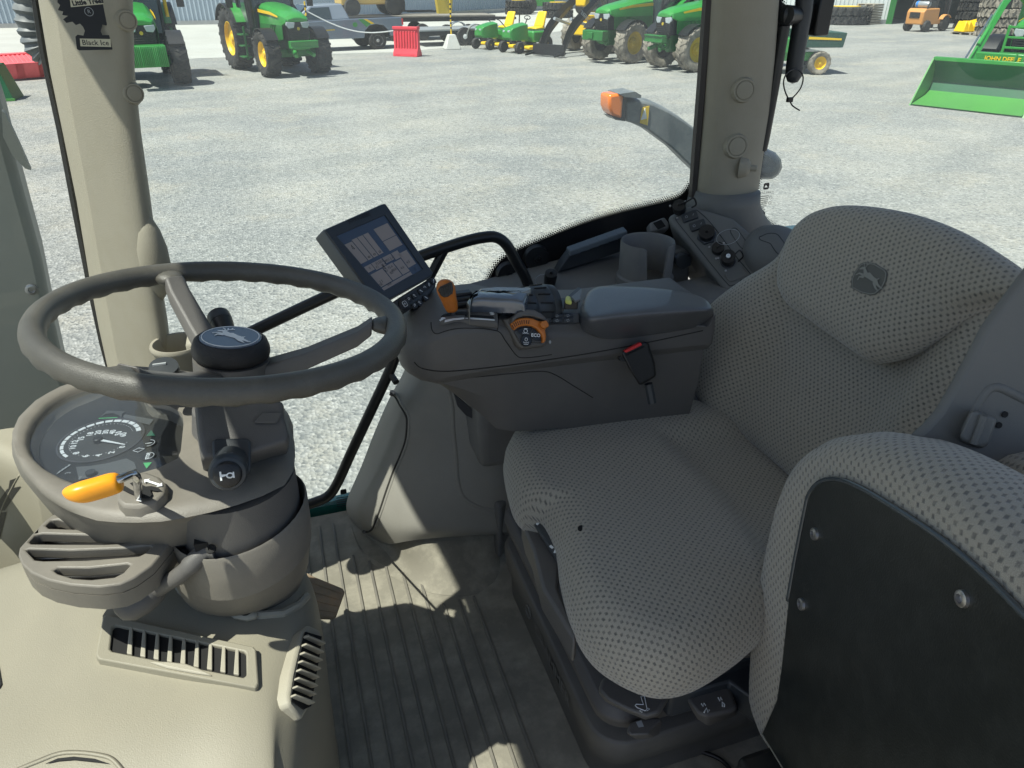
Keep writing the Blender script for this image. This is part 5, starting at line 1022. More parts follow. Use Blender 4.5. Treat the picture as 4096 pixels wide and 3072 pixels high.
mb = MB()
for a, b in (((190, 392), (900, 372)), ((200, 480), (830, 455)), ((330, 312), (540, 314)), ((400, 592), (700, 572))):
    p0, p1 = q('F', *a, P=f.p(0, 0, -.020), N=f.n), q('F', *b, P=f.p(0, 0, -.020), N=f.n); mb.tube([p0, p1], .0028, 4)
build('inner_slat', mb, M['steel'], tg); build('tray_shade_plate', MB().fslab(f, [(min(a, cg[0]+.045), b) for a, b in si], -.034, -.032), gd_, tg)  # dark plate added under the open slots to look like shade
# bracket between tray and column, tilt lever with ball
ov = [hit(HB, 'F', *p, .0006) for p in [(1080, 320), (1100, 302), (1140, 300), (1158, 315), (1150, 350), (1120, 380), (1090, 375), (1078, 350)]]; build('oval_notch', MB().slab(ov, (CAM-ov[0]).normalized()*.0004), M['darkhole'], hs)
mb = MB().box(tuple(q('F', 1280, 400, z=.655)+V((-.006, .0, 0))), (.05, .03, .045)); build('pivot_slot', mb, M['darkhole'], ts)
lp = [(1235, 425, 0.66), (1180, 425, .66), (1120, 470, .655), (1060, 530, .645), (990, 585, .63), (900, 635, .61), (830, 665, .60)]
tl = build('tilt_lever', MB().tube(cr([q('F', x, y, z=z) for x, y, z in lp], 4, False), [.0125]*6+[.0115]*6+[.010]*7+[.011]*6, 12, flat=1.0), M['taupe_d'], ts, ang=60)
c_ = q('F', 790, 690, z=.598); build('lever_knob', MB().lathe([(.001, -.03), (.012, -.028), (.0205, -.018), (.0235, 0), (.0205, .017), (.014, .028), (.001, .03)], c_, (1, .5, .25), 24), M['taupe_d'], tl, ang=70)
bolt(tl, q('F', 1195, 420, z=.674), (0, -.5, 1), .006, M['darkhole'])
# ---- steering wheel
WC = V((-.0801, .8592, .889)); WN = V((.1426, .0485, 1)).normalized(); WR = .2
t = thing('steering_wheel', 'large grey-brown steering wheel with three spokes and a round hub', 'steering wheel', tuple(WC))
def wp(x, y, h=0): return q('E', x, y, P=WC+WN*h, N=WN)
wx = V((1, 0, 0)); wx = (wx-WN*wx.dot(WN)).normalized(); wy = WN.cross(wx); n = 120; rs = []
for k in range(n):
    a = 2*math.pi*k/n; rad = wx*math.cos(a)+wy*math.sin(a); c_ = WC+rad*WR; ring = []
    for j in range(16):
        b = 2*math.pi*j/16; r = .0134; 
        if math.sin(b) < -.2: r += .0011*math.sin(k*2*math.pi/n*36)
        ring.append(c_+rad*math.cos(b)*r*.98+WN*math.sin(b)*r*1.06)
    rs.append(ring)
rim = build('rim', MB().rings(rs, closed=True), M['rim'], t, ang=0)
hub = q('E', 1205, 545, P=WC-WN*.052, N=WN)
def ringh(h): return hub+WN*h
hh = build('hub', MB().lathe([(.052, -.105), (.050, -.075), (.047, -.072), (.0455, -.02), (.0455, -.004)], hub, WN, 40), M['taupe_d'], t, ang=40)
build('hub_cap', MB().lathe([(.0425, -.002), (.0455, .001), (.0465, .006), (.046, .012), (.043, .020), (.0385, .0235), (.0375, .0228)], hub, WN, 44), mat('hub_rubber', (.012, .012, .013), .55, bump=.8, bscale=900), hh, ang=60)
em = build('emblem', MB().lathe([(.0365, .020), (.0365, .0238), (.0355, .0246)], hub, WN, 44), mat('emblem_blue_grey', (.12, .15, .19), .25, spec=.8), hh)
fe = Fr(hub+WN*.0248, q('E', 1300, 575, P=hub, N=WN)-q('E', 1110, 545, P=hub, N=WN), n=WN); mb = MB().tube([fe.p(.0335*math.cos(a), .0335*math.sin(a), .0) for a in [k*math.pi/24 for k in range(48)]], .0007, 4, True); deer(mb, fe, .028, .0002, wk=1.45); build('deer_mark', mb, M['white'], em)
for (px, py), wd in (((905, 155), .031), ((2010, 385), .031), ((540, 690), .031)):
    e_ = wp(px, py); e_ = WC+(e_-WC).normalized()*(WR-.008); hd_ = (e_-hub); dr = (hd_-WN*hd_.dot(WN)).normalized(); sd = WN.cross(dr)
    s0 = hub+dr*.035-WN*.022; mid = [s0, s0+(e_-s0)*.35+WN*-.004, s0+(e_-s0)*.75, e_-dr*.022-WN*.003]; rs = []
    for p, wv, th in zip(mid, (1.15, 1.0, .95, .9), (.024, .022, .020, .018)):
        rs.append([p+sd*wd/2*wv-WN*th/2, p+sd*wd/2*wv*.98+WN*th*.25, p+sd*wd*.38*wv+WN*th/2, p-sd*wd*.38*wv+WN*th/2, p-sd*wd/2*wv*.98+WN*th*.25, p-sd*wd/2*wv-WN*th/2])
    sp = build('spoke', MB().rings(rs), M['taupe_d'], t, bevel=.002)
    rs = []
    for d_, wv, th in ((-.024, .93, .015), (-.012, 1.05, .019), (0.0, 1.6, .026)):
        p = e_+dr*d_-WN*.002; rs.append([p+sd*wd/2*wv*math.cos(a)+WN*th/2*math.sin(a) for a in [2*math.pi*k/16 for k in range(16)]])
    build('spoke_end', MB().rings(rs), M['rim'], sp, sub=1, ang=0)
# wiper stalk behind the hub
k0, k1 = q('E', 1195, 475, t=.97), q('E', 1138, 345, t=1.0); t = thing('wiper_stalk', 'black wiper control stalk sticking up behind the steering hub', 'control stalk', tuple(q('E', 1200, 560, t=.86)))
dv = (k1-k0); L = dv.length; dv.normalize(); r_ = 58*.7685/FPX*.98
sk = build('stalk', MB().lathe([(r_*.7, -.06), (r_*.62, 0), (r_*.85, L*.35), (r_*.98, L*.62), (r_, L*.7)], k0, dv, 28), M['black'], t, ang=50); build('twist_cap', MB().lathe([(r_*1.0, L*.72), (r_*1.03, L*.78), (r_*1.02, L*1.0), (r_*.85, L*1.06), (r_*.3, L*1.09)], k0, dv, 28), M['satin'], sk, ang=50)
ft = Fr(k0+dv*L*.9+(CAM-k0).normalized()*r_*1.03, (1, -.25, 0), n=((CAM-k0)-dv*(CAM-k0).dot(dv)).normalized()); mb = MB().tube([ft.p(a, b+.004, .001) for a, b in rrect(.008, .008, .002)], .0004, 4, True); mb.tube([ft.p(0, .0, .001), ft.p(0, -.006, .001)], .0004, 4); build('stalk_mark', mb, M['white'], sk)
# knob and lever seen between the near rim and the cup holder
t = TC; c_ = q('E', 855, 622, t=.93)
kn_ = build('rotary_knob', MB().lathe([(.017, -.02), (.0185, 0), (.0175, .006), (.001, .0075)], c_, (.1, -.3, 1), 24), M['satin'], t, ang=50); build('pointer', MB().box(tuple(c_+V((-.004, 0, .0085))), (.016, .003, .002)), M['dim'], kn_)
mb = MB().rings([[q('E', x, y, t=.95+d_) for x, y in [(640, 600), (820, 612), (1040, 640), (1040, 720), (640, 690)]] for d_ in (0, .06)]); t2 = thing('dash_ledge', 'grey-brown dash ledge behind the near steering rim', 'dashboard ledge', tuple(q('E', 800, 650, t=.95))); build('ledge', mb, M['taupe'], t2, bevel=.008)
# ---- cup holder beside the left pillar
t = thing('cup_holder', 'beige cup holder fixed to the left pillar behind the steering hub', 'cup holder', tuple(q('E', 920, 500, y=1.28)))
cp = q('E', 925, 492, y=1.27); r_ = 128*.7685/FPX*(cp-CAM).dot(fw)
cpd = V((1, -.1, 0)); mb = MB().lathe([(r_*.80, -.09), (r_*.86, -.085), (r_*.95, -.01), (r_*1.03, -.006), (r_*1.06, .0), (r_*1.02, .005), (r_*.93, .004), (r_*.9, -.004), (r_*.8, -.08), (.001, -.082)], cp, (.03, .02, 1), 40, cap1=False); cu = build('cup', mb, M['beige2'], t, ang=50)
mb = MB().box(tuple(cp+V((r_*.95, .0, -.012))), (r_*1.2, r_*1.3, .05)); build('mount', mb, M['beige2'], cu, bevel=.008)
mb = MB().slab([cp+V((r_*.35, -.0+r_*.78, .0)), cp+V((r_*.80, r_*.35, .0)), cp+V((r_*.80, r_*.35, -.04)), cp+V((r_*.35, r_*.78, -.04))], (-.004, -.005, 0)); build('slot', mb, M['darkhole'], cu)
# ---- fender trim under the armrest
t = thing('side_trim', 'grey moulded fender trim curving down to the floor below the armrest console', 'interior trim', (.3, 1.35, 0)); TT = t
T_ = [[(505, 60, 1.56), (560, 70, 1.47), (720, 90, 1.42), (950, 130, 1.39), (1330, 200, 1.36)],
 [(470, 150, 1.56), (530, 180, 1.465), (700, 200, 1.41), (930, 250, 1.37), (1330, 300, 1.34)],
 [(400, 262, 1.56), (455, 290, 1.455), (670, 320, 1.385), (905, 380, 1.35), (1330, 430, 1.32)],
 [(330, 420, 1.56), (440, 430, 1.43), (670, 450, 1.365), (905, 500, 1.33), (1330, 550, 1.30)],
 [(272, 560, 1.56), (410, 580, 1.415), (660, 600, 1.345), (900, 650, 1.31), (1330, 680, 1.285)],
 [(215, 720, 1.55), (370, 740, 1.395), (640, 770, 1.32), (900, 800, 1.29), (1330, 810, 1.27)],
 [(135, 880, 1.53), (300, 900, 1.385), (580, 930, 1.30), (900, 950, 1.27), (1330, 960, 1.26)],
 [(122, 960, 1.51), (260, 1010, 1.385), (540, 1020, 1.29), (900, 1050, 1.26), (1330, 1050, 1.255)],
 [(150, 1030, 1.50), (270, 1100, 1.39), (490, 1085, 1.285), (880, 1112, 1.255), (1330, 1105, 1.25)],
 [(210, 1085, 1.49), (380, 1190, 1.38), (450, 1150, 1.30), (880, 1116, 1.27), (1330, 1110, 1.265)]]
tr = build('trim_shell', MB().grid([[q('N', x, y, y=d) for x, y, d in r] for r in T_]), M['trim'], t, sub=3, ang=0); TB = bvh(tr)
seam(TB, 'N', [(392, 262), (425, 285), (450, 330), (488, 395), (495, 450), (485, 545), (455, 635), (415, 725), (370, 850), (330, 970), (295, 1060), (270, 1092), (235, 1098)], .0028, t, mat('trim_gap', (.03, .028, .025), .8), 'cover_gap')
seam(TB, 'N', [(405, 255), (440, 285), (465, 330), (503, 395), (508, 450), (498, 545), (468, 635), (428, 730), (383, 855), (342, 975), (305, 1070)], .004, t, M['trim'], 'cover_lip', up=-.001)
# recess on the right of the trim: shallow scoop edge
seam(TB, 'N', [(745, 250), (765, 330), (775, 500), (790, 640), (800, 780), (830, 880), (900, 935), (1000, 965), (1080, 965)], .006, t, M['trim'], 'scoop_edge', up=-.0025)
# skirt down to the floor
fl_ = [(150, 1010), (165, 1100), (205, 1200), (265, 1280), (400, 1370), (520, 1425), (650, 1475), (800, 1485), (905, 1482), (960, 1440), (1035, 1395), (1060, 1300)]
tp_ = [(180, 1030, 1.53), (195, 1075, 1.50), (215, 1100, 1.49), (250, 1130, 1.46), (330, 1172, 1.42), (400, 1195, 1.39), (455, 1140, 1.35), (520, 1088, 1.33), (650, 1095, 1.31), (800, 1105, 1.30), (960, 1105, 1.29), (1060, 1100, 1.29)]
r0 = [q('N', x, y, z=.001) for x, y in fl_]; r2 = [q('N', x, y, y=d) for x, y, d in tp_]
rows = [r0, [a.lerp(b, .12)+V((0, .012, 0)) for a, b in zip(r0, r2)], [a.lerp(b, .45)+V((0, .014, 0)) for a, b in zip(r0, r2)], [a.lerp(b, .9) for a, b in zip(r0, r2)], [b+V((0, .03, .03)) for b in r2]]
sk = build('skirt', MB().grid(rows), M['mat'], t, sub=2, ang=0)
mb = MB().slab([q('N', x, y, z=.02) for x, y in [(1012, 1110), (1035, 1100), (1110, 1085), (1200, 1085), (1060, 1260), (1025, 1240)]], (0, 0, .16)); bxs = build('corner_box', mb, M['grey'], t, bevel=.008)
# hollow dark plate seen behind the console wedge
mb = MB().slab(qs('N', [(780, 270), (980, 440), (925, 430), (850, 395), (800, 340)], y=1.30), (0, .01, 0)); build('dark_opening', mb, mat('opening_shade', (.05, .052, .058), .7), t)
# ---- grab rails (black tube)
t = thing('grab_rail', 'black bent tube grab rail across the side window', 'grab rail', (.2, 1.46, .5)); YR = 1.46
mb = MB().tube(cr([q('Z', *p, y=YR) for p in [(500, 738), (600, 690), (700, 643), (800, 598), (905, 555), (1000, 523), (1050, 512), (1075, 514), (1095, 530), (1115, 565), (1135, 600), (1150, 640)]], 6, False), .0125, 14); gr1 = build('upper_tube', mb, M['blackm'], t, ang=0)
mb = MB().tube(cr([q('Z', *p, y=YR) for p in [(905, 650), (885, 700), (865, 740), (842, 800), (800, 890), (760, 975), (728, 1045), (708, 1072), (680, 1085), (640, 1098)]], 6, False), .0125, 14); build('lower_tube', mb, M['blackm'], t, ang=0)
build('strut', MB().tube([q('Z', 962, 535, y=YR), q('Z', 925, 605, y=YR)], .0105, 10), M['blackm'], t); build('stub', MB().tube([q('Z', 842, 805, y=YR), q('Z', 856, 826, y=YR-.03)], .008, 8), M['blackm'], t)
for x, y in ((1163, 562), (1103, 598)):
    p = q('Z', x, y, y=YG-.03); b = build('flange', MB().lathe([(.034, 0), (.03, .012), (.012, .014)], p+V((0, .02, 0)), (0, -1, 0), 24), M['blackm'], t); bolt(b, p+V((0, .006, 0)), (0, -1, 0), .010, M['screw'])
# ---- monitor
t = thing('monitor', 'dark tilted display monitor with a row of buttons below the screen', 'monitor', tuple(q('T', 800, 900, t=1.22)))
nT = V((.457, -.667, .588)).normalized(); PT = q('T', 800, 800, t=1.18)
def tq(x, y, h=0): return q('T', x, y, P=PT+nT*h, N=nT)
f = Fr(tq(785, 1432), tq(1450, 1050)-tq(785, 1432), n=nT)
def fpt(pts, h=0): return [f.uv(tq(*p)) for p in pts]
fo = fpt([(133, 520), (150, 505), (845, 197), (868, 197), (882, 212), (1448, 1035), (1450, 1055), (1435, 1070), (805, 1425), (785, 1420)])
co = [f.uv(tq(5, 635)), f.uv(tq(640, 1545))]
cen = (sum(a for a, b in fo)/10, sum(b for a, b in fo)/10)
def sco(k): return [((a-cen[0])*k+cen[0], (b-cen[1])*k+cen[1]) for a, b in fo]
shl = build('casing', MB().rings([[f.p(a, b, -.036) for a, b in sco(.93)], [f.p(a, b, -.030) for a, b in sco(1.0)], [f.p(a, b, -.004) for a, b in sco(1.01)], [f.p(a, b, -.001) for a, b in sco(.995)]]), mat('casing_grey', (.14, .15, .145), .45), t, bevel=.002)
scq = fpt([(280, 590), (868, 335), (1325, 990), (850, 1262)])
fr_ = build('bezel', MB().holes(f, sco(.985), [scq], -.002, .003), mat('bezel_slate', (.022, .028, .036), .4, spec=.6), shl, bevel=.001)
sb = build('screen', MB().fslab(f, scq, -.001, .0002), mat('screen_lcd', (.045, .065, .10), .22, spec=.7), shl)
# printed screen content: bilinear frame
S4 = [V((*p, 0)) for p in fpt([(285, 597), (862, 345), (1315, 988), (853, 1255)])]
def sp(u, v): return tuple((S4[0]*(1-u)*(1-v)+S4[1]*u*(1-v)+S4[2]*u*v+S4[3]*(1-u)*v)[:2])
def srect(mb, u0, v0, u1, v1, h=.0004): mb.fslab(f, [sp(u0, v1), sp(u1, v1), sp(u1, v0), sp(u0, v0)], h, h+.0002)
mb = MB()
for r in ((.02, .15, .17, .50), (.185, .13, .29, .50), (.305, .13, .41, .50), (.425, .13, .53, .50), (.66, .12, .97, .34), (.66, .35, .97, .52), (.02, .56, .17, .66), (.02, .70, .30, .93), (.185, .56, .42, .68), (.32, .69, .55, .93), (.44, .56, .63, .66), (.57, .70, .75, .93), (.65, .56, .80, .68), (.77, .62, .97, .88), (.02, .945, .75, .995)): srect(mb, *r)
build('screen_field', mb, mat('lcd_field', (.30, .255, .23), .3), sb)
mb = MB()
for s, u, v in (('F2', .28, .60), ('50.0', .37, .60), ('F1', .24, .65), ('15.4', .37, .66), ('A1', .34, .76), ('75.4', .45, .74), ('B2', .40, .82), ('80.0', .48, .80), ('0', .1, .61), ('3.5', .10, .86), ('4951.5 h', .53, .63), ('6.6', .66, .83), ('4.5', .84, .80), ('?', .88, .95), ('SAE', .2, .95), ('OR', .05, .9)):
    a = sp(u, v); b = sp(u+.05, v); mb.text(Fr(f.p(*a, .0008), f.p(*b, 0)-f.p(*a, 0), n=f.n), s, .0062 if s != '?' else .011, 0)
for u in (.24, .36, .48): mb.tube([f.p(*sp(u+.018*math.cos(a), .46+.014*math.sin(a)), .0008) for a in [k*math.pi/5 for k in range(10)]], .0004, 4, True)
for u, v in ((.09, .25), (.33, .71)): mb.tube([f.p(*sp(u, v), .0008), f.p(*sp(u+.02, v-.06), .0008), f.p(*sp(u+.03, v+.02), .0008)], .0005, 4, True)
build('screen_figures', mb, mat('lcd_ink', (.015, .017, .02), .4), sb)
a, b = tq(455, 410), tq(650, 340); build('lettering', MB().text(Fr((a+b)/2+nT*.0034, b-a, n=nT), 'JOHN DEERE', .0085, 0, bold=.0003), M['black'], fr_)
# button strip
bo = fpt([(985, 1375), (1050, 1325), (1435, 1083), (1470, 1100), (1500, 1150), (1490, 1200), (1380, 1330), (1250, 1420), (1130, 1505), (1080, 1490), (1010, 1440)]); bs = build('button_strip', MB().fslab(f, bo, -.02, .0), M['satin'], t, bevel=.003)
a = tq(1098, 1415); sel = build('round_button', MB().lathe([(.0105, 0), (.0105, .003), (.009, .004)], a, nT, 24), M['black'], bs); fb = Fr(a+nT*.0046, f.x, n=nT); build('cancel_mark', MB().tube([fb.p(x, y) for x, y in rrect(.008, .009, .001, 1)], .0004, 4, True).text(fb, 'X', .006, 0), M['white'], sel)
for k in range(9):
    x, y = ((1155, 1352), (1222, 1310), (1300, 1255), (1345, 1215), (1395, 1180), (1450, 1135), (1225, 1430), (1285, 1395), (1360, 1335))[k]; a = tq(x, y); fb = Fr(a+nT*.001, f.x, n=nT); bt = build('button', MB().fslab(fb, rrect(.011, .0105, .002, 2), -.001, .0018), M['black'], bs, bevel=.0006)
    mb = MB(); mb.tube([fb.p(.002*math.cos(i*.9+k), .0028*math.sin(i*.9), .002) for i in range(5+k % 3)], .0004, 4, k % 2 == 0); build('button_mark', mb, M['white'], bt)
mb = MB().rings([[tq(x, y, -.035) for x, y in [(1160, 1570), (1300, 1500), (1480, 1610), (1330, 1720)]], [tq(x, y, -.02) for x, y in [(1150, 1530), (1290, 1470), (1500, 1590), (1380, 1700)]]]); build('mount_arm', mb, M['blackm'], t, bevel=.003)
mb = MB().tube([tq(1150, 1480, -.03), tq(1600, 1740, -.02)], .016, 8); mb.box(tuple(q('Z', 905, 700, y=1.12)), (.05, .05, .045)); build('ball_mount', mb, M['satin'], t)
# ---- armrest console
t = thing('armrest_console', 'dark grey-brown armrest console with joystick, orange throttle dial and padded lid', 'armrest console', (.4, 1.05, .6)); TA = t; YC = 1.0
# body stations: x, top z, near y, lip z, far y
up_l = [(640, 760), (720, 762), (830, 752), (970, 770), (1010, 800), (1080, 870), (1150, 895), (1240, 880), (1400, 820), (1450, 812), (1700, 800), (2000, 752)]
def xz(c, pts, y=YC): return [q(c, *p, y=y) for p in pts]
st = []
Xs = [.150, .158, .175, .20, .235, .30, .36, .42, .50, .60, .66, .71]
def lerpt(x, tab):
    for (a, b), (c, d) in zip(tab, tab[1:]):
        if x <= c: return b+(d-b)*max(0, (x-a)/(c-a))
    return tab[-1][1]
topz = [(.15, .728), (.158, .742), (.175, .757), (.20, .770), (.235, .775), (.30, .772), (.36, .752), (.42, .745), (.50, .735), (.6, .735), (.9, .735)]
shz = [(.15, .722), (.158, .728), (.175, .742), (.20, .758), (.235, .764), (.30, .757), (.36, .738), (.42, .730), (.50, .722), (.9, .722)]
lipz = [(.15, .700), (.175, .690), (.2, .685), (.3, .686), (.45, .682), (.9, .66)]
ny = [(.15, 1.055), (.158, 1.03), (.175, 1.010), (.20, 1.0), (.9, 1.0)]
fy = [(.15, 1.12), (.158, 1.15), (.175, 1.17), (.2, 1.19), (.3, 1.20), (.9, 1.20)]
rs = []
for x in Xs:
    tz, sz, lz, n_, f_ = [lerpt(x, T) for T in (topz, shz, lipz, ny, fy)]
    rs.append([V((x, n_+.012, lz-.018)), V((x, n_, lz)), V((x, n_-.001, (lz+sz)/2)), V((x, n_+.003, sz)), V((x, n_+.016, tz-.003)), V((x, n_+.05, tz)), V((x, f_-.03, tz)), V((x, f_, tz-.015)), V((x, f_, lz)), V((x, f_-.012, lz-.018))])
bd = build('console_body', MB().rings(rs), M['taupe_d'], t, sub=0, ang=30, bevel=.006, seg=3); AB = bvh(bd)
# wedge under the body
W0 = [(.185, .672), (.21, .655), (.25, .615), (.285, .575), (.305, .548), (.34, .535), (.60, .50), (.70, .49)]
rs = [[V((x, 1.012, .676)), V((x, 1.014, (z+.676)/2)), V((x, 1.03, z)), V((x, 1.17, z)), V((x, 1.19, .676))] for x, z in W0]
wd = build('console_base', MB().rings(rs), M['taupe_d'], t, bevel=.008, seg=3, ang=30); AW = bvh(wd)
sm = mat('parting_line', (.02, .018, .016), .9)
seam(AB, 'V', [(75, 600), (85, 680), (115, 730), (160, 742), (240, 715), (330, 690), (450, 675), (600, 673), (750, 680), (910, 705)], .0009, t, sm)
seam(AB, 'V', [(912, 700), (925, 600), (938, 375)], .0009, t, sm)
seam(AB, 'V', [(912, 705), (960, 740), (1010, 820), (1080, 920), (1150, 1010), (1220, 1045), (1400, 1035), (1600, 1005)], .0009, t, sm)
seam(AB, 'G', [(562, 920), (600, 950), (700, 965), (850, 955), (1100, 925), (1400, 880), (1700, 825), (1980, 765)], .0011, t, sm)
seam(AW, 'G', [(760, 1000), (900, 990), (1050, 975), (1190, 965), (1260, 985), (1350, 1040), (1440, 1095)], .0009, t, sm)
# raised hand rest: dappled dome and far fairing
zd = .795
hp = [q('V', x, y, z=zd) for x, y in [(575, 335), (590, 265), (650, 210), (800, 205), (1000, 220), (1200, 235), (1330, 200), (1265, 370), (1100, 350), (920, 345), (700, 332)]]
rs = [[p+V((0, 0, -.020)) for p in hp], [p+V((0, 0, -.006)) for p in hp]]; ch = sum(hp, V())/len(hp); rs += [[ch+(p-ch)*.95+V((0, 0, .002)) for p in hp], [ch+(p-ch)*.75+V((0, 0, .005)) for p in hp]]
build('hand_rest', MB().rings(rs), mat('hand_rest_gloss', (.085, .10, .125), .24, bump=1.0, bscale=60, spec=1.0, coat=.8), t, bevel=.005, seg=3, ang=50)
hp = [q('V', x, y, z=.80) for x, y in [(520, 330), (590, 235), (700, 165), (900, 140), (1280, 150), (1360, 150), (1330, 200), (1190, 245), (1000, 220), (800, 205), (650, 205), (585, 270), (560, 400)]]
build('fairing', MB().rings([[p+V((0, 0, -.08)) for p in hp], [p+V((0, 0, -.006)) for p in hp], [(sum(hp, V())/len(hp)).lerp(p, .96) for p in hp]]), mat('fairing_gloss', (.22, .215, .18), .24, spec=1.0, coat=.7), t, bevel=.003, ang=50)
# ribbed thumb wheels
c_ = q('V', 1440, 330, z=.78); rw = .037; axw = V((1, .12, 0)).normalized()
ax_c = c_+V((.0, .020, -.020)); mb = MB().lathe([(rw*.9, -.036), (rw, -.03), (rw, -.010), (rw*.97, -.009), (rw*.97, -.007), (rw, -.006), (rw, .020), (rw*.97, .021), (rw*.97, .023), (rw*.98, .024), (rw*.9, .036)], ax_c, axw, 48)
tw = build('thumb_wheel', mb, M['satin'], t, ang=50); mb = MB(); u0 = V((0, -1, 0)); u0 = (u0-axw*u0.dot(axw)).normalized(); w0 = axw.cross(u0); w0 = w0 if w0.z > 0 else -w0
for (h0, h1, st_, n_) in ((-.028, -.013, 0, 7), (-.004, .017, .3, 6)):
    for k in range(n_): a = st_+k*.42-.1; d_ = u0*math.cos(a)+w0*math.sin(a); mb.tube([ax_c+axw*h0+d_*(rw+.0005), ax_c+axw*h1+(u0*math.cos(a-.1)+w0*math.sin(a-.1))*(rw+.0005)], .0016, 6)
build('wheel_rib', mb, M['black'], tw)
# thin switch row along the slope
pr = qs('V', [(1105, 400), (1480, 470), (1875, 490), (1870, 605), (1600, 600), (1490, 520), (1400, 440), (1130, 410)], y=1.0)
nA = V((0, -.78, .62)).normalized(); PA = hit(AB, 'V', 1500, 560)+nA*.010
def aq(x, y, h=0, c='V'): return q(c, x, y, P=PA+nA*h, N=nA)
swp = build('switch_panel', MB().slab([aq(*p) for p in [(945, 370), (1100, 375), (1300, 410), (1480, 455), (1950, 475), (1955, 600), (1860, 612), (1600, 600), (1500, 580), (1300, 480), (1100, 520), (930, 560)]], nA*-.02), mat('switch_panel_grey', (.075, .08, .085), .4), t, bevel=.002)
for x0, x1, ya, yb in ((1490, 1590, 485, 590), (1607, 1728, 495, 535), (1745, 1868, 490, 535), (1607, 1728, 550, 603), (1745, 1868, 548, 600), (1130, 1230, 412, 455), (1250, 1465, 425, 495)):
    b = build('switch', MB().slab([aq(x0, ya, .0005), aq(x1, ya+4 if x0 != 1250 else 470, .0005), aq(x1, yb if x0 != 1250 else 520, .0005), aq(x0, yb if x0 != 1250 else 445, .0005)], nA*.003), M['satin'], swp, bevel=.001)
    if x0 > 1480: cx_, cy_ = (x0+x1)/2, (ya+yb)/2; fs = Fr(aq(cx_, cy_, .0038), aq(cx_+50, cy_+4)-aq(cx_, cy_), n=nA); mb = MB().tube([fs.p(.0035*math.cos(a), .0017*math.sin(a)) for a in [k*math.pi/3 for k in range(6)]], .0003, 4, True); mb.tube([fs.p(-.001, -.003), fs.p(.001, .003)], .0003, 4); build('switch_mark', mb, M['dim'], b)
# round button
a = aq(1050, 450, .001); rb_ = 70*.3165/FPX*(a-CAM).dot(fw); b = build('round_button', MB().lathe([(rb_*1.1, -.002), (rb_*1.1, .003), (rb_*.95, .0045), (rb_*.88, .003), (rb_*.85, .0045), (.001, .005)], a, nA, 36), mat('button_slate', (.05, .055, .062), .35), swp, ang=40)
fs = Fr(a+nA*.0054, aq(1100, 455)-aq(1050, 450), n=nA); mb = MB().text(Fr(fs.p(.0035, -.0005), fs.x, n=nA), 'IS', .0055, 0); mb.fslab(fs, [(-.006, -.001), (-.001, .002), (-.001, -.0005), (.0, -.0018)], 0, .0003); build('button_mark', mb, M['white'], b)
# throttle dial
nD = V((.05, -.86, .51)).normalized(); PD = hit(AB, 'V', 1290, 760)+nD*.012
def dq(x, y, h=0): return q('V', x, y, P=PD+nD*h, N=nD)
fd = Fr(dq(1290, 790), dq(1450, 800)-dq(1290, 790), n=nD)
def dp(pts): return [fd.uv(dq(*p)) for p in pts]
rec = build('dial_recess', MB().fslab(fd, dp([(990, 555), (1090, 545), (1160, 470), (1250, 445), (1350, 450), (1450, 500), (1530, 570), (1560, 620), (1560, 860), (1500, 905), (1230, 935), (1170, 880), (1100, 750), (1040, 640)]), -.02, -.001), mat('recess_taupe', (.105, .096, .084), .5), t, bevel=.004)
hood = dp([(1085, 545), (1160, 475), (1250, 447), (1350, 452), (1450, 505), (1530, 585), (1545, 620), (1500, 600), (1420, 560), (1320, 530), (1220, 530), (1130, 560), (1070, 620)])
build('dial_hood', MB().fslab(fd, hood, -.01, .012), M['taupe_d'], rec, bevel=.004)
o_ = [(1065, 625), (1100, 585), (1170, 552), (1260, 543), (1350, 555), (1420, 588), (1510, 590), (1542, 650), (1500, 695), (1515, 780), (1505, 850), (1465, 868), (1470, 810), (1450, 750), (1400, 690), (1340, 655), (1270, 645), (1200, 652), (1150, 675), (1112, 708)]
od = build('throttle_dial', MB().fslab(fd, dp(o_), -.002, .008), M['orange2'], t, bevel=.003, seg=3); mb = MB()
for k in range(9):
    a0 = R(202-180+0) if 0 else 0; x = (1098, 1120, 1143, 1168, 1195, 1222, 1252, 1285, 1316)[k]; y = (632, 612, 597, 586, 578, 572, 570, 570, 572)[k]; x2, y2 = x+(1265-x)*.16, y+55; p0, p1 = dq(x, y, .0081), dq(x2, y2-8, .0081); mb.tube([p0, p1], .0007, 5)
build('dial_groove', mb, M['darkhole'], od)
mb = MB().slab([dq(*p, .007) for p in [(1440, 600), (1505, 582), (1540, 640), (1530, 665), (1480, 690), (1430, 650)]], nD*.012); build('dial_grip', mb, M['orange2'], od, bevel=.004)
kb = mat('keypad_black', (.014, .015, .016), .3)
sect = build('keypad', MB().fslab(fd, dp([(1120, 718), (1170, 680), (1250, 655), (1330, 665), (1400, 705), (1450, 770), (1465, 862), (1340, 850), (1330, 880), (1240, 895), (1195, 850)]), 0, .0025), mat('keypad_rim', (.06, .058, .055), .45), t, bevel=.001)
for pts in ([(1150, 708), (1200, 672), (1260, 662), (1325, 672), (1350, 682), (1305, 760), (1225, 775)], [(1365, 688), (1420, 740), (1450, 836), (1365, 828), (1318, 760)]): build('key', MB().fslab(fd, dp(pts), .0022, .0040), kb, sect, bevel=.0008)
a = fd.uv(dq(1268, 830)); b = fd.uv(dq(1340, 832)); r_ = math.hypot(a[0]-b[0], a[1]-b[1]); build('round_key', MB().lathe([(r_, .002), (r_, .004), (r_*.94, .0048), (r_*.9, .0042)], fd.p(*a), nD, 30), kb, sect)
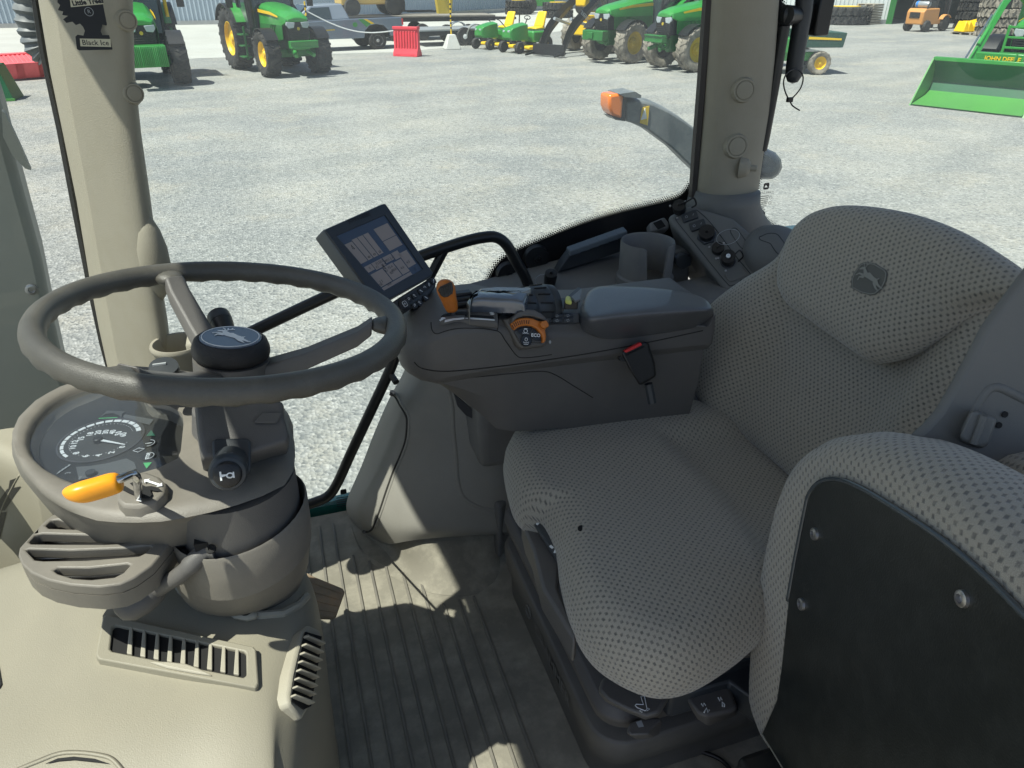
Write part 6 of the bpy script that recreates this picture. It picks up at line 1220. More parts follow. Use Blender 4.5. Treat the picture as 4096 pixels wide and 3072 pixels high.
mb = MB(); c2 = fd.uv(dq(1260, 712)); mb.tube([fd.p(c2[0]+.0032*math.cos(k*.7), c2[1]+.003*math.sin(k*.7), .0045) for k in range(9)], .0005, 4, True); mb.fslab(fd, [(c2[0]-.003, c2[1]+.0036), (c2[0]+.003, c2[1]+.0036), (c2[0]+.003, c2[1]+.0044), (c2[0]-.003, c2[1]+.0044)], .0043, .0047)
c3 = fd.uv(dq(1388, 767)); mb.text(Fr(fd.p(*c3, .0045), fd.x, n=nD), 'ECO', .0078, 0, bold=.0002); c4 = fd.uv(dq(1262, 742)); mb.text(Fr(fd.p(*c4, .0045), fd.x, n=nD), 'NORMAL', .0028, 0)
c5 = fd.uv(dq(1265, 840)); mb.tube([fd.p(c5[0]+.0022*math.cos(k*.7), c5[1]+.0028+.0026*math.sin(k*.7), .0052) for k in range(9)], .0005, 4, True); mb.tube([fd.p(c5[0]-.005, c5[1]-.0015, .0052), fd.p(c5[0], c5[1]-.003, .0052), fd.p(c5[0]+.005, c5[1]-.001, .0052), fd.p(c5[0]+.003, c5[1]-.005, .0052), fd.p(c5[0]-.004, c5[1]-.005, .0052)], .0005, 4)
build('key_marks', mb, M['white'], sect)
def onto(pts, name, m, parent, up=.0008, th=.0006, b=AB, c='V'): 
    P2 = [hit(b, c, *p, up) for p in pts]; n_ = (CAM-P2[0]).normalized(); return build(name, MB().slab(P2, n_*th), m, parent)
onto([(1545, 832), (1553, 815), (1562, 808), (1570, 818), (1577, 832), (1570, 848), (1562, 858), (1552, 848)], 'turtle_mark', M['dim'], t, .007)
# joystick slot, scale bars and hare / engine marks on the front module
TZ = .776
def zq(x, y, h=0): return q('V', x, y, z=TZ+h)
ml = [zq(*p) for p in [(130, 590), (200, 500), (300, 440), (430, 432), (560, 432), (575, 340), (920, 348), (925, 560), (905, 700), (750, 672), (600, 660), (450, 660), (330, 676), (200, 700)]]
sl_ = build('control_plate', MB().slab([p+V((0, 0, -.012)) for p in [zq(*q_) for q_ in [(180, 590), (215, 510), (310, 452), (430, 432), (560, 432), (575, 340), (920, 348), (922, 600), (700, 575), (450, 560)]]], (0, 0, .0125)), M['taupe_d'], t, bevel=.003)
mb = MB().slab([zq(*p, .001) for p in [(200, 525), (235, 500), (330, 475), (460, 462), (560, 468), (570, 510), (700, 515), (860, 522), (872, 545), (850, 550), (700, 540), (560, 528), (505, 522), (500, 500), (400, 500), (300, 512), (215, 535)]], (0, 0, .0006)); build('joystick_slot', mb, M['darkhole'], sl_)
mb = MB().slab([zq(*p, .001) for p in [(252, 572), (360, 550), (495, 541), (496, 557), (360, 572), (248, 598)]], (0, 0, .0005)).slab([zq(*p, .001) for p in [(560, 541), (700, 548), (880, 565), (880, 577), (700, 566), (560, 556)]], (0, 0, .0005)).slab([zq(*p, .001) for p in [(512, 547), (544, 547), (544, 551), (512, 551)]], (0, 0, .0005))
mb.slab([zq(*p, .001) for p in [(180, 570), (195, 565), (205, 545), (225, 535), (255, 540), (258, 552), (235, 558), (225, 570), (205, 575), (200, 585), (190, 582)]], (0, 0, .0005)); mb.text(Fr(zq(848, 488, .001), V((1, 0, 0)), n=V((0, 0, 1))), 'S', .014, 0, bold=.0009); build('scale_marks', mb, M['white'], sl_)
# joystick
j0 = zq(392, 490); j1 = q('V', 345, 440, y=j0.y-.002); jt = q('V', 240, 100, y=j0.y-.022)
dj = (jt-j1).normalized(); Lj = (jt-j1).length
def jr(px): return 1.08*px*.3165/FPX*(jt-CAM).dot(fw)
rs = []; sdj = (rt-dj*rt.dot(dj)).normalized(); fdj = dj.cross(sdj)
for k_, w_ in ((.0, 62), (.03, 74), (.10, 78), (.14, 80), (.15, 77), (.16, 80), (.22, 86), (.4, 92), (.6, 102), (.75, 110), (.88, 106), (.97, 86), (1.05, 50), (1.07, 15)):
    c_ = j1+dj*Lj*k_; r = jr(w_); rs.append([c_+sdj*math.copysign(abs(math.cos(a))**.75, math.cos(a))*r+fdj*math.copysign(abs(math.sin(a))**.75, math.sin(a))*r*.8 for a in [2*math.pi*k/24 for k in range(24)]])
js = build('joystick', MB().rings(rs), M['orange2'], t, ang=60); JB = bvh(js)
build('joystick_stem', MB().cyl(j0+V((0, 0, -.02)), j1+dj*.004, .005, n=12), M['chrome'], js)
P2 = [hit(JB, 'V', *p, .0035) for p in [(178, 182), (200, 145), (310, 100), (328, 115), (342, 175), (338, 215), (290, 255), (240, 262), (205, 235)]]; tb = build('thumb_switch', MB().slab(P2, (CAM-P2[0]).normalized()*.003), M['black'], js, bevel=.001)
mb = MB()
for k in range(9): a = hit(JB, 'V', 208+k*13, 165-k*4, .0068); b = hit(JB, 'V', 226+k*12, 235-k*3, .0068); mb.tube([a, b], .0006, 4)
build('switch_rib', mb, M['satin'], tb)
# small lever bank behind the joystick
mb = MB(); 
for k in range(3): p = q('V', 480+k*8, 250+k*60, z=.785-k*.004); mb.box(tuple(p), (.030, .018, .012))
build('lever_bank', mb, M['black'], t, bevel=.003)
# yellow latch between wheels and pad
pt = q('V', 1810, 345, z=.775); bb_ = build('latch_base', MB().slab([q('V', *p, z=.76) for p in [(1755, 460), (1770, 380), (1870, 385), (1960, 340), (1975, 200), (1930, 190), (1780, 320), (1740, 330), (1600, 315), (1590, 465)]], (0, 0, .006)), M['satin'], t, bevel=.001)
mb = MB().slab([q('V', *p, z=.768) for p in [(1757, 440), (1768, 372), (1850, 385), (1935, 345), (1930, 440)]], (0, 0, .016)); build('latch_housing', mb, M['black'], bb_, bevel=.002)
build('yellow_latch', MB().slab([q('V', *p, z=.785) for p in [(1770, 370), (1775, 325), (1800, 305), (1840, 325), (1855, 375), (1850, 390)]], (0, 0, .008)), mat('pale_yellow_plastic', (.6, .62, .15), .45), bb_, bevel=.003)
mb = MB().slab([q('V', *p, z=.79) for p in [(1850, 300), (1975, 195), (1982, 230), (1960, 330), (1900, 355)]], (0, 0, .004)); build('storage_flap', mb, mat('flap_grey', (.16, .165, .165), .4), bb_, bevel=.001)
# padded lid
pd = [(1440, 538), (1600, 545), (1800, 556), (1930, 580), (2000, 605), (2028, 640), (2020, 662), (1990, 668), (1800, 676), (1600, 690), (1440, 712), (1412, 700), (1395, 640), (1405, 590)]
zp = .765
A_ = [q('G', *p, z=zp) for p in pd]; cA = sum(A_, V())/len(A_)
lowo = [(1440, 545), (1600, 550), (1800, 560), (1930, 585), (2005, 612), (2036, 655), (2025, 700), (1995, 745), (1800, 775), (1600, 805), (1470, 812), (1400, 760), (1378, 690), (1392, 600)]
B_ = [V((p.x, p.y-.006 if i in range(5, 13) else p.y+.004, .722)) for i, p in enumerate(q('G', *p, z=.722) for p in lowo)]
B_ = []
for i, p in enumerate(lowo):
    w_ = q('G', *p, y=YC-.006) if 6 <= i <= 11 else None
    B_.append(w_ if w_ is not None else V((A_[i].x+(-.010 if i in (0, 12, 13) else .004 if i == 5 else 0), A_[i].y+(.006 if i < 5 else 0), .718)))
rs = [[b+V((0, .004, -.004)) for b in B_], B_, [b.lerp(a, .45)+(a-cA).normalized()*.004 for a, b in zip(A_, B_)], [b.lerp(a, .82)+(a-cA).normalized()*.004 for a, b in zip(A_, B_)], A_, [cA+(a-cA)*.9+V((0, 0, .003)) for a in A_], [cA+(a-cA)*.5+V((0, 0, .005)) for a in A_]]
build('padded_lid', MB().rings(rs), M['pad'], t, sub=2, ang=0)
# ---- seat belt buckle
t = thing('seat_belt_buckle', 'black seat belt buckle with a red release button beside the armrest console', 'seat belt buckle', tuple(q('M', 1650, 700, y=.97)))
Pb = q('M', 1630, 600, y=.965); nB = V((.05, -.95, .3)).normalized()
def bq(x, y, h=0): return q('M', x, y, P=Pb+nB*h, N=nB)
o_ = [(1506, 530), (1530, 510), (1660, 452), (1695, 460), (1702, 500), (1735, 600), (1744, 690), (1640, 752), (1625, 745), (1560, 640)]
bk = build('buckle_body', MB().rings([[bq(*p, -.022) for p in o_], [bq(*p, -.004) for p in o_], [bq(*p, 0) for p in o_]]), M['black'], t, bevel=.004, seg=3)
build('release_button', MB().slab([bq(*p, .0015) for p in [(1528, 518), (1640, 458), (1652, 478), (1540, 532)]], nB*-.008), M['red'], bk, bevel=.0015)
build('slot', MB().slab([bq(*p, .0012) for p in [(1536, 545), (1665, 482), (1668, 490), (1540, 553)]], nB*.0008), M['darkhole'], bk)
build('side_tab', MB().slab([bq(*p, -.002) for p in [(1490, 560), (1512, 552), (1535, 590), (1500, 585)]], nB*-.006), M['black'], bk)
build('stalk', MB().tube(cr([bq(1690, 740, -.012), bq(1700, 790, -.012), bq(1715, 870, -.012)], 4, False), .008, 8), M['satin'], t)
# ---- right side console with cup holder and socket panel
t = thing('side_console', 'blue-grey side console with a cup holder and sockets at the foot of the rear pillar', 'side console', (.8, 1.4, 0)); TS = t
# upper ledge as a loft: rows from the glass side to the inner side, following x
Lx = [(.40, .600), (.48, .612), (.56, .626), (.66, .640), (.74, .650), (.80, .655)]
rs = []
for x, z in [(.34, .56)]+Lx:
    rs.append([V((x, 1.575, z+.01)), V((x, 1.50, z)), V((x, 1.44, z-.012)), V((x, 1.405, z-.03)), V((x, 1.385, z-.10)), V((x, 1.36, .30)), V((x, 1.575, .30))])
lg = build('ledge', MB().rings(rs), M['grey'], t, sub=0, ang=40, bevel=.01, seg=3); LB_ = bvh(lg)
# hinge strip (dark ribbed bar) on the ledge
def yq(c, pts, y): return [q(c, *p, y=y) for p in pts]
hb = yq('H', [(-320, 1010), (-250, 850), (-200, 800), (470, 560), (480, 640), (60, 860), (-100, 980)], 1.52)
st_ = build('hinge_bar', MB().slab(yq('G', [(1268, 480), (1290, 440), (1330, 385), (1600, 290), (1625, 300), (1600, 370), (1400, 440)], 1.50), (0, .03, 0)), M['satin'], t, bevel=.003)
mb = MB()
for k in range(6): p = q('G', 1350+k*46, 378-k*16.5, y=1.49); mb.rings([[p+V((-.014, -.006, -.008)), p+V((.014, -.006, -.003)), p+V((.014, .02, .005)), p+V((-.014, .02, -.001))], [p+V((-.013, -.004, .004)), p+V((.013, -.004, .010)), p+V((.013, .02, .014)), p+V((-.013, .02, .008))]])
build('hinge_knuckle', mb, mat('knuckle_grey', (.09, .11, .125), .4), st_, bevel=.002)
# sloping socket panel
PH = q('H', 1350, 700, y=1.37); nH = V((-.45, -.58, .68)).normalized()
def hq(x, y, h=0): return q('H', x, y, P=PH+nH*h, N=nH)
pnl = [(985, 360), (1080, 310), (1160, 290), (1240, 330), (1330, 350), (1560, 420), (1720, 560), (1900, 760), (1990, 900), (1750, 1250), (1500, 1450), (1380, 1240), (1470, 1130), (1200, 800), (1010, 560), (930, 470), (910, 400)]
pp = [hq(*p) for p in pnl]; pb_ = build('socket_panel', MB().rings([[p-nH*.20+V((.05, .03, -.05)) for p in pp], [p-nH*.012 for p in pp], [hq(*p) for p in [((x-1400)*.98+1400, (y-760)*.985+760) for x, y in pnl]]]), M['bluegrey'], t, bevel=.008, seg=3, ang=40)
seam_b = mat('panel_seam', (.03, .035, .04), .8)
def hseam(pts, r, m, nm, closed=True, h=.0004): return build(nm, MB().tube([hq(p.x, p.y, h) for p in cr([V((*p, 0)) for p in pts], 5, closed)], r, 5, closed), m, pb_)
hseam([(990, 430), (1020, 400), (1100, 370), (1180, 345), (1230, 370), (1350, 490), (1560, 770), (1735, 985), (1735, 1010), (1650, 1050), (1540, 1085), (1500, 1070), (1350, 890), (1150, 640), (1020, 480)], .0009, seam_b, 'plate_seam')
hseam([(1530, 540), (1560, 522), (1600, 540), (1700, 680), (1700, 710), (1660, 725), (1620, 700), (1540, 580)], .0007, seam_b, 'oval_seam')
hseam([(1470, 1000), (1480, 980), (1530, 1045), (1690, 980), (1695, 960), (1640, 895)], .001, M['bluegrey'], 'label_frame', False, .001)
def fac(cx, cy): return hq(cx, cy)
fH = Fr(hq(1120, 410), hq(1200, 385)-hq(1040, 440), n=nH)
for cx, cy in ((1128, 412), (1205, 500)):
    f_ = Fr(hq(cx, cy), fH.x, n=nH); b = build('rocker_switch', MB().fslab(f_, rrect(.036, .022, .003), -.002, .006), M['satin'], pb_, bevel=.0015)
    build('rocker_mark', MB().tube([f_.p(a-.008, b_, .0064) for a, b_ in rrect(.005, .005, .001, 1)], .0005, 4, True).tube([f_.p(.007, -.002, .0064), f_.p(.010, .002, .0064)], .0005, 4), M['dim'], b)
def socket(x, y, r, h, ring=None, name='socket', c='H', P=None, screw=True):
    p = hq(x, y) if P is None else P; s_ = r*.4069/FPX*(p-CAM).dot(fw); b = build(name, MB().lathe([(s_*1.12, -.003), (s_*1.12, .002), (s_*.96, .003), (s_*.96, h*.8), (s_*1.05, h*.82), (s_*1.05, h), (s_*.5, h*1.03), (s_*.48, h*.8), (.001, h*.8)] if ring else [(s_*1.0, -.003), (s_*1.0, h*.6), (s_*.96, h), (s_*.2, h*1.04), (s_*.18, h*1.3), (.001, h*1.32)], p, nH, 28), M['black'], pb_, ang=40)
    if screw:
        for a in (.6, 2.4, 4.2): e_ = p+fH.x*math.cos(a)*s_*1.5+fH.y*math.sin(a)*s_*1.5; build('screw', MB().lathe([(.0028, -.001), (.0024, .0015), (.001, .002)], e_, nH, 10), M['steel'], b)
    return p, s_, b
p, s_, b = socket(1295, 600, 78, .024, screw=False); build('hex_ring', MB().lathe([(s_*1.25, -.002), (s_*1.22, .006), (s_*1.0, .008)], p, nH, 6, cap1=False), M['satin'], b)
p, s_, b = socket(1405, 738, 60, .016); build('retaining_wire', MB().tube([p+nH*.016+fH.x*(.028+.026*math.cos(a))+fH.y*(.016+.018*math.sin(a)) for a in [k*math.pi/10 for k in range(20)]], .0006, 4, True), M['dim'], b)
p, s_, b = socket(1502, 850, 66, .030, ring=True); c_ = build('contact_ring', MB().lathe([(s_*.32, .028), (s_*.32, .032), (s_*.15, .032), (s_*.14, .029)], p, nH, 20), M['white'], b); build('cap_cord', MB().tube(cr([p+nH*.026+fH.x*s_, p+nH*.03+fH.x*(s_+.012)+fH.y*.004, p+nH*.02+fH.x*(s_+.016)-fH.y*.008, p+nH*.01+fH.x*(s_+.004)-fH.y*.012], 4, False), .0018, 6), M['black'], b)
p, s_, b = socket(1025, 320, 64, .020, P=hq(1025, 335, .004)); build('cap_cord', MB().tube(cr([p+nH*.02, p+nH*.024+fH.x*.02, p+nH*.02+fH.x*.036+fH.y*.004, p+nH*.01+fH.x*.038-fH.y*.008, p+nH*.006+fH.x*.026-fH.y*.010], 4, False), .0022, 6), M['black'], b)
bolt(pb_, hq(1635, 1040), nH, .003, M['screw'])
# dome knob (seat belt anchor cover) at the right end
dm = hq(1880, 760, -.01); build('belt_cover', MB().lathe([(.075, -.05), (.074, .0), (.068, .025), (.05, .045), (.025, .056), (.001, .059)], dm+V((.02, .0, -.01)), (nH+V((.1, -.1, .4))), 36), M['bluegrey'], t, ang=70)
DB = bvh(D.objects['belt_cover']); seam(DB, 'H', [(1835, 600), (1900, 575), (1980, 580), (2030, 630), (2070, 700), (2070, 760), (2040, 790), (1990, 770), (1950, 720), (1920, 675), (1870, 655), (1820, 635), (1812, 612)], .0009, t, seam_b, 'cover_seam', closed=True)
# flare joining the pillar to the console
fl = []
for L, Rr in [((1507, 408), (1624, 408)), ((1500, 432), (1624, 436)), ((1492, 455), (1632, 462)), ((1480, 480), (1650, 490)), ((1470, 510), (1680, 520)), ((1470, 560), (1715, 560))]:
    a, b = q('Z', *L, y=YB-.01), q('Z', *Rr, y=YB-.01); o_ = (a+b)/2; w2 = (b-a).length/2; fl.append([V((o_.x+w2*math.copysign(abs(math.cos(k*math.pi/14))**.8, math.cos(k*math.pi/14)), YB-.01+(.072+w2*.10)*math.copysign(abs(math.sin(k*math.pi/14))**.8, math.sin(k*math.pi/14))*(1), o_.z)) for k in range(28)])
build('pillar_flare', MB().rings(fl), M['bluegrey'], t, ang=0)
# square dark port in a raised corner
fp2 = Fr(q('H', 830, 490, y=1.50), (1, 0, .05), n=V((-.1, -.75, .6))); pr_ = build('port_housing', MB().fslab(fp2, fp(fp2, 'H', [(735, 470), (880, 410), (930, 470), (925, 530), (830, 540), (745, 560)]), -.03, 0), M['grey'], t, bevel=.004); build('port', MB().fslab(fp2, fp(fp2, 'H', [(765, 472), (845, 440), (893, 505), (815, 538)]), .0004, .001), M['darkhole'], pr_)
# cup holder with a notch
cy = 1.40; p0, p1 = q('H', 475, 650, y=cy), q('H', 955, 640, y=cy); r = (p1-p0).length/2; cc_ = (p0+p1)/2; cc_.y = cy; n = 48; inner = []; outer = []
zt_ = cc_.z
def cupring(rr, z0, notch, n0=-2.15, n1=-1.28):
    out = []
    for k in range(n):
        a = 2*math.pi*k/n-math.pi; z = z0
        if notch:
            if n0 < a < n1: z = zt_-.075
            if abs(a-n0) < .07 : z = zt_-.004
        out.append(V((cc_.x+rr*math.cos(a), cy+rr*math.sin(a), z)))
    return out
rs = [cupring(r*1.0, zt_-.16, 0), cupring(r*1.06, zt_-.082, 0), cupring(r*.98, zt_-.078, 0), cupring(r*.99, zt_-.004, 1), cupring(r*.965, zt_+.001, 1), cupring(r*.91, zt_-.002, 1), cupring(r*.86, zt_-.079, 0), cupring(r*.84, zt_-.09, 0)]
cu = build('cup_holder', MB().rings(rs), M['grey'], t, ang=50)
build('cup_floor', MB().lathe([(r*.86, -.09), (r*.86, -.088)], cc_, (0, 0, 1), 32), M['taupe_d'], cu)
# cigar socket cap beside it, lower pocket wall
wl = build('pocket_wall', MB().slab([q('H', *p, y=1.43) for p in [(945, 760), (1130, 740), (1120, 1150), (935, 1130)]], (0, .05, 0)), M['grey'], t, bevel=.006)
p = q('H', 1045, 835, y=1.424); cap = build('power_socket_cap', MB().slab([q('H', *p_, y=1.42) for p_ in [(970, 800), (1010, 765), (1070, 750), (1125, 790), (1120, 870), (1040, 920), (985, 890), (965, 860)]], (0, -.012, 0)), M['satin'], wl, bevel=.003)
# small capped socket near the rail
p = q('G', 1232, 500, y=1.46); b = build('small_socket', MB().lathe([(.014, -.02), (.015, 0), (.014, .012), (.004, .013), (.003, .018)], p, (-.1, -.5, 1), 20), M['black'], t, ang=40); build('retaining_wire', MB().tube([p+V((-.022+.016*math.cos(a), 0, -.006+.014*math.sin(a))) for a in [k*.6 for k in range(9)]], .0008, 4), M['dim'], b)
# inner wall of the pocket between armrest and console
mb = MB().slab([V((.33, 1.24, .30)), V((.33, 1.24, .56)), V((.50, 1.24, .60)), V((.95, 1.24, .64)), V((1.1, 1.24, .62)), V((1.1, 1.24, .30))], (0, .15, 0)); build('pocket_floor', mb, M['grey'], t, bevel=.02, seg=3)
# ---- operator seat
SG = 'operator seat'
t = thing('operator_seat', 'grey woven fabric operator seat with headrest emblem on a black suspension base', 'seat', (.6, .82, 0)); TO = t
def pillow(name, f, outline, prof, top, parent, N=150, ce=None, n_in=34, sub=0, m=None, uvr=0, uvs=1.0):
    """outline: 2-D in frame; prof: list (inset, height) from underside to edge; then the top surface height top(a,b,s)"""
    P = cr([V((*p, 0)) for p in outline], 6, True); p2 = [(p.x, p.y) for p in P]
    if ce is None: ce = (sum(p[0] for p in p2)/len(p2), sum(p[1] for p in p2)/len(p2))
    L = polar(p2, ce, N); rows = []; uvs_ = []; acc = 0; arc_ = [0]
    for (i0, h0), (i1, h1) in zip(prof, prof[1:]): arc_.append(arc_[-1]+math.hypot(i1-i0, h1-h0))
    tot = arc_[-1]; ca, sa = math.cos(uvr), math.sin(uvr)
    for (ins, h), ac in zip(prof, arc_):
        r_ = []; u_ = []
        for a, b in L:
            dx, dy = a-ce[0], b-ce[1]; d = math.hypot(dx, dy); k = (d-ins)/d; x, y = ce[0]+dx*k, ce[1]+dy*k
            dd = top(x, y, 1-ins/d)*max(0, min(1, (h-prof[0][1])/(prof[-1][1]-prof[0][1]))); r_.append(f.p(x, y, h+dd)); k2 = (d-prof[-1][0]+(tot-ac))/d; u, v = dx*k2, dy*k2; u_.append(((u*ca-v*sa)*uvs, (u*sa+v*ca)*uvs))
        rows.append(r_); uvs_.append(u_)
    i0, h0 = prof[-1]
    for j in range(1, n_in+1):
        s = 1-j/n_in; s = max(s, .0001); r_ = []; u_ = []
        for a, b in L:
            dx, dy = a-ce[0], b-ce[1]; d = math.hypot(dx, dy); k = (d-i0)/d*s; x, y = ce[0]+dx*k, ce[1]+dy*k
            r_.append(f.p(x, y, h0+top(x, y, k))); u, v = dx*k, dy*k; u_.append(((u*ca-v*sa)*uvs, (u*sa+v*ca)*uvs))
        rows.append(r_); uvs_.append(u_)
    mb = MB().grid(rows, uvs_, closed=True); return build(name, mb, m or M['fabric'], parent, sub=sub, ang=0)
zs = .50
cu_px = [(1335, 858), (1440, 868), (1560, 900), (1700, 960), (1780, 1040), (1800, 1120), (1790, 1200), (1720, 1290), (1660, 1345), (1600, 1395), (1510, 1448), (1430, 1462), (1350, 1435), (1280, 1385), (1235, 1310), (1212, 1230), (1208, 1195), (1200, 1160), (1170, 1112), (1140, 1106), (1108, 1075), (1092, 1020), (1090, 970), (1115, 932), (1180, 888), (1250, 865)]
fS = Fr((.55, .82, zs), (1, 0, .05), n=V((.05, 0, 1))); co_ = [fS.uv(q('Z', *p, P=fS.o-fS.n*.035, N=fS.n)) for p in cu_px]
def g_(x, s): return math.exp(-(x/s)**2)
def top_c(a, b, s):
    z = .020*(1-s**4)-.020*g_(b, .14)*g_(a-.06, .20)
    d = a-.14+.35*abs(b)  # rear hollow seams
    z -= .030*(1/(1+math.exp(-(a-.09+.15*abs(b))/.010)))*(1/(1+math.exp((abs(b)-.165)/.010)))
    return z
pf = [(.05, -.105), (.022, -.10), (.006, -.085), (.0, -.062), (.002, -.040), (.010, -.020), (.024, -.007), (.045, .0)]
cus = pillow('seat_cushion', fS, co_, pf, top_c, t, ce=(.0, .0), uvr=math.pi/2)
CUB = bvh(cus); hp_ = hit(CUB, 'Z', 1256, 1141, .0004); h_n = (fS.n); build('cushion_hole', MB().lathe([(.0055, -.001), (.0052, .0006), (.001, .0007)], hp_, h_n, 14, sx=1.3), M['darkhole'], cus)
# backrest
upB = V((.36, 0, .93)).normalized(); nB_ = V((-.93, 0, .36)).normalized(); oB = V((.835, .80, .72))
fB = Fr(oB, (0, -1, 0), n=nB_)          # x towards the camera, y up the backrest
bk_px = [(1513, 870), (1492, 800), (1500, 730), (1535, 665), (1600, 610), (1680, 555), (1720, 490), (1770, 458), (1840, 447), (1950, 460), (2050, 495), (2130, 540), (2205, 592), (2235, 640), (2190, 660), (2160, 700), (2120, 790), (2060, 880), (2010, 960), (1950, 1050), (1870, 1120), (1800, 1130), (1710, 1062), (1640, 1000), (1560, 930)]
bo_ = [fB.uv(q('Z', *p, P=oB-nB_*.03, N=nB_)) for p in bk_px]
def top_b(a, b, s):
    w_ = abs(a); z = .012*(1-s**6); z -= .05*(1/(1+math.exp((w_-.16)/.022)))*(1/(1+math.exp((b-.16)/.03))); z += .012*g_(b+.17, .08)*g_(a, .2)
    return z
pf = [(.05, -.12), (.02, -.115), (.004, -.095), (.0, -.065), (.004, -.035), (.014, -.014), (.032, -.003), (.05, .0)]
cb_ = (sum(p[0] for p in bo_)/len(bo_), sum(p[1] for p in bo_)/len(bo_)); print('back outline', [tuple(round(v, 3) for v in p) for p in bo_], cb_)
def tb2(a, b, s): return top_b(a-cb_[0], b-cb_[1]-.0, s)
bkr = pillow('backrest', fB, bo_, pf, tb2, t, ce=cb_, uvr=.0)
hp_px = [(1700, 535), (1722, 490), (1770, 455), (1840, 443), (1950, 455), (2055, 490), (2140, 537), (2216, 592), (2240, 640), (2200, 645), (2100, 672), (2030, 722), (1960, 765), (1905, 782), (1870, 778), (1800, 730), (1745, 690), (1700, 655), (1683, 615), (1686, 575)]
PHp = oB+nB_*.010; fHp = Fr(PHp, (0, -1, 0), n=nB_); ho = [fHp.uv(q('Z', *p, P=PHp, N=nB_)) for p in hp_px]
hdp = pillow('head_pad', fHp, ho, [(.07, -.07), (.035, -.065), (.010, -.045), (.0, -.01), (.002, .004), (.008, .012), (.02, .018), (.035, .020)], lambda a, b, s: .014*(1-s**3), t, uvr=.25)
HPB = bvh(hdp)
fE = Fr(hit(HPB, 'Z', 1877, 602, .001), (0, -1, 0), n=nB_); 
def eq(pts): return [fE.uv(q('I', *p, P=fE.o, N=fE.n)) for p in pts]
eo = eq([(1065, 480), (1080, 440), (1120, 385), (1150, 374), (1210, 385), (1270, 420), (1282, 440), (1275, 490), (1250, 535), (1210, 570), (1180, 575), (1120, 560), (1065, 530)])
def surf(pts, h): return [ (lambda w_: (w_))(hit_from(HPB, fE.p(a, b, .08), -fE.n, h)) for a, b in pts]
def hit_from(b, o_, d, up):
    h_ = b.ray_cast(o_, d); return (h_[0]-d*up) if h_[0] is not None else o_+d*.08
ep = build('emblem_patch', MB().slab(surf(eo, .0006), fE.n*.0012), mat('emblem_felt', (.12, .12, .108), .95), hdp)
cE = sum((V((*p, 0)) for p in eo), V())/len(eo); mb = MB().tube([hit_from(HPB, fE.p(cE.x+(a-cE.x)*.93, cE.y+(b-cE.y)*.93, .08), -fE.n, .002) for a, b in eo], .0007, 5, True)
e1, e2 = eq([(1100, 480), (1215, 440)]); lm = mat('emblem_thread', (.26, .26, .23), .9); 
dv_ = V((eq([(1210, 520)])[0][0]-eq([(1110, 440)])[0][0], 0)); 
o_w = hit_from(HPB, fE.p(cE.x, cE.y, .08), -fE.n, .0026); h_d = fE.p(*eq([(1210, 500)])[0])-fE.p(*eq([(1105, 440)])[0])
deer(mb, Fr(o_w-fE.n*0, (fE.p(*eq([(1225, 500)])[0])-fE.p(*eq([(1100, 470)])[0])), n=fE.n), .030, 0); build('deer_mark', mb, lm, ep)
# under-seat frame with tilt levers
fr_m = M['taupe_d']; mb = MB().slab([q('K', *p, z=.435) for p in [(120, 230), (150, 200), (215, 205), (345, 430), (330, 640), (440, 900), (420, 940), (240, 640), (185, 420), (145, 330)]], (0, 0, -.05)); sf = build('seat_frame', mb, fr_m, t, bevel=.006)
fL = Fr(q('K', 250, 330, z=.452), q('K', 340, 480, z=.452)-q('K', 180, 230, z=.452), n=V((-.35, -.1, 1))); mb = MB().fslab(fL, fp(fL, 'K', [(150, 215), (225, 205), (350, 430), (330, 500), (240, 360)]), -.012, .002); lvb = build('tilt_lever_bar', mb, M['satin'], t, bevel=.004)
for pts in ([(205, 285), (222, 248), (212, 240), (236, 236), (242, 268), (226, 276), (216, 290)], [(305, 445), (318, 415), (308, 402), (326, 398), (340, 420), (338, 432), (322, 440), (314, 448)]): build('seat_symbol', MB().fslab(fL, fp(fL, 'K', pts), .0024, .003), M['white'], lvb)
mb = MB()
for x, y in ((203, 250), (208, 262), (290, 410), (298, 416)): mb.box((*fL.uv(q('K', x, y, P=fL.o, N=fL.n)), .003), (.004, .004, .0008), fL)
build('arrow_marks', mb, M['white'], lvb)
# suspension base: stepped black boot and floor frame
def zring(pts, z, c='K'): return [q(c, *p, z=z) for p in pts]
base = [(70, 560), (90, 500), (115, 480), (500, 1270), (560, 1480), (600, 1560), (660, 1600), (740, 1620)]
zb = .10
bx0, bx1, by0, by1 = .405, 1.05, .50, 1.235
def brect(x0, x1, y0, y1, z, r=.05): return [V(((x0+x1)/2+a, (y0+y1)/2+b, z)) for a, b in rrect(x1-x0, y1-y0, r, 6)]
p0_ = q('K', 75, 600, z=.16); p1_ = q('K', 600, 1600, z=.16); print('base corner pts', p0_, p1_, q('K', 90, 420, z=.28), q('K', 480, 1180, z=.28))
lo_m = M['satin']
rs = [brect(.374, 1.06, .665, 1.20, 0, .06), brect(.372, 1.06, .663, 1.20, .06, .06), brect(.364, 1.06, .645, 1.21, .085, .06), brect(.360, 1.06, .638, 1.215, .13, .06), brect(.364, 1.06, .643, 1.21, .145, .06), brect(.385, 1.06, .665, 1.19, .150, .05)]
bm1 = build('base_frame', MB().rings(rs), mat('base_black', (.12, .115, .105), .55, bump=.3, bscale=500, var=.2, dirt=(.16, .15, .12), dscale=9, damt=.45), t, ang=35, bevel=.004)
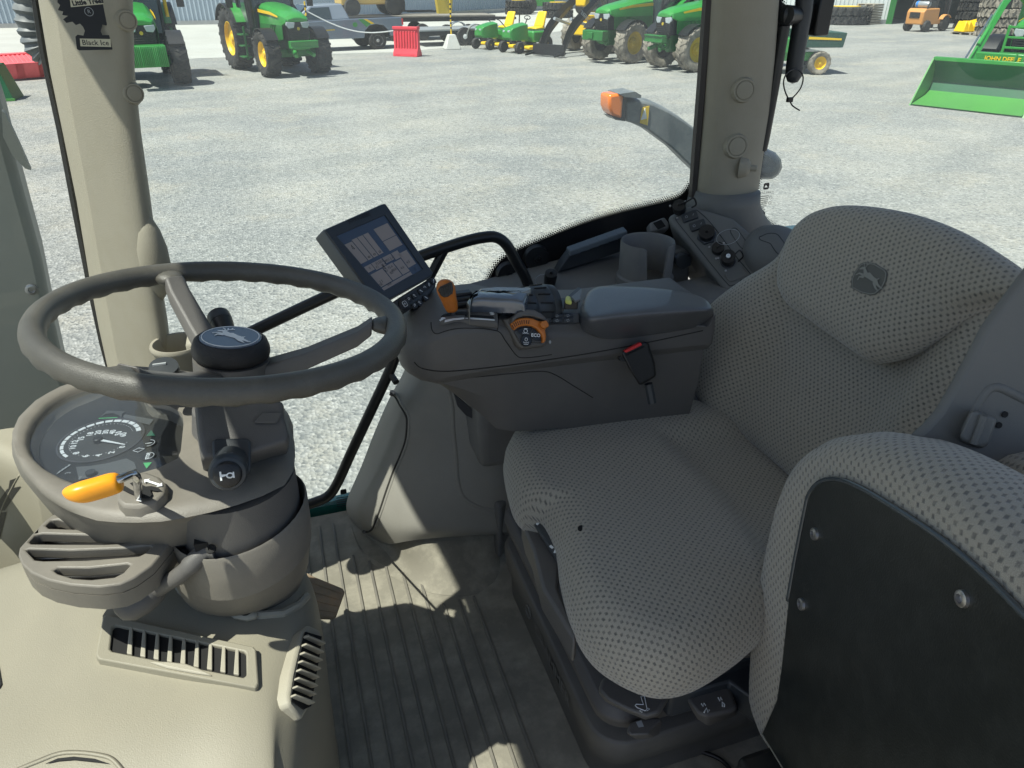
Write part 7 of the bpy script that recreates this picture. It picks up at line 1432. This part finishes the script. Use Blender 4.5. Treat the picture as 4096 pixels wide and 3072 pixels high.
rs = [brect(.392, 1.05, .675, 1.18, .148, .05), brect(.388, 1.05, .668, 1.185, .185, .05), brect(.362, 1.05, .635, 1.19, .20, .05), brect(.356, 1.05, .628, 1.195, .228, .05), brect(.366, 1.05, .64, 1.185, .245, .04), brect(.40, 1.0, .67, 1.17, .252, .04), brect(.43, 1.0, .70, 1.15, .37, .04)]
bm2 = build('suspension_boot', MB().rings(rs), mat('boot_black', (.105, .10, .095), .6, bump=.4, bscale=300, var=.15), t, ang=35, bevel=.003)
fA = Fr((.4105, .93, .235), (0, -1, 0), n=V((-1, 0, .05))); 
fg = Fr((.3595, .86, .108), (0, -1, 0), n=V((-1, 0, .0))); mk = MB().text(fg, 'GRAMMER', .040, .0015, bold=.0006); bl_ = mat('boot_letter', (.15, .148, .14), .5); build('embossed_ring', MB().tube([fg.p(-.135+.014*math.cos(a), .014*math.sin(a), .001) for a in [k*math.pi/8 for k in range(16)]], .0016, 5, True), bl_, bm1); build('embossed_lettering', mk, bl_, bm1)
# front-near plate with fore-aft lever, height lever, buttons
zl_ = .30
mb = MB().rings([zring([(555, 1235), (580, 1160), (680, 1110), (800, 1150), (930, 1200), (960, 1270), (900, 1370), (820, 1390), (700, 1340), (600, 1290)], zl_-.03), zring([(553, 1215), (580, 1150), (680, 1100), (800, 1140), (930, 1185), (958, 1260), (900, 1350), (830, 1370), (720, 1330), (610, 1275)], zl_)]); pad_ = build('slide_lever', mb, M['taupe_d'], t, bevel=.006, seg=3)
fq = Fr(q('K', 810, 1300, z=zl_+.001), (.55, -.83, 0), n=V((0, 0, 1)))
def kq(pts, z): return [q('K', *p, z=z) for p in pts]
mb = MB().tube(kq([(798, 1255), (818, 1252), (833, 1325), (822, 1335), (778, 1318), (765, 1305), (772, 1298), (812, 1300)], zl_+.001), .0007, 5, True).tube(kq([(790, 1335), (805, 1328), (805, 1345)], zl_+.001), .0006, 4, True).tube(kq([(848, 1325), (832, 1318), (832, 1336)], zl_+.001), .0006, 4, True); build('lever_symbol', mb, M['white'], pad_)
mb = MB().rings([zring([(718, 1470), (730, 1420), (800, 1390), (900, 1380), (918, 1400), (905, 1470), (860, 1490), (780, 1500)], .215), zring([(718, 1450), (735, 1405), (800, 1380), (900, 1372), (915, 1390), (850, 1440), (845, 1470), (740, 1475)], .25)]); lk = build('lock_catch', mb, M['taupe_d'], t, bevel=.003)
build('catch_mark', MB().slab(kq([(770, 1400), (800, 1390), (815, 1425), (785, 1430)], .2515), (0, 0, .0006)), M['dim'], lk)
mb = MB().rings([zring([(1040, 1260), (1090, 1225), (1300, 1175), (1320, 1260), (1350, 1340), (1330, 1370), (1180, 1430), (1120, 1390)], .235), zring([(1040, 1250), (1090, 1212), (1295, 1170), (1320, 1250), (1348, 1325), (1310, 1345), (1170, 1370), (1120, 1350)], .275)]); ht = build('height_switch', mb, M['taupe_d'], t, bevel=.006, seg=3)
mb = MB()
for pts in ([(1140, 1295), (1150, 1310), (1155, 1292), (1165, 1305)], [(1235, 1260), (1245, 1280), (1250, 1258), (1258, 1275)]): mb.tube(kq(pts, .2765), .0010, 4)
for pts in ([(1155, 1345), (1170, 1320), (1178, 1345), (1185, 1330)], [(1260, 1310), (1258, 1285), (1272, 1300), (1270, 1312)]): mb.tube(kq(pts, .2765), .0012, 4)
build('height_marks', mb, M['white'], ht)
mb = MB().slab(kq([(920, 1190), (1000, 1150), (1500, 1000), (1530, 1100), (1480, 1300), (1300, 1170), (990, 1255), (960, 1250)], .29), (0, 0, -.05)); mb.slab(kq([(500, 900), (1500, 800), (1530, 1000), (930, 1190), (640, 1110)], .31), (0, 0, -.03)); build('seat_rail', mb, M['satin'], t, bevel=.004)
mb = MB().rings([zring([(1330, 1000), (1420, 900), (1600, 850), (1600, 1020), (1500, 1020), (1380, 1040)], .34), zring([(1335, 990), (1430, 890), (1600, 850), (1600, 1000), (1500, 1005), (1380, 1025)], .37)]); rt_ = build('damper_switch', mb, M['taupe_d'], t, bevel=.004)
zz = .372; mb = MB().slab(kq([(1415, 960), (1425, 915), (1455, 908), (1468, 945), (1440, 972)], zz), (0, 0, .0006)); mb.tube(kq([(1418, 968), (1440, 975), (1470, 955), (1478, 950)], zz), .0008, 4); build('damper_mark', mb, M['white'], rt_)
mb = MB().rings([zring([(1418, 1080), (1430, 1050), (1500, 1060), (1560, 1090), (1500, 1150), (1420, 1110)], .30), zring([(1420, 1070), (1435, 1045), (1500, 1052), (1560, 1080), (1500, 1135), (1425, 1098)], .33)]); build('round_knob', mb, mat('knob_brown', (.12, .11, .1), .5), t, bevel=.006, seg=3)
# ---- folded trainer seat at the lower right
P1 = q('L', 316, 527, t=.85); P2 = q('L', 252, 867, t=.88); P3 = q('L', 1030, 840, t=.60); nT_ = (P2-P1).cross(P3-P1).normalized()
if nT_.dot(CAM-P1) < 0: nT_ = -nT_
t = thing('trainer_seat', 'folded passenger seat with a black metal underside and fabric edge, nearest the camera', 'folding seat', (.6, .3, 0))
fT = Fr(P1, V((0, -1, 0)), n=nT_)
def lq(x, y, h=0): return q('L', x, y, P=P1+nT_*h, N=nT_)
po = [(270, 400), (285, 340), (320, 290), (365, 265), (430, 262), (500, 285), (620, 350), (900, 530), (1130, 720), (1330, 920), (1500, 1100), (1500, 1900), (300, 1900), (160, 1662), (58, 1492), (128, 1330), (150, 1180), (185, 850), (220, 650)]
pn = build('back_panel', MB().slab([lq(*p, .0) for p in po], nT_*-.004), M['panel'], t, bevel=.0015)
edge_m = mat('panel_edge', (.05, .06, .065), .25, spec=.8); build('panel_flange', MB().tube(cr([lq(*p, -.002) for p in [(185, 850), (220, 650), (270, 400), (285, 340), (320, 290), (365, 266), (430, 264), (500, 287), (620, 352), (900, 532), (1130, 722), (1330, 922), (1500, 1100)]], 5, False), .0032, 8), edge_m, pn, ang=0)
build('lower_edge', MB().tube([lq(58, 1492), lq(160, 1662), lq(300, 1900)], .0012, 6), M['steel'], pn)
for x, y, r_ in ((316, 527, .0078), (252, 867, .0078), (1032, 840, .0078)): bolt(pn, lq(x, y), nT_, r_, M['steel'], 'button_bolt', h=.55)
fo_ = [(90, 1400), (85, 1300), (92, 1100), (110, 900), (140, 680), (185, 450), (230, 290), (300, 160), (400, 70), (520, 35), (640, 38), (800, 90), (980, 180), (1150, 290), (1330, 430), (1560, 640), (1800, 900), (1700, 1700), (1000, 1900), (400, 1800), (180, 1600), (110, 1450)]
PF = P1-nT_*.045; fF = Fr(PF, V((0, -1, 0)), n=nT_); foo = [fF.uv(q('L', *p, P=PF, N=nT_)) for p in fo_]
pillow('folded_cushion', fF, foo, [(.05, -.10), (.02, -.085), (.004, -.055), (.0, -.02), (.004, .010), (.014, .028), (.03, .038), (.06, .039)], lambda a, b, s: 0, t, uvr=1.1, uvs=.85, N=110, n_in=4)
PF = P1-nT_*.20; fF = Fr(PF, V((0, -1, 0)), n=nT_); foo = [fF.uv(q('L', *p, P=PF, N=nT_)) for p in [(1000, 220), (1060, 160), (1150, 128), (1260, 118), (1400, 130), (1700, 200), (1900, 500), (1800, 900), (1300, 800), (1000, 500), (960, 320)]]
pillow('seat_back', fF, foo, [(.05, -.06), (.02, -.05), (.004, -.03), (.0, .0), (.006, .022), (.02, .036), (.04, .040)], lambda a, b, s: .01*(1-s*s), t, uvr=.5, uvs=.8)
mb = MB().slab([lq(x, y, -.06) for x, y in [(40, 1250), (75, 1220), (110, 1240), (120, 1400), (60, 1480), (10, 1400), (20, 1360), (90, 1330), (50, 1290)]], nT_*-.004); build('hinge_bracket', mb, M['steel'], t, bevel=.001)
mb = MB().box((.62, .30, .17), (.30, .34, .34)); build('seat_box', mb, M['blackm'], t, bevel=.01)
# ---- rear left trim panel with latch
t = thing('rear_trim_panel', 'blue-grey slanted trim panel with a square latch right of the seat back', 'interior trim', (.75, .47, .7)); PR = V((.66, .47, .82)); nR = V((-.30, -.92, .25)).normalized()
def rq(x, y, h=0): return q('I', x, y, P=PR+nR*h, N=nR)
pb2 = build('panel', MB().slab([rq(*p) for p in [(1440, 1440), (1520, 1370), (1600, 1280), (1700, 1110), (1780, 960), (1880, 770), (2010, 590), (2110, 460), (2300, 200), (2700, 200), (2700, 2100), (1900, 2100), (1700, 1700)]], nR*-.014), M['bluegrey'], t, bevel=.006, seg=3)
rim_ = [(1850, 1190), (1890, 1130), (1950, 1125), (2200, 1260), (2500, 1400), (2500, 1900), (2050, 1800), (1980, 1560), (1740, 1470), (1715, 1420)]
build('recess_edge', MB().tube(cr([rq(*p, -.003) for p in [(1730, 1400), (1800, 1260), (1850, 1180), (1890, 1135), (1950, 1128), (2060, 1180), (2200, 1250), (2500, 1400)]], 5, False), .006, 8), M['bluegrey'], pb2, ang=0)
lt = build('latch', MB().rings([[rq(*p, -.002) for p in [(1712, 1440), (1775, 1290), (1800, 1262), (1945, 1320), (1890, 1480), (1840, 1505), (1730, 1465)]], [rq(*p, .020) for p in [(1716, 1425), (1778, 1285), (1800, 1268), (1940, 1318), (1888, 1468), (1840, 1490), (1735, 1450)]]]), M['bluegrey'], t, bevel=.003)
build('latch_ridge', MB().tube([rq(1862, 1300, .022), rq(1800, 1470, .022)], .004, 8), M['bluegrey'], lt)
for x, y in ((1988, 1293), (1952, 1358)): build('rivet', MB().lathe([(.0035, 0), (.0035, .001)], rq(x, y, .001), nR, 12), M['darkhole'], pb2)
# ---- worn brake pedal
t = thing('brake_pedal', 'worn wooden-looking brake pedal pad with orange stains beside the steering column', 'pedal', tuple(q('J', 310, 680, z=.12)))
fP = Fr(q('J', 300, 680, z=.13), (.8, -.2, .0), n=V((.45, -.2, 1))); pdp = fp(fP, 'J', [(180, 550), (215, 570), (385, 640), (398, 660), (350, 795), (335, 803), (240, 800), (180, 790)])
pm = mat('worn_pedal', (.30, .235, .16), .8, var=.25, vscale=14, dirt=(.5, .27, .11), dscale=18, damt=.6, bump=.5, bscale=200)
pdl = build('pedal_pad', MB().fslab(fP, pdp, -.012, 0), pm, t, bevel=.003); mb = MB()
for k in range(4): a, b = fp(fP, 'J', [(215+k*-4, 610+k*48), (372-k*9, 668+k*36)]); mb.ribbon(fP, [a, b], .0035, .0, .0015)
build('pad_rib', mb, pm, pdl); build('pedal_arm', MB().tube([fP.p(*pdp[6], -.01), fP.p(*pdp[6], -.01)+V((-.06, .02, .08))], .012, 8), M['blackm'], t)
# dark accelerator edge beside the console
t = thing('accelerator_pedal', 'small black pedal edge showing beside the side vent', 'pedal', tuple(q('J', 270, 1200, z=.10))); build('pad', MB().slab([q('J', *p, z=.10) for p in [(240, 1120), (268, 1118), (284, 1180), (284, 1280), (265, 1296), (240, 1290)]], (0, 0, .015)), M['black'], t, bevel=.003)
# low dark step of the seat platform at the bottom
t = thing('cable', 'thin black cable lying on the floor by the trainer seat', 'cable', tuple(q('K', 1200, 1600, z=.01))); build('wire', MB().tube(cr([q('K', *p, z=.006) for p in [(1110, 1560), (1180, 1580), (1260, 1620), (1330, 1700)]], 4, False), .004, 8), M['black'], t, ang=0)
mb = MB().box((.95, .30, .02), (.9, .5, .03)); 
o = build('floor_plate', mb, M['blackm']); tag(o, 'black steel floor plate under the folded passenger seat', 'floor plate')
